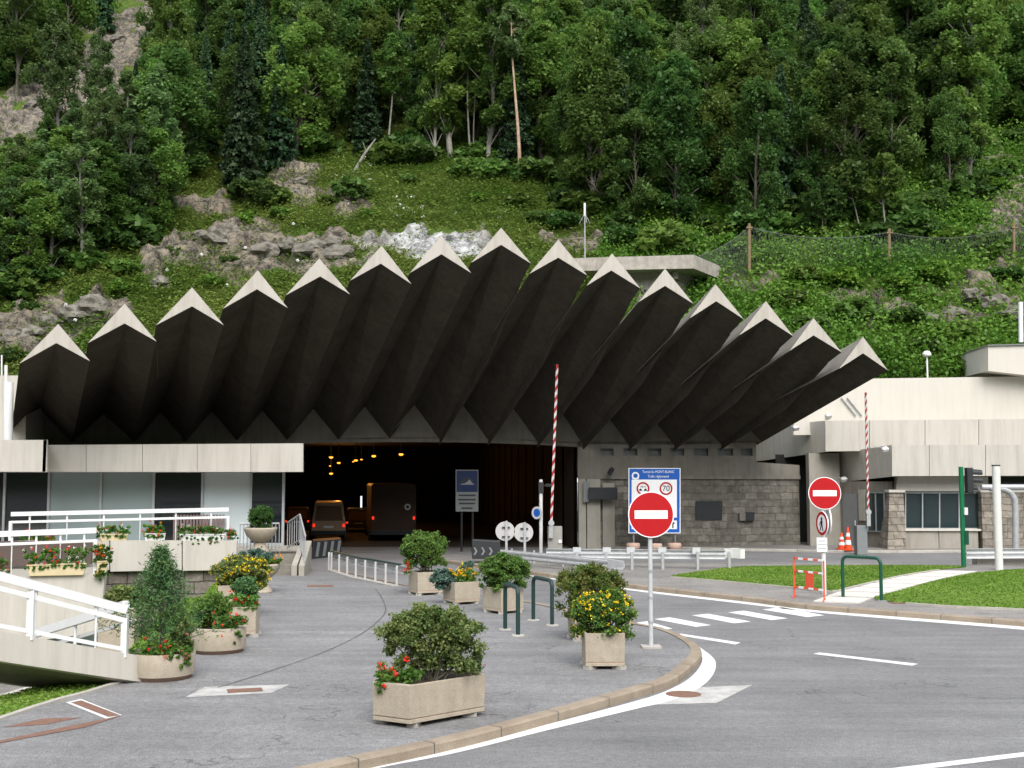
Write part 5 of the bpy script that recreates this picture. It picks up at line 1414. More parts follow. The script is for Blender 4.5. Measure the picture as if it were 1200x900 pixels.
mb = MB(); c = P(1132, 630, Yq - .02); mb.box((c.x, Yq - .03, c.z), (.14, .16, .5)); mb.build('control_box', 'green_paint', tl)
b_ = G(1171, 668, PZ); Yq = b_.y; wp = empty('white_post', b_, 'thick plain white steel post in front of the stone wall', 'post')
mb = MB(); zt = P(1167, 546, Yq).z; mb.tube([b_, (b_.x, b_.y, zt)], .135, 20); mb.build('shaft', 'white_post', wp)
mb = MB(); mb.tube([(b_.x, b_.y, zt), (b_.x, b_.y, zt + .04)], .145, 20); mb.build('cap', 'dark_metal', wp)
# curved pipe
Yq = 49.5; mb = MB(); pts = [P(1190, 642, Yq), P(1190, 600, Yq), P(1189, 585, Yq), P(1184, 577, Yq), P(1176, 573, Yq), P(1160, 572, Yq)]
pts[0].z = 0; mb.tube(pts, .13, 12); mb.tube([P(1150, 571, Yq), P(1420, 571, Yq)], .12, 12); tag(mb.build('pipe_barrier', 'steel_dull'), 'bent grey pipe frame against the rough stone wall', 'pipe barrier')

# ------------------------------------------------------------------ service building (right)
sb = empty('service_building', G(1100, 645), 'beige concrete service building with stepped fascias and a stone base', 'building'); sb.location.z = 0
def fascia(mb, xs, yt0, yt1, yb0, yb1, Y, s, thick=.12, gap=.35):
    xe0, xe1 = xs[0], xs[-1]
    ft = lambda x: yt0 + (yt1 - yt0) * (x - xe0) / (xe1 - xe0); fb_ = lambda x: yb0 + (yb1 - yb0) * (x - xe0) / (xe1 - xe0)
    for a, c in zip(xs[:-1], xs[1:]):
        mb.mi = 0; px_slab([(a + gap, ft(a)), (c - gap, ft(c)), (c - gap, fb_(c)), (a + gap, fb_(a))], Y, s, thick, mb)
    mb.mi = 1; mb.prism([P(xe0 + 2, ft(xe0) + 1.0, Y, s) + Vector((0, thick * .6, 0)), P(xe1 - 2, ft(xe1) + 1.0, Y, s) + Vector((0, thick * .6, 0)), P(xe1 - 2, fb_(xe1) - 1, Y, s) + Vector((0, thick * .6, 0)), P(xe0 + 2, fb_(xe0) - 1, Y, s) + Vector((0, thick * .6, 0))], (0, .09, 0)); mb.mi = 0
mb = MB(); fascia(mb, [967, 1019, 1084, 1147, 1210, 1280, 1420], 493, 489, 529, 523.5, 56.5, 0); mb.build('upper_fascia', ['panel', 'tar'], sb)
mb = MB(); mb.prism([P(966.8, 493, 56.5), P(970.5, 529, 56.5), P(884, 541, 63.0), P(882, 500, 63.0)], (.12, .05, 0)); mb.build('upper_fascia_return', 'panel', sb)
mb = MB(); fascia(mb, [1045, 1089, 1155, 1222, 1290, 1420], 521.5, 520.5, 558, 557, 54, 0); mb.build('lower_fascia', ['panel', 'tar'], sb)
mb = MB(); mb.prism([P(1044.6, 521.5, 54), P(1047.6, 558, 54), P(986, 565, 58.6), P(980, 531, 58.6)], (.1, .12, 0)); mb.build('lower_fascia_return', 'panel', sb)
# soffits / roof slabs
mb = MB(); a = P(970, 527, 56.5); mb.prism([(P(884, 541, 63.0).x, 63.1, a.z - .05), (a.x, 56.6, a.z - .05), (35, 56.6, a.z - .05), (35, 66, a.z - .05), (11, 66, a.z - .05)], (0, 0, .1))
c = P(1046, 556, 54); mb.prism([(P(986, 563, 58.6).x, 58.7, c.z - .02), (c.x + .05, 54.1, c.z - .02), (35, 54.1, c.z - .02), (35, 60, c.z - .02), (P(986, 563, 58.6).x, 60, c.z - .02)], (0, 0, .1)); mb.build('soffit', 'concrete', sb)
mb = MB(); a = P(966.8, 493, 56.5); mb.prism([(P(882, 500, 63.0).x, 63.1, a.z - .12), (a.x + .1, 56.65, a.z - .12), (35, 56.65, a.z - .12), (35, 64, a.z - .12), (11, 64, a.z - .12)], (0, 0, .1)); mb.build('roof_slab', 'concrete_pale', sb)
mb = MB(); c = P(1046, 522, 54); mb.prism([(c.x, 54.14, c.z - .1), (35, 54.14, c.z - .1), (35, 57.2, c.z - .1), (c.x + .2, 57.2, c.z - .1)], (0, 0, .08)); mb.build('roof_slab', 'concrete_pale', sb)
# upper bright wall
mb = MB(); px_slab([(930, 446.5), (1028, 443.5), (1420, 438), (1420, 500), (930, 510)], 57.75, 0, .4, mb); mb.build('parapet_wall', 'panel_white', sb)
# lower light band, windows, pier, stone
mb = MB(); px_slab([(1052, 558.6), (1158, 558.6), (1158, 575.5), (1050, 575.5)], 54.9, 0, .5, mb); mb.build('header_band', 'panel_white', sb)
mb = MB(); px_slab([(1158, 559), (1420, 559), (1420, 571), (1158, 571)], 55.6, 0, .2, mb); mb.build('strip_window', 'glass_dark', sb)
wf = None
xsw = [1061, 1081, 1101, 1124, 1146]
for k in range(4):
    mb = MB(); px_slab([(xsw[k] + .6, 577.5), (xsw[k + 1] - .6, 577.5), (xsw[k + 1] - .6, 619.5), (xsw[k] + .6, 619.5)], 55.1, 0, .04, mb); w_ = mb.build('window', 'glass_teal', sb)
    mb = MB()
    for q in ([(xsw[k] - .5, 576), (xsw[k] + .9, 576), (xsw[k] + .9, 620), (xsw[k] - .5, 620)], [(xsw[k] + .9, 576), (xsw[k + 1] - .5, 576), (xsw[k + 1] - .5, 578.2), (xsw[k] + .9, 578.2)], [(xsw[k] + .9, 618.7), (xsw[k + 1] - .5, 618.7), (xsw[k + 1] - .5, 620), (xsw[k] + .9, 620)]): px_slab(q, 55.05, 0, .1, mb)
    mb.build('frame', 'steel_dull', w_)
mb = MB(); px_slab([(1060, 620), (1150, 620), (1150, 622.2), (1060, 622.2)], 54.75, 0, .6, mb); mb.build('sill', 'panel_white', sb)
for a, c in ((1061, 1099.6), (1100.4, 1146)):
    mb = MB(); q0, q1 = P(a, 622, 54.85), P(c, 622, 54.85); mb.prism([(q0.x, 54.85, 0), (q1.x, 54.85, 0), (q1.x, 54.85, q1.z), (q0.x, 54.85, q0.z)], (0, .5, 0)); mb.build('base_panel', 'base_pink', sb) if 'base_pink' in MATS else mb.build('base_panel', 'concrete_pale', sb)
mb = MB(); q0, q1 = P(1042.5, 577, 54.6), P(1058.5, 577, 54.6); z1 = q0.z; w0, w1 = P(1039, 640, 54.3).x, P(1061.5, 640, 54.3).x
mb.add([(w0, 54.2, 0), (w1, 54.2, 0), (w1, 55.6, 0), (w0, 55.6, 0), (q0.x, 54.6, z1), (q1.x, 54.6, z1), (q1.x, 55.5, z1), (q0.x, 55.5, z1)], [(0, 1, 5, 4), (1, 2, 6, 5), (2, 3, 7, 6), (3, 0, 4, 7), (4, 5, 6, 7)]); mb.build('stone_pier', 'stone_light', sb)
mb = MB(); mb.box(((q0.x + q1.x) / 2, 55.0, z1 + .06), (q1.x - q0.x + .12, 1.0, .12)); mb.build('pier_cap', 'panel_white', sb)
mb = MB(); q0, q1 = P(1150, 577, 54.7), P(1420, 577, 54.7); mb.prism([(q0.x, 54.7, 0), (q1.x, 54.7, 0), (q1.x, 54.7, q1.z), (q0.x, 54.7, q0.z)], (0, .6, 0)); mb.build('stone_wall', 'stone_light', sb)
mb = MB(); mb.prism([(q0.x - .05, 54.65, q0.z), (q1.x, 54.65, q1.z), (q1.x, 54.65, q1.z + .1), (q0.x - .05, 54.65, q0.z + .1)], (0, .7, 0)); mb.build('wall_coping', 'panel_white', sb)
# angled entrance wall between pier and light concrete fin
w0 = P(982, 600, 58.05); w1 = P(1041, 600, 55.0)
def AW(t, z, off=0): 
    p = w0.lerp(w1, t); d = (w1 - w0).normalized(); n = Vector((-d.y, d.x, 0)) * -1
    return Vector((p.x, p.y, z)) + Vector((n.x, n.y, 0)) * off
top_z = P(986, 564, 58).z
mb = MB(); n_ = Vector(((w1 - w0).y, -(w1 - w0).x, 0)).normalized()
mb.prism([AW(0, 0), AW(1, 0), AW(1, top_z), AW(0, top_z)], -n_ * .3); mb.build('entrance_wall', 'concrete', sb)
def aw_panel(t0, t1, z0, z1, off, material, name, par=sb):
    mb = MB(); mb.prism([AW(t0, z0) + n_ * off, AW(t1, z0) + n_ * off, AW(t1, z1) + n_ * off, AW(t0, z1) + n_ * off], -n_ * (off + .01)); return mb.build(name, material, par)
dr = aw_panel(.12, .42, .1, 2.55, .05, 'grey_metal', 'door'); 
mb = MB(); mb.box(AW(.38, 1.15) + n_ * .1, (.05, .05, .3)); mb.build('handle', 'steel', dr)
aw_panel(.46, .58, 1.3, 2.75, .12, 'concrete_pale', 'notice_box')
w_ = aw_panel(.62, .95, .85, 2.6, .06, 'glass_teal', 'window')
mb = MB()
for t in (.62, .785, .95): mb.beam(AW(t, .82) + n_ * .08, AW(t, 2.63) + n_ * .08, .06, .06, (0, 1, 0))
for z in (.83, 2.62): mb.beam(AW(.61, z) + n_ * .08, AW(.96, z) + n_ * .08, .06, .06)
mb.build('frame', 'grey_metal', w_)
# light fin wall
mb = MB(); q0, q1 = P(949, 600, 56.9), P(985, 600, 57.9); zt = P(949, 531, 56.9).z
mb.prism([(q0.x, q0.y, 0), (q1.x, q1.y, 0), (q1.x, q1.y, zt), (q0.x, q0.y, zt)], (.0, .6, 0)); mb.build('fin_wall', 'concrete_pale', sb)
# recess
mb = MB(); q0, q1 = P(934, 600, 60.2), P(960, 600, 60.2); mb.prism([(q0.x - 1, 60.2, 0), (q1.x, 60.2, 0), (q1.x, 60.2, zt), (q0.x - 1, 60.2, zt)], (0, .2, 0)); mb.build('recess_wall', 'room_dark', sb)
# floodlights / cameras on the fascias
def flood(px, Y, label):
    p = P(px[0], px[1], Y); e_ = empty('floodlight', p, label, 'floodlight')
    mb = MB(); rot = Matrix.Rotation(R(35), 3, 'X') @ Matrix.Rotation(R(20), 3, 'Z'); mb.box(p + Vector((.0, -.25, 0)), (.30, .22, .20), rot=rot); mb.build('housing', 'steel_pale' if px[0] < 1000 else 'white_post', e_, bevel=.05)
    mb = MB(); mb.tube([p + Vector((-.3, .0, .1)), p + Vector((-.1, -.3, .08))], .03, 6); mb.build('bracket', 'steel_dull', e_)
flood((1035, 527), 54.2, 'white floodlight at the corner of the lower beige fascia')
flood((987, 562), 57.4, 'small pale floodlight above the entrance door')
flood((931, 502), 57.4, 'pale floodlight on the shaded fascia under the canopy')
flood((969, 488), 58.0, 'bluish white floodlight on the roof below the last canopy fold')
# roof rail on the white wall
mb = MB()
for k in range(2): mb.tube([P(986 + 7 * k, 466, 57.68), P(1003 + 7 * k, 487, 57.68)], .035, 6)
tag(mb.build('roof_cable', 'steel_dull'), 'thin slanting pipes on the bright roof wall', 'pipe')
# lamp on the roof
b_ = P(1087, 446, 58.6); lp = empty('roof_lamp', b_, 'small white lamp on a thin mast above the bright wall', 'lamp')
mb = MB(); zt = P(1086, 416, 58.6).z; mb.tube([b_, (b_.x, b_.y, zt)], .045, 8); mb.build('mast', 'white_paint', lp)
mb = MB(); mb.lathe([(.001, .22), (.14, .18), (.22, .02), (.18, -.06), (.001, -.08)], (b_.x, b_.y, zt), 16); mb.tube([(b_.x, b_.y, zt), (b_.x - .25, b_.y - .2, zt + .05)], .04, 6); mb.build('lamp_head', 'white_paint', lp)
# cream cabin at the frame edge
cb_ = empty('roof_cabin', P(1200, 440, 57), 'cream overhanging cabin with a white mast beside the slope', 'building')
mb = MB(); mb.prism([P(1158, 405, 57), P(1420, 398, 57), P(1420, 465, 57), P(1158, 434.5, 57)], (.3, 6, 0)); mb.build('body', 'panel_white', cb_)
mb = MB(); mb.prism([P(1157.5, 404, 56.9), P(1420, 397, 56.9), P(1420, 398.2, 56.9), P(1157.5, 405.2, 56.9)], (.3, 6.2, 0)); mb.build('roof_edge', 'grey_metal', cb_)
mb = MB(); q = P(1196.5, 401, 58); mb.tube([q, P(1196, 354, 58)], .11, 12); mb.build('mast', 'white_paint', cb_)

# service slab behind the canopy with mast
Yq = 66; ss = empty('concrete_shelter', P(760, 340, Yq), 'weathered concrete slab shelter behind the canopy ridge', 'shelter')
mb = MB(); mb.prism([P(672, 302.5, Yq), P(813, 298.5, Yq), P(813, 314.5, Yq), P(672, 317.5, Yq)], (3.2, 5.5, 0)); mb.build('roof_slab', 'concrete_old', ss)
mb = MB(); mb.prism([P(700, 316, Yq + 1.2), P(792, 314.5, Yq + 1.2), P(792, 362, Yq + 1.2), P(700, 362, Yq + 1.2)], (2.8, 3.5, 0)); mb.build('wall', 'concrete_pale', ss)
mb = MB(); q = P(833, 318, Yq + 5.2); mb.box((q.x, q.y - .1, q.z), (.25, .4, .85)); mb.build('corner_block', 'concrete_pale', ss)
MB().box(P(791, 323, Yq + .9), (.3, .4, .4)).build('bracket', 'concrete_pale', ss)
q = P(685.5, 303, Yq + .6); mm = empty('antenna_mast', q, 'thin white antenna mast on the concrete slab shelter', 'antenna')
mb = MB(); zt = P(685, 238, Yq + .6).z; mb.tube([q, (q.x, q.y, zt - .7), (q.x, q.y, zt)], [.04, .035, .03], 8); mb.build('mast', 'steel_dull', mm)
mb = MB(); mb.tube([(q.x, q.y, zt - .75), (q.x, q.y, zt)], .065, 8); mb.build('antenna', 'white_paint', mm)
mb = MB(); zz = P(685, 262, Yq + .6).z
for dx, dy in ((-.3, 0), (.3, 0), (.1, -.3)): mb.tube([(q.x, q.y, zz + .6), (q.x + dx, q.y + dy, zz)], .015, 5)
mb.build('radial', 'steel_dull', mm)

# ------------------------------------------------------------------ terminal building (left)
tbl = empty('office_building', G(200, 660), 'low beige office building with tall glazing and a flower lined terrace', 'building'); tbl.location.z = 0
YF = 44.5
mb = MB(); fascia(mb, [50, 101, 167, 231, 294, 355.5], 521.5, 519.5, 553, 553, YF, 0, .12, .3); mb.build('fascia', ['panel', 'tar'], tbl)
mb = MB(); fascia(mb, [-150, -90, -20, 55], 516, 515.5, 552, 553, 42.0, 0, .12, .3); mb.build('fascia', ['panel', 'tar'], tbl)
mb = MB(); q = P(55, 552, 42); mb.prism([P(54.8, 515.6, 42), P(53.5, 552.8, 42), Vector((P(50, 552, YF).x - .05, YF + .4, P(53.5, 552.8, 42).z)), Vector((P(51, 516, YF).x - .05, YF + .4, P(54.8, 515.6, 42).z))], (-.12, 0, 0)); mb.build('fascia_return', 'panel', tbl)
q0, q1 = P(-200, 521, YF), P(355, 521, YF); qb = P(355, 552, YF)
xe = P(354.5, 540, YF).x; xk = xe * (YF + 9) / YF * 1.03
def slabz(z, h): return MB().prism([(q0.x, YF + .13, z), (xe - .02, YF + .13, z), (xk, YF + 9, z), (q0.x, YF + 9, z)], (0, 0, h))
slabz(q1.z - .2, .15).build('roof_slab', 'concrete_pale', tbl)
slabz(qb.z + .03, .1).build('soffit', 'concrete', tbl)
MB().prism([(xe - .01, YF + .13, qb.z + .02), (xk, YF + 9, qb.z + .02), (xk, YF + 9, q1.z - .03), (xe - .01, YF + .13, q1.z - .03)], (-.1, 0, 0)).build('fascia_return', 'panel', tbl)
TZ = .72
YG = 46.0
wx = [-130, -60, 5, 57, 118, 180, 237, 294, 332]
wm = ['glass_dark', 'glass_dark', 'glass_dark', 'blind', 'blind', 'glass_dark', 'blind_pale', 'glass_dark']
zt = qb.z + .03
for k in range(8):
    p0, p1 = P(wx[k], 600, YG).x, P(wx[k + 1], 600, YG).x
    mb = MB(); mb.box(((p0 + p1) / 2, YG + .03, (TZ + zt) / 2), (p1 - p0 - .06, .04, zt - TZ)); w_ = mb.build('window', wm[k], tbl)
    mb = MB(); mb.box((p1 - .0, YG, (TZ + zt) / 2), (.09, .14, zt - TZ)); mb.box(((p0 + p1) / 2, YG, TZ + .05), (p1 - p0 - .1, .1, .1)); mb.box(((p0 + p1) / 2, YG, zt - .04), (p1 - p0 - .1, .1, .08)); mb.build('frame', 'frame_grey' if 'frame_grey' in MATS else 'steel_dull', w_)
p1 = P(332, 600, YG).x
MB().prism([(p1, YG + .1, TZ), (p1 * (YG + 8) / YG * 1.03, YG + 8, TZ), (p1 * (YG + 8) / YG * 1.03, YG + 8, zt), (p1, YG + .1, zt)], (-.12, 0, 0)).build('end_wall', 'glass_dark', tbl)
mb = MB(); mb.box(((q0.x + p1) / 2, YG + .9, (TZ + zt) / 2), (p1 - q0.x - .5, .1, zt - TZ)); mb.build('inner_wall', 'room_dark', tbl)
# curtain screen behind the terrace
p0, p1 = P(203, 610, YG - .25).x, P(264, 610, YG - .25).x
mb = MB()
for k in range(16):
    f = p0 + (p1 - p0) * k / 16; mb.box((f + .05, YG - .25, 1.35), (.085, .04, 1.1))
sc_ = mb.build('slatted_screen', 'curtain', None); tag(sc_, 'brownish slatted screen on the terrace behind the white railing', 'screen')
# terrace slab (upper) and stairs
tr_ = empty('terrace', G(250, 680), 'raised concrete terrace with beige parapet panels and steps', 'terrace'); tr_.location.z = 0
TY, TS = 40.6, .30     # parapet plane
def T3(x, y): return P(x, y, TY + .0, .28)
pA, pB = P(-120, 640, 41.8, .27), P(279, 640, 41.8, .27)
mb = MB(); mb.prism([(pA.x, pA.y + .1, TZ), (pB.x, pB.y + .1, TZ), (P(297, 640, 40).x, 40.4, TZ), (P(345, 640, 41).x, 41.3, TZ), (P(352, 640, YG).x, YG + .1, TZ), (-28, YG + .1, TZ)], (0, 0, -.25)); mb.build('deck', 'concrete_pale', tr_)
mb = MB()
for a, c in ((-60, 40), (41, 128), (129, 213), (214, 278)):
    mb.prism([P(a + .3, 636 if a < 129 else 633.5, 41.8, .27), P(c - .3, 633.3, 41.8, .27), P(c - (2 if c == 278 else .3), 668, 41.8, .27), P(a + .3, 668 + (278 - a) * .012, 41.8, .27)], (0, .14, 0))
mb.build('parapet_panel', 'panel', tr_)
sA, sB = P(0, 670, 42.0, .27), P(262, 670, 42.0, .27)
mb = MB(); mb.prism([(sA.x - 6, sA.y - 1.5, -2.4), (sB.x, sB.y, -2.4), (sB.x, sB.y, .35), (sA.x - 6, sA.y - 1.5, .35)], (0, .4, 0)); mb.build('stone_base', 'stone_grey', tr_)
mb = MB()   # front wall of deck beside the stair
q0, q1 = P(262, 655, 40.3), P(298, 655, 40.6); mb.prism([(q0.x, 40.2, -.3), (q1.x, 40.4, -.3), (q1.x, 40.4, TZ), (q0.x, 40.2, TZ)], (0, .3, 0)); mb.build('front_wall', 'concrete_pale', tr_)
# stairs
q0, q1 = P(298, 660, 40.2).x, P(346, 660, 40.2).x
mb = MB()
for k in range(4):
    z1 = PZ + (TZ - PZ) * (k + 1) / 4; y0 = 39.6 + k * .34
    mb.box(((q0 + q1) / 2 + .02 * k, y0 + .9, (z1 - .1) / 2), (q1 - q0, 1.8 - .002 * k, z1 + .1))
mb.build('steps', 'concrete_step' if 'concrete_step' in MATS else 'concrete', tr_)
mb = MB(); x0, x1 = P(346, 660, 40).x, P(361.5, 660, 40).x
mb.prism([(x0, 39.3, 0), (x0, 39.3, .45), (x0 - .05, 41.3, 1.15), (x0 - .05, 41.3, 0)], (.18, 0, 0)); mb.prism([(x1 - .18, 39.2, 0), (x1 - .18, 39.2, .45), (x1 - .3, 41.3, 1.15), (x1 - .3, 41.3, 0)], (.18, 0, 0)); mb.build('stringer', 'concrete_pale2' if 'concrete_pale2' in MATS else 'concrete_pale', tr_)
# stair railing (grey bars)
sr = empty('stair_railing', P(340, 640, 40.5), 'grey barred railing along the terrace edge and down its steps', 'railing')
def bar_rail(root, pts, h, n, r=.022, name='bar'):
    mb = MB(); mb.tube([p + Vector((0, 0, h)) for p in pts], r * 1.4, 8); mb.build('rail', 'steel_dull', root); mb = MB(); mb.tube([p + Vector((0, 0, .1)) for p in pts], r, 6); mb.build('rail', 'steel_dull', root)
    mb = MB(); L_ = [(b - a).length for a, b in zip(pts[:-1], pts[1:])]; tot = sum(L_)
    for k in range(n + 1):
        t = tot * k / n; i = 0
        while i < len(L_) - 1 and t > L_[i]: t -= L_[i]; i += 1
        p = pts[i].lerp(pts[i + 1], min(1, t / L_[i])); mb.tube([p, p + Vector((0, 0, h))], r * .75, 6)
    mb.build('bars', 'steel_dull', root)
pp = [P(281, 640, 41.6), P(327, 640, 41.8)]; pp = [Vector((p.x, p.y, TZ)) for p in pp]; bar_rail(sr, pp, 1.0, 11)
xq = P(336, 620, 42.5).x; bar_rail(sr, [Vector((xq - .1, 43.2, TZ)), Vector((P(350, 620, 41).x, 41.2, TZ + .35)), Vector((P(358, 620, 39.4).x, 39.4, .42))], .98, 10)

# lower terrace in front (left edge)
lt = empty('terrace', P(60, 700, 33), 'lower beige terrace with flower boxes above the sunken yard', 'terrace'); lt.location.z = -2.3
LTY, LTS = 35.7, .18
def LT(x, y): return P(x, y, 36.6, .30)
mb = MB()
for a, c in ((-120, 32.5), (33, 123)):
    mb.prism([LT(a, 675.5 + (33 - a) * .02 if a < 33 else 675.5), LT(c, 675.5 if c < 100 else 671.5), LT(c - (6 if c > 100 else 0), 741 if c > 100 else 752), LT(a, 752 + (33 - a) * .1)], (0, .14, 0))
mb.build('parapet_panel', 'panel', lt)
a, c = LT(-120, 676), LT(122, 676); zl = LT(60, 676).z
mb = MB(); mb.prism([(a.x, a.y + .16, zl - .1), (c.x, c.y + .16, zl - .1), (c.x * 1.13, sB.y - 1.6, zl - .1), (a.x - 4, sB.y - 4, zl - .1)], (0, 0, -.2)); mb.build('deck', 'concrete_pale', lt)
mb = MB()
for k in range(6):
    f0, f1 = k / 6, (k + .93) / 6; p0, p1 = a.lerp(c, f0), a.lerp(c, f1); mb.prism([(p0.x, p0.y + .9, -2.3), (p1.x, p1.y + .9, -2.3), (p1.x, p1.y + .9, -.9), (p0.x, p0.y + .9, -.9)], (0, .08, 0))
mb.build('lower_window', 'glass_teal2' if 'glass_teal2' in MATS else 'blind', lt)
mb = MB(); mb.prism([(a.x - 2, sB.y - 3.2, zl), (c.x * 1.17, sB.y - 1.8, zl), (c.x * 1.17, sB.y - 1.8, zl + .75), (a.x - 2, sB.y - 3.2, zl + .75)], (0, .1, 0)); mb.build('back_wall', 'wall_brown', lt)

def white_railing(root, p0, p1, h0, h1, posts, thick=.16, second=.30, ends=(True, True), lower=None):
    """broad flat handrail with a thin rail under it; h: height of the handrail above the foot line"""
    u = Vector((0, 0, 1))
    mb = MB(); mb.beam(p0 + u * h0, p1 + u * h1, .12, thick); mb.build('handrail', 'white_paint', root)
    mb = MB(); mb.beam(p0 + u * (h0 - second), p1 + u * (h1 - second), .06, .075)
    if lower: mb.beam(p0 + u * lower, p1 + u * lower, .05, .06)
    mb.build('thin_rail', 'white_paint', root)
    for k in range(posts):
        f = (k + .5) / posts; p = p0.lerp(p1, f); h = h0 + (h1 - h0) * f; mb = MB(); mb.box((p.x, p.y, p.z + h - second / 2), (.05, .05, second)); mb.tube([(p.x, p.y, p.z), (p.x, p.y, p.z + h - second)], .018, 6); mb.build('spacer', 'white_paint', root)
    for p, h, on in ((p0, h0, ends[0]), (p1, h1, ends[1])):
        if on: mb = MB(); mb.beam(p, p + u * (h - second + .03), .09, .09, (0, 1, 0)); mb.build('post', 'white_paint', root)
# upper terrace railing: px (13,602)->(268,597)
a_, c_ = P(13, 602.5, 42.25, .27), P(268, 597, 42.25, .27)
wr = empty('white_railing', (a_.x, a_.y, TZ), 'white flat topped railing of the upper terrace above the planter panels', 'railing')
f0 = Vector((a_.x, a_.y, TZ)); f1 = Vector((c_.x, c_.y, TZ)); white_railing(wr, f0, f1, a_.z - TZ, c_.z - TZ, 6, .13, .25)
a_, c_ = LT(-60, 626), LT(112, 619.5); off = Vector((0, .08, 0))
wr = empty('white_railing', (c_.x, c_.y, zl - .05), 'white railing on the lower terrace beside the yellow flower box', 'railing')
white_railing(wr, Vector((a_.x, a_.y, zl - .05)) + off, Vector((c_.x, c_.y, zl - .05)) + off, a_.z - zl, c_.z - zl, 6, .15, .28, (False, True))

# footbridge / ramp in front
fb0 = P(150, 766, 18.8); fbA = Vector((fb0.x, fb0.y, .53)); fbB_ = P(0, 742, 17.4)
dirv = (fbB_ - fbA); fbB = fbA + dirv * 1.9
fbz = empty('footbridge', (fbA.x, fbA.y, 0), 'beige ramp footbridge with white rails rising out of frame', 'footbridge')
dw = Vector((-.98, -.15, 0)).normalized() * 1.7
mb = MB(); d0, d1 = Vector((0, 0, -.42)), Vector((0, 0, -.44))
A0, B0 = fbA + dirv.normalized() * -.35 + Vector((0, 0, .06)), fbB
nn = 14; rows = []
for k in range(nn):
    f = k / (nn - 1); p = A0.lerp(B0, f); rows.append([p, p + Vector((0, 0, -.40 - .02 * math.sin(math.pi * f))), p + Vector((-.16, 0, -.42)), p + Vector((-.16, 0, 0))])
vs = [q for r in rows for q in r]; fs = []
for i in range(nn - 1):
    for k in range(4): fs.append((i * 4 + k, i * 4 + (k + 1) % 4, (i + 1) * 4 + (k + 1) % 4, (i + 1) * 4 + k))
fs += [(0, 1, 2, 3)]; mb.add(vs, fs); mb.build('parapet', 'panel_white2' if 'panel_white2' in MATS else 'panel', fbz)
mb = MB(); mb.prism([A0 + Vector((-.16, 0, -.3)), B0 + Vector((-.16, 0, -.3)), B0 + dw + Vector((0, 0, -.3)), A0 + dw + Vector((0, 0, -.3))], (0, 0, -.12)); mb.build('walkway', 'concrete', fbz)
mb = MB(); mb.prism([A0 + dw, B0 + dw, B0 + dw + Vector((0, 0, -.42)), A0 + dw + Vector((0, 0, -.42))], (-.14, 0, 0)); mb.build('parapet', 'panel', fbz)
fr2 = empty('white_railing', fbA, 'white railing of the ramp footbridge nearest the round planter', 'railing')
rA, rB = fbA + Vector((.02, 0, 0)), fbB
rA = rA + Vector((-.08, 0, 0)); rB = rB + Vector((-.08, 0, 0))
white_railing(fr2, rA, rB, .73, .90, 4, .13, .17, (True, True), lower=.12)
for f in (.39,):
    p = rA.lerp(rB, f); mb = MB(); mb.beam(p, p + Vector((0, 0, .72)), .10, .10, (0, 1, 0)); mb.build('post', 'white_paint', fr2)
p = rA + Vector((.0, .12, 0)); mb = MB(); mb.beam(p, p + Vector((0, 0, .65)), .045, .045, (0, 1, 0)); mb.build('post', 'white_paint', fr2)
# stair rail going down behind it
a_, c_ = P(148, 709, 20.4), P(37, 744, 23.5)
sr2 = empty('white_railing', a_, 'sloping white railing descending to the sunken yard behind the footbridge', 'railing')
mb = MB(); mb.beam(a_, c_, .12, .15); mb.build('handrail', 'white_paint', sr2)
mb = MB(); dz = Vector((.15, .0, -.26)); mb.beam(a_ + dz, c_ + dz, .05, .06); mb.build('thin_rail', 'white_paint', sr2)
for f in (.02, .5, .98):
    q = a_.lerp(c_, f); mb = MB(); mb.tube([q, (q.x, q.y, q.z - 1.0)], .03, 8); mb.build('post', 'white_paint', sr2)
sd = empty('yard_steps', (c_.x, c_.y, -2.3), 'pale steps going down to the sunken yard', 'steps')
mb = MB()
for k in range(9):
    f = k / 9; q = a_.lerp(c_, f); z = .05 - k * .26
    mb.box((q.x - .5, q.y + .4, (z - 2.3) / 2), (1.2, 1.1, z + 2.3), 1.0)
mb.build('steps', 'concrete_pale', sd)
# lower pale stringer at the frame edge
q0, q1 = P(-60, 836, 19.0), P(74, 794, 19.7)
mb = MB(); mb.prism([q0, q1, q1 + Vector((0, 0, -.04)), P(-60, 860, 19.0)], (-.12, .1, 0)); 
stn = tag(mb.build('ramp_wall', 'panel'), 'low slanting pale wall under the footbridge by the grass', 'wall')

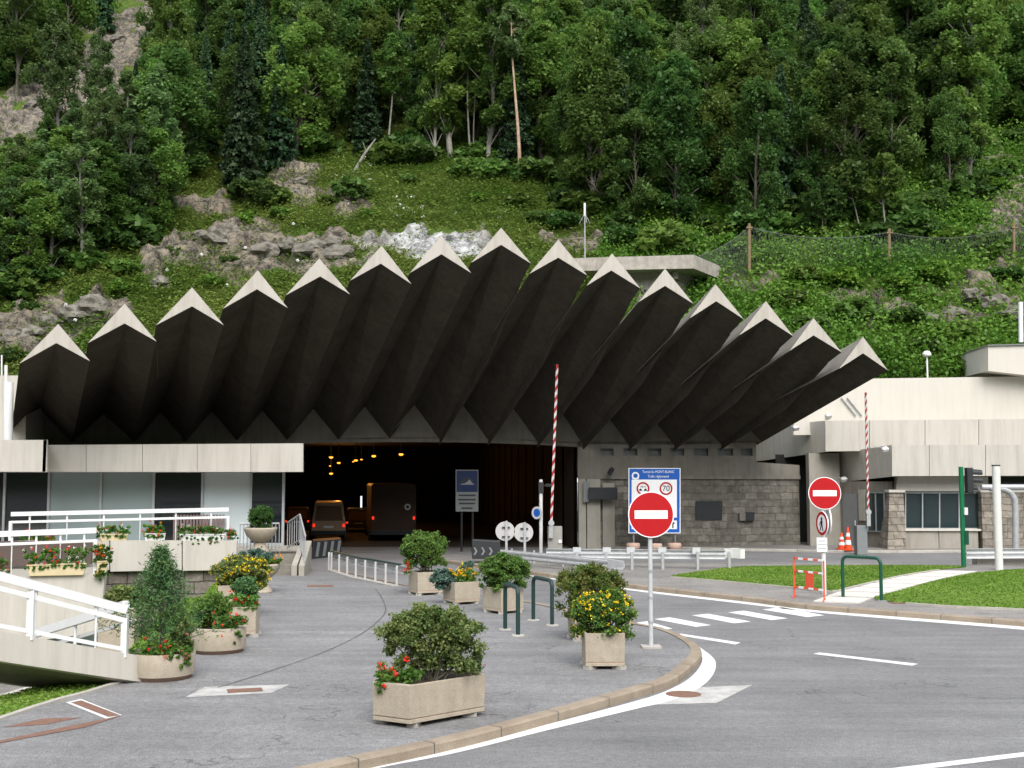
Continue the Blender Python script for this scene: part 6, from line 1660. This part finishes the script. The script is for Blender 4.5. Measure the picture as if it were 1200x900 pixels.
# ------------------------------------------------------------------ planters and plants
def octobox(mb, plan, z0, z1, inset=0.0, slope=0.0):
    n = len(plan); cx = sum(p[0] for p in plan) / n; cy = sum(p[1] for p in plan) / n
    lo = [(cx + (p[0] - cx) * (1 - inset - slope), cy + (p[1] - cy) * (1 - inset - slope), z0) for p in plan]; hi = [(cx + (p[0] - cx) * (1 - inset), cy + (p[1] - cy) * (1 - inset), z1) for p in plan]
    mb.add(lo + hi, [tuple(range(n - 1, -1, -1))] + [(i, (i + 1) % n, n + (i + 1) % n, n + i) for i in range(n)])
    return hi
def planter_plan(plan, base, h, label, name='planter', wall=.06, feet=True, slope=.0, group=None):
    n = len(plan); cx = sum(p[0] for p in plan) / n; cy = sum(p[1] for p in plan) / n
    root = empty(name, (cx, cy, base), label, 'planter', group)
    zb = base + (.12 if feet else 0.0); zt = base + h
    mb = MB(); hi = octobox(mb, plan, zb, zt, 0, slope)
    inn = [(cx + (p[0] - cx) * .88, cy + (p[1] - cy) * .88, zt) for p in plan]; inl = [(x, y, zt - .07) for x, y, z in inn]
    mb.add(hi + inn, [(i, (i + 1) % n, n + (i + 1) % n, n + i) for i in range(n)]); mb.add(inn + inl, [(i, (i + 1) % n, n + (i + 1) % n, n + i) for i in range(n)])
    mb.build('box', 'planter_stone', root, bevel=.008)
    mb = MB(); mb.add([(cx + (p[0] - cx) * .879, cy + (p[1] - cy) * .879, zt - .05) for p in plan], [tuple(range(n))]); mb.build('soil', 'soil', root)
    if feet:
        mb = MB(); octobox(mb, plan, zb - .012, zb - .001, .045); mb.build('shadow_joint', 'planter_edge', root)
        mb = MB(); pl2 = [(cx + (p[0] - cx) * .985, cy + (p[1] - cy) * .985) for p in plan]; hi = octobox(mb, pl2, zb - .06, zb - .012); mb.add(hi, [tuple(range(n))]); mb.build('base_slab', 'planter_stone', root, bevel=.005)
        for i in range(n):
            x, y = cx + (plan[i][0] - cx) * .72, cy + (plan[i][1] - cy) * .72
            mb = MB(); mb.box((x, y, base + .03), (.2, .14, .06), math.atan2(plan[i][1] - cy, plan[i][0] - cx)); mb.build('foot', 'kerb_pale', root)
    return root, Vector((cx, cy, zt))
def square_plan(c, s, rz, sy=None):
    sy = sy or s; out = []
    for x, y in ((-s / 2, -sy / 2), (s / 2, -sy / 2), (s / 2, sy / 2), (-s / 2, sy / 2)):
        out.append((c[0] + x * math.cos(rz) - y * math.sin(rz), c[1] + x * math.sin(rz) + y * math.cos(rz)))
    return out
def shrub(name, c, rad, h, n, leaf, lsize, label, seed, cat='shrub', clump=None, stem=True, flat=.0, loose=0.0, flowers=None, low=.12, aspect=1.5, group=None, per=60):
    """c: base centre; rad (x,y); h height; clumped foliage"""
    r2 = np.random.default_rng(seed); cs = []; rs = []
    n = int(n * 2.5)
    for k in range(n):
        d = r2.normal(size=3); d /= np.linalg.norm(d); d[2] = abs(d[2]) * 1.0 if r2.uniform() < .75 else d[2] * .5
        q = r2.uniform(.35, 1.0) ** .6
        cz = h * (low + (1 - low) * .5) + d[2] * h * (1 - low) * .5 * q * 1.0
        if r2.uniform() < .3: cz = h * r2.uniform(low, .5)
        sx = min(1.12, max(.6, 1 + loose * r2.normal() * .4))
        cs.append((c.x + d[0] * rad[0] * q * sx, c.y + d[1] * rad[1] * q * sx, c.z + cz + loose * abs(r2.normal()) * .06)); rs.append((clump or .16 * min(rad[0], h)) * r2.uniform(.75, 1.35))
    e_ = empty(name, c, label, cat, group)
    if stem:
        mb = MB()
        for k in range(0, n, max(1, n // 16)):
            q = Vector(cs[k]); b0 = Vector((c.x + r2.normal() * .04 * rad[0] * 3, c.y + r2.normal() * .03, c.z - .06)); mb.tube([b0, b0.lerp(q, .5) + Vector((0, 0, .04)), q], [.016, .011, .005], 5, False)
        mb.build('stem', 'bark_grey', e_)
    pp, rn = clump_points(r2, cs, rs, per, .3); leaf_object('foliage', pp, lsize * .85, leaf, e_, seed, rnd=rn, aspect=aspect, up=.15)
    if flowers:
        fm, fn, fs, fper = flowers; pick = r2.choice(len(pp), min(fn, len(pp)), replace=False); fp = []
        ctr = np.array([c.x, c.y, c.z + h * .45])
        for i in pick:
            d = pp[i] - ctr; L0 = np.linalg.norm(d) + 1e-6; d = d / L0
            mx_ = 1 / math.sqrt((d[0] / rad[0]) ** 2 + (d[1] / rad[1]) ** 2 + (d[2] / (h * .55)) ** 2)
            b0 = ctr + d * max(L0, mx_ * r2.uniform(.96, 1.08))
            # push to the outer skin
            fp += [b0 + r2.normal(size=3) * fs * .45 for _ in range(fper)]
        leaf_object('blossom', np.array(fp), fs, fm, e_, seed + 1, aspect=1.0, up=.4)
    return e_
def flower_row(name, a, b, w, h, n, petal, label, seed, leaf='leaf_geranium', nfl=26, fs=.035, trail=.0, cat='flowers', lsize=.05, mix=None):
    r2 = np.random.default_rng(seed); cs = []; rs = []
    mid = (a + b) / 2
    n = int(n * 2)
    for k in range(n):
        p = a.lerp(b, r2.uniform(0, 1)); hh = r2.uniform(.0, 1)
        cs.append((p.x + r2.normal() * w * .4, p.y + r2.normal() * w * .4, p.z + h * hh)); rs.append(r2.uniform(.05, .1))
        if trail and r2.uniform() < .35:
            cs.append((p.x + r2.normal() * w * .3, p.y - w * .6, p.z - trail * r2.uniform(.1, 1))); rs.append(.05)
    e_ = empty(name, mid, label, cat)
    pp, rn = clump_points(r2, cs, rs, 36, .2); leaf_object('foliage', pp, lsize * .72, leaf, e_, seed, rnd=rn, aspect=1.2, up=.3)
    fp = []; fq = []
    for k in range(nfl):
        c_ = cs[int(r2.integers(0, len(cs)))]; fs_ = fs * .62; o_ = np.array(c_) + np.array([r2.normal() * .04, -abs(r2.normal()) * .06, abs(r2.normal()) * .07 + .03])
        for _ in range(12): (fq if (mix and k % 3 == 0) else fp).append(o_ + r2.normal(size=3) * fs_ * .62)
    leaf_object('blossom', np.array(fp), fs * .62, petal, e_, seed + 1, aspect=1.0, up=.3)
    if fq: leaf_object('blossom', np.array(fq), fs * .62, mix, e_, seed + 2, aspect=1.0, up=.3)
    return e_

# long front planter (bent plan)
Lp, Cp, Rp = P(436, 843, 15.75), P(480, 847, 15.45), P(569, 830, 16.35)
plan = [(Lp.x, Lp.y), (Cp.x, Cp.y), (Rp.x, Rp.y), (Rp.x - .20, Rp.y + .42), (Lp.x + .62, Lp.y + .95), (Lp.x + .05, Lp.y + .45)]
zrim = P(480, 803.5, 15.45).z
rt, cen = planter_plan(plan, PZ, zrim - PZ, 'long bent concrete planter nearest the kerb with loose dark shrub', feet=True, slope=.02)
sc_ = Vector((P(503, 800, 16.1).x, 16.15, zrim - .05))
shrub('shrub', sc_, (.66, .36), 1.0, 84, 'leaf_olive', .036, 'loose dark green cotoneaster shrub in the long bent planter', 101, loose=.55, clump=.12, per=95, low=.16)
flower_row('geranium', P(440, 803, 15.75), P(486, 797, 15.75), .12, .15, 16, 'petal_red', 'red geraniums spilling over the end of the long bent planter', 102, nfl=13, fs=.040, trail=.1, lsize=.055)
flower_row('groundcover_plant', P(535, 789, 16.2), P(563, 785, 16.35), .1, .14, 12, 'petal_red', 'low green plant at the far end of the long bent planter', 103, leaf='leaf_olive', nfl=1, fs=.02, lsize=.045)
# square planters
def sq(px, by, s, rz, h, label): 
    b_ = G(px, by, PZ); c = (b_.x, b_.y + s * .5 * (abs(math.cos(rz)) + abs(math.sin(rz))) * .95)
    return planter_plan(square_plan(c, s, rz), PZ, h, label, slope=.03)
rt, cen = sq(708.5, 785, .67, R(2), .60, 'square concrete planter with yellow flowering bush beside the sign pole')
shrub('flowering_shrub', cen + Vector((.02, 0, -.05)), (.54, .42), .74, 60, 'leaf_box', .04, 'bushy green shrub dotted with yellow flowers beside the sign pole', 111, flowers=('petal_yellow', 120, .034, 5), clump=.12, low=-.05, per=85)
rt, cen = sq(690, 752, .67, R(10), .58, 'square planter hidden behind the yellow flowering bush')
shrub('shrub', cen + Vector((.04, 0, -.06)), (.72, .55), .98, 70, 'leaf_rusty', .042, 'big round green bush with reddish leaf tips behind the yellow flowers', 112, clump=.13, low=-.05, per=85)
rt, cen = sq(589.5, 720, .70, R(40), .60, 'square concrete planter with clipped bush behind the first green hoop')
shrub('shrub', cen + Vector((.03, 0, -.05)), (.62, .5), .82, 80, 'leaf_box', .042, 'dense rounded green bush behind the first green hoop', 113, clump=.12, low=.0, per=85)
rt, cen = sq(540, 709, .72, R(28), .56, 'square concrete planter with orange flowers between two bush planters')
flower_row('marigolds', cen + Vector((-.25, -.15, 0)), cen + Vector((.32, -.05, .0)), .24, .28, 34, 'petal_orange', 'mound of orange yellow flowers in the middle square planter', 114, leaf='leaf_yellow' if 'leaf_yellow' in MATS else 'leaf_geranium', nfl=60, fs=.045, mix='petal_yellow')
shrub('juniper', cen + Vector((-.42, -.1, -.1)), (.34, .3), .42, 26, 'leaf_blue', .05, 'blue green juniper trailing between two square planters', 115, clump=.10, low=-.3)
shrub('juniper', cen + Vector((.12, .3, 0)), (.16, .14), .5, 12, 'leaf_blue', .05, 'small upright blue juniper behind the orange flowers', 116, clump=.08)
rt, cen = sq(497, 698, .74, R(25), .62, 'square concrete planter with round bush nearest the low rail')
shrub('shrub', cen + Vector((-.02, 0, .05)), (.66, .5), 1.05, 80, 'leaf_box', .044, 'round clipped bush with bare stem nearest the low rail', 117, clump=.13, low=.12, per=80)
flower_row('red_salvia', cen + Vector((-.46, -.2, -.08)), cen + Vector((-.40, -.25, .02)), .06, .28, 7, 'petal_red', 'bright orange red flower spike at the planter corner nearest the low rail', 118, nfl=14, fs=.05)
# round planters
def round_planter(px, by, r, h, label):
    b_ = G(px, by, PZ); c = Vector((b_.x, b_.y + r * .96, PZ)); root = empty('planter', c, label, 'planter')
    mb = MB(); mb.lathe([(r * .97, .07), (r, .2), (r, h - .01), (r * .985, h), (r * .86, h), (r * .86, h - .08)], c, 40); mb.build('tub', 'planter_stone', root)
    mb = MB(); mb.lathe([(.001, .0), (r * .86, .0), (r * .90, .068), (r * .96, .07)], c, 40); mb.build('base_ring', 'planter_edge', root)
    mb = MB(); mb.lathe([(.001, h - .05), (r * .865, h - .05)], c, 32); mb.build('soil', 'soil', root)
    return c + Vector((0, 0, h))
cen = round_planter(177.5, 800.5, .53, .42, 'round concrete tub with small pine beside the white ramp railing')
# small pine
r2 = np.random.default_rng(5); e_ = empty('pine_tree', cen - Vector((0, 0, .05)), 'small young pine with red geraniums at its foot in a round tub', 'pine')
Ht = P(187, 646, cen.y).z - cen.z + .05; mb = MB(); px0 = (P(187, 700, cen.y).x - cen.x)
mb.tube([cen - Vector((0, 0, .1)), cen + Vector((px0 * .3, 0, Ht * .5)), cen + Vector((px0 * 1.0, 0, Ht))], [.04, .025, .006], 8)
pts = []; rn = []
for k in range(95):
    t = .08 + .90 * (k / 95); z = Ht * t; a = k * 2.4; rad = .82 * (1 - t) ** 1.1 * r2.uniform(.6, 1.25) + .04; cx0 = px0 * t; cl = r2.uniform(.1, .9)
    e = Vector((cx0 + rad * math.cos(a), rad * math.sin(a), z + .22 * rad + .03)); s = Vector((cx0, 0, z - .08))
    mb.tube([cen + s, cen + e], [.008, .004], 4, False)
    for j in range(3):
        f = .45 + .55 * (j / 2); p = cen + s.lerp(e, f); m_ = 26
        pts.append(np.array(p) + r2.normal(size=(m_, 3)) * np.array([.05, .05, .055])); rn.append(np.full(m_, cl))
mb.build('trunk', 'bark_grey', e_); leaf_object('crown', np.concatenate(pts), .020, 'leaf_pine', e_, 5, rnd=np.concatenate(rn), aspect=4.0, up=.3)
flower_row('geranium', cen + Vector((-.34, -.38, 0)), cen + Vector((.3, -.4, 0)), .08, .16, 20, 'petal_red', 'red geraniums around the foot of the small pine', 121, nfl=8, fs=.04, trail=.12)
shrub('shrub', cen + Vector((.36, -.1, -.03)), (.16, .2), .55, 16, 'leaf_olive', .04, 'light olive plant leaning beside the small pine', 122, clump=.08)
flower_row('trailing_flowers', cen + Vector((.36, -.36, .0)), cen + Vector((.5, -.2, 0)), .06, .08, 10, 'petal_pink', 'trailing pink flowers over the rim of the pine tub', 123, nfl=7, fs=.03, trail=.26)
cen = round_planter(248, 768, .50, .46, 'round concrete tub with dark shrub and trailing red geraniums')
shrub('shrub', cen + Vector((-.12, .05, -.05)), (.36, .36), .62, 44, 'leaf_box', .042, 'dark leafy shrub in the round tub behind the pine', 124, clump=.11)
flower_row('geranium', cen + Vector((.02, -.38, 0)), cen + Vector((.5, -.22, 0)), .1, .2, 26, 'petal_red', 'red geraniums trailing over the round tub behind the pine', 125, nfl=16, fs=.036, trail=.28)
# tall square pots behind
rt, cen = sq(282, 747, .56, R(4), .60, 'tall square concrete planter with geraniums behind the second round tub')
flower_row('geranium', cen + Vector((-.22, -.18, 0)), cen + Vector((.26, -.18, 0)), .12, .22, 26, 'petal_red', 'red geraniums in the tall square planter under the juniper', 126, nfl=9, fs=.05, trail=.06)
shrub('juniper', cen + Vector((.0, .1, 0)), (.24, .2), .55, 26, 'leaf_pine', .04, 'small dark juniper above the geraniums in the tall square planter', 127, clump=.10)
rt, cen = sq(268, 725, .56, R(5), .74, 'square concrete planter almost hidden under yellow flowers')
shrub('flowering_shrub', cen + Vector((.18, .1, -.08)), (.68, .5), .72, 56, 'leaf_olive', .05, 'wide cushion of bright yellow flowers above the square planters', 128, flowers=('petal_yellow', 260, .036, 5), clump=.13, low=.05, per=70)
# urns
def urn(c, r, h, label):
    root = empty('stone_urn', c, label, 'urn')
    mb = MB(); mb.lathe([(.001, 0), (r * .62, 0), (r * .60, .04), (r * .42, h * .28), (r * .30, h * .44)], c, 28); mb.build('pedestal', 'planter_stone', root)
    mb = MB(); mb.lathe([(r * .26, h * .44), (r * .55, h * .52), (r * .85, h * .70), (r * 1.0, h * .93), (r * 1.0, h), (r * .9, h), (r * .85, h * .9)], c, 32); mb.build('bowl', 'planter_stone', root)
    mb = MB(); mb.lathe([(.001, h * .92), (r * .88, h * .92)], c, 24); mb.build('soil', 'soil', root)
    return Vector((c.x, c.y, c.z + h))
b_ = G(302, 695.5, PZ); cen = urn(Vector((b_.x, b_.y + .3, PZ)), .56, .80, 'stone bowl urn on the plaza with red flowers')
shrub('juniper', cen + Vector((-.1, 0, -.05)), (.5, .35), .42, 30, 'leaf_blue', .055, 'spreading blue green juniper in the stone bowl urn on the plaza', 131, clump=.11, low=0)
flower_row('geranium', cen + Vector((.28, -.2, -.04)), cen + Vector((.55, -.1, -.04)), .08, .16, 12, 'petal_orange', 'orange red flowers on the rim of the plaza urn', 132, nfl=9, fs=.05)
cen = urn(Vector((P(305, 640, 40.9).x, 40.9, TZ)), .56, .90, 'pale stone bowl urn on the terrace beside the steps')
shrub('shrub', cen + Vector((0, 0, -.08)), (.42, .35), .85, 44, 'leaf_conifer2' if 'leaf_conifer2' in MATS else 'leaf_dark', .055, 'dark leafy bush in the terrace urn beside the steps', 133, clump=.13, low=.0)
# pot behind the footbridge railing
b_ = G(133, 772, PZ); rt, cen = planter_plan(square_plan((-8.1, 25.0), .72, .1), -.35, 1.0, 'yellowish square pot with plant behind the ramp railing', feet=False)
rt.location
shrub('shrub', cen + Vector((.1, 0, -.05)), (.42, .3), .5, 30, 'leaf_olive', .05, 'green plant in the yellowish pot behind the ramp railing', 134, clump=.11, low=-.1, flowers=('petal_orange', 10, .035, 4))

# terrace flower boxes
def flower_box(a, b, h, w, material, label, fl_label, seed, petal, mix, nfl=26, n=30, trail=.12, fh=.25):
    d = (b - a); e_ = empty('flower_box', (a + b) / 2, label, 'flower box'); ang = math.atan2(d.y, d.x); c = (a + b) / 2
    mb = MB(); mb.box((c.x, c.y, c.z + h / 2), (d.length, w, h), ang, .9); mb.build('trough', material, e_, bevel=.01)
    mb = MB(); mb.beam((a.x, a.y, a.z + h), (b.x, b.y, b.z + h), w + .03, .03); mb.build('rim', material, e_)
    flower_row('geranium', a + Vector((0, -.03, h)), b + Vector((0, -.03, h)), w * .6, fh, n, petal, fl_label, seed, nfl=nfl, fs=.05, trail=trail, mix=mix, lsize=.07)
def ub(x): 
    p = P(x, 636, 41.95, .27); return Vector((p.x, p.y, P(x, 632.6, 41.95, .27).z - .02))
flower_box(ub(117), ub(150), .2, .26, 'flower_box', 'cream flower box at the end of the white parapet panels', 'red and white geraniums above the cream parapet box', 141, 'petal_red', 'petal_white', 16, 26)
flower_box(ub(169), ub(194), .22, .26, 'white_post', 'white flower box in the middle of the upper parapet', 'low geraniums in the middle white parapet box', 142, 'petal_red', 'petal_orange', 12, 22)
flower_box(ub(210), ub(264), .2, .26, 'white_post', 'long white flower box near the corner of the upper parapet', 'trailing red geraniums in the long white parapet box', 143, 'petal_red', 'petal_white', 22, 40, .3)
flower_row('geranium', ub(267) + Vector((0, 0, .05)), ub(277) + Vector((0, 0, .05)), .12, .3, 14, 'petal_red', 'small red flowers at the very corner of the parapet', 144, nfl=8, fs=.045)
def lb(x, y): p = LT(x, y); return Vector((p.x, p.y + .02, p.z))
flower_box(lb(31, 675.5), lb(101, 673), .30, .26, 'flower_box', 'long yellow flower box on the lower terrace edge', 'red and white geraniums in the long yellow flower box', 145, 'petal_red', 'petal_white', 34, 46, .12, .42)
flower_box(lb(113, 671.5), lb(125, 671), .32, .3, 'flower_box', 'short yellow flower box at the lower terrace corner', 'bushy dark red geraniums hanging over the terrace corner', 146, 'petal_red', 'petal_orange', 20, 30, .5, .42)
flower_row('geranium', lb(-10, 672), lb(7, 672), .14, .4, 18, 'petal_red', 'red geraniums at the frame end of the lower terrace', 147, nfl=12, fs=.05)
p0, p1 = P(24, 640, 39.2), P(62, 640, 39.5)
flower_box(Vector((p0.x, p0.y, p0.z - .1)), Vector((p1.x, p1.y, p1.z - .1)), .25, .26, 'flower_box', 'yellow flower box in the shade under the upper railing', 'orange and red flowers in the shaded yellow box', 148, 'petal_red', 'petal_orange', 18, 30)
# left edge structures
lc = empty('vent_pipe', P(7, 516, 43.5), 'white vertical vent pipe at the end of the canopy', 'pipe')
mb = MB(); q = P(9.5, 518, 43.5); mb.tube([q, P(10, 448, 43.5)], .17, 16); mb.build('pipe', 'white_paint', lc)
mb = MB(); mb.tube([P(7, 452, 43.6), P(7, 428, 43.6)], .06, 10); mb.tube([P(2, 440, 43.6), P(2, 416, 43.6)], .03, 8); mb.build('thin_mast', 'white_post', lc)
mb = MB(); px_slab([(-120, 440), (30, 440), (30, 520), (-120, 520)], 49, 0, 4, mb); lw = mb.build('annex_block', 'panel'); tag(lw, 'plain beige annex block beside the first canopy fold', 'building')

# ------------------------------------------------------------------ light, sky, camera
w = bpy.data.worlds.new('World'); SC.world = w; w.use_nodes = True
nt = w.node_tree; N = nt.nodes; L = nt.links
sky = N.new('ShaderNodeTexSky'); sky.sky_type = 'NISHITA'; sky.sun_disc = False
EL, AZ = R(48), R(168)           # sun behind the camera, to the left
sky.sun_elevation = EL; sky.sun_rotation = AZ; sky.air_density = 1.0; sky.dust_density = 3.0; sky.ozone_density = .6; sky.altitude = 1200
hs = N.new('ShaderNodeHueSaturation'); hs.inputs['Saturation'].default_value = .28
L.new(sky.outputs[0], hs.inputs['Color']); L.new(hs.outputs[0], N['Background'].inputs[0]); N['Background'].inputs[1].default_value = .145
sd_ = Vector((math.sin(AZ) * math.cos(EL), math.cos(AZ) * math.cos(EL), math.sin(EL)))
sl = bpy.data.lights.new('sun', 'SUN'); sl.energy = .85; sl.angle = R(40); sl.color = (1, .96, .90)
so = bpy.data.objects.new('sun', sl); COL.objects.link(so); so.rotation_euler = sd_.to_track_quat('Z', 'Y').to_euler(); so.location = (0, 0, 60)
cam = bpy.data.cameras.new('camera'); co = bpy.data.objects.new('camera', cam); COL.objects.link(co)
cam.sensor_width = 36; cam.lens = 36 * F / 1200; cam.clip_end = 2000; cam.clip_start = .1
co.location = (0, 0, H); co.rotation_euler = (R(90) + PITCH, 0, 0); SC.camera = co
SC.view_settings.view_transform = 'Standard'; SC.view_settings.look = 'None'; SC.view_settings.gamma = 1; SC.view_settings.use_curve_mapping = False
SC.view_settings.exposure = 1.75
SC.cycles.max_bounces = 6; SC.cycles.diffuse_bounces = 3; SC.cycles.glossy_bounces = 2; SC.cycles.transmission_bounces = 2; SC.cycles.use_denoising = True
SC.cycles.sample_clamp_indirect = 4
SC.render.use_persistent_data = False
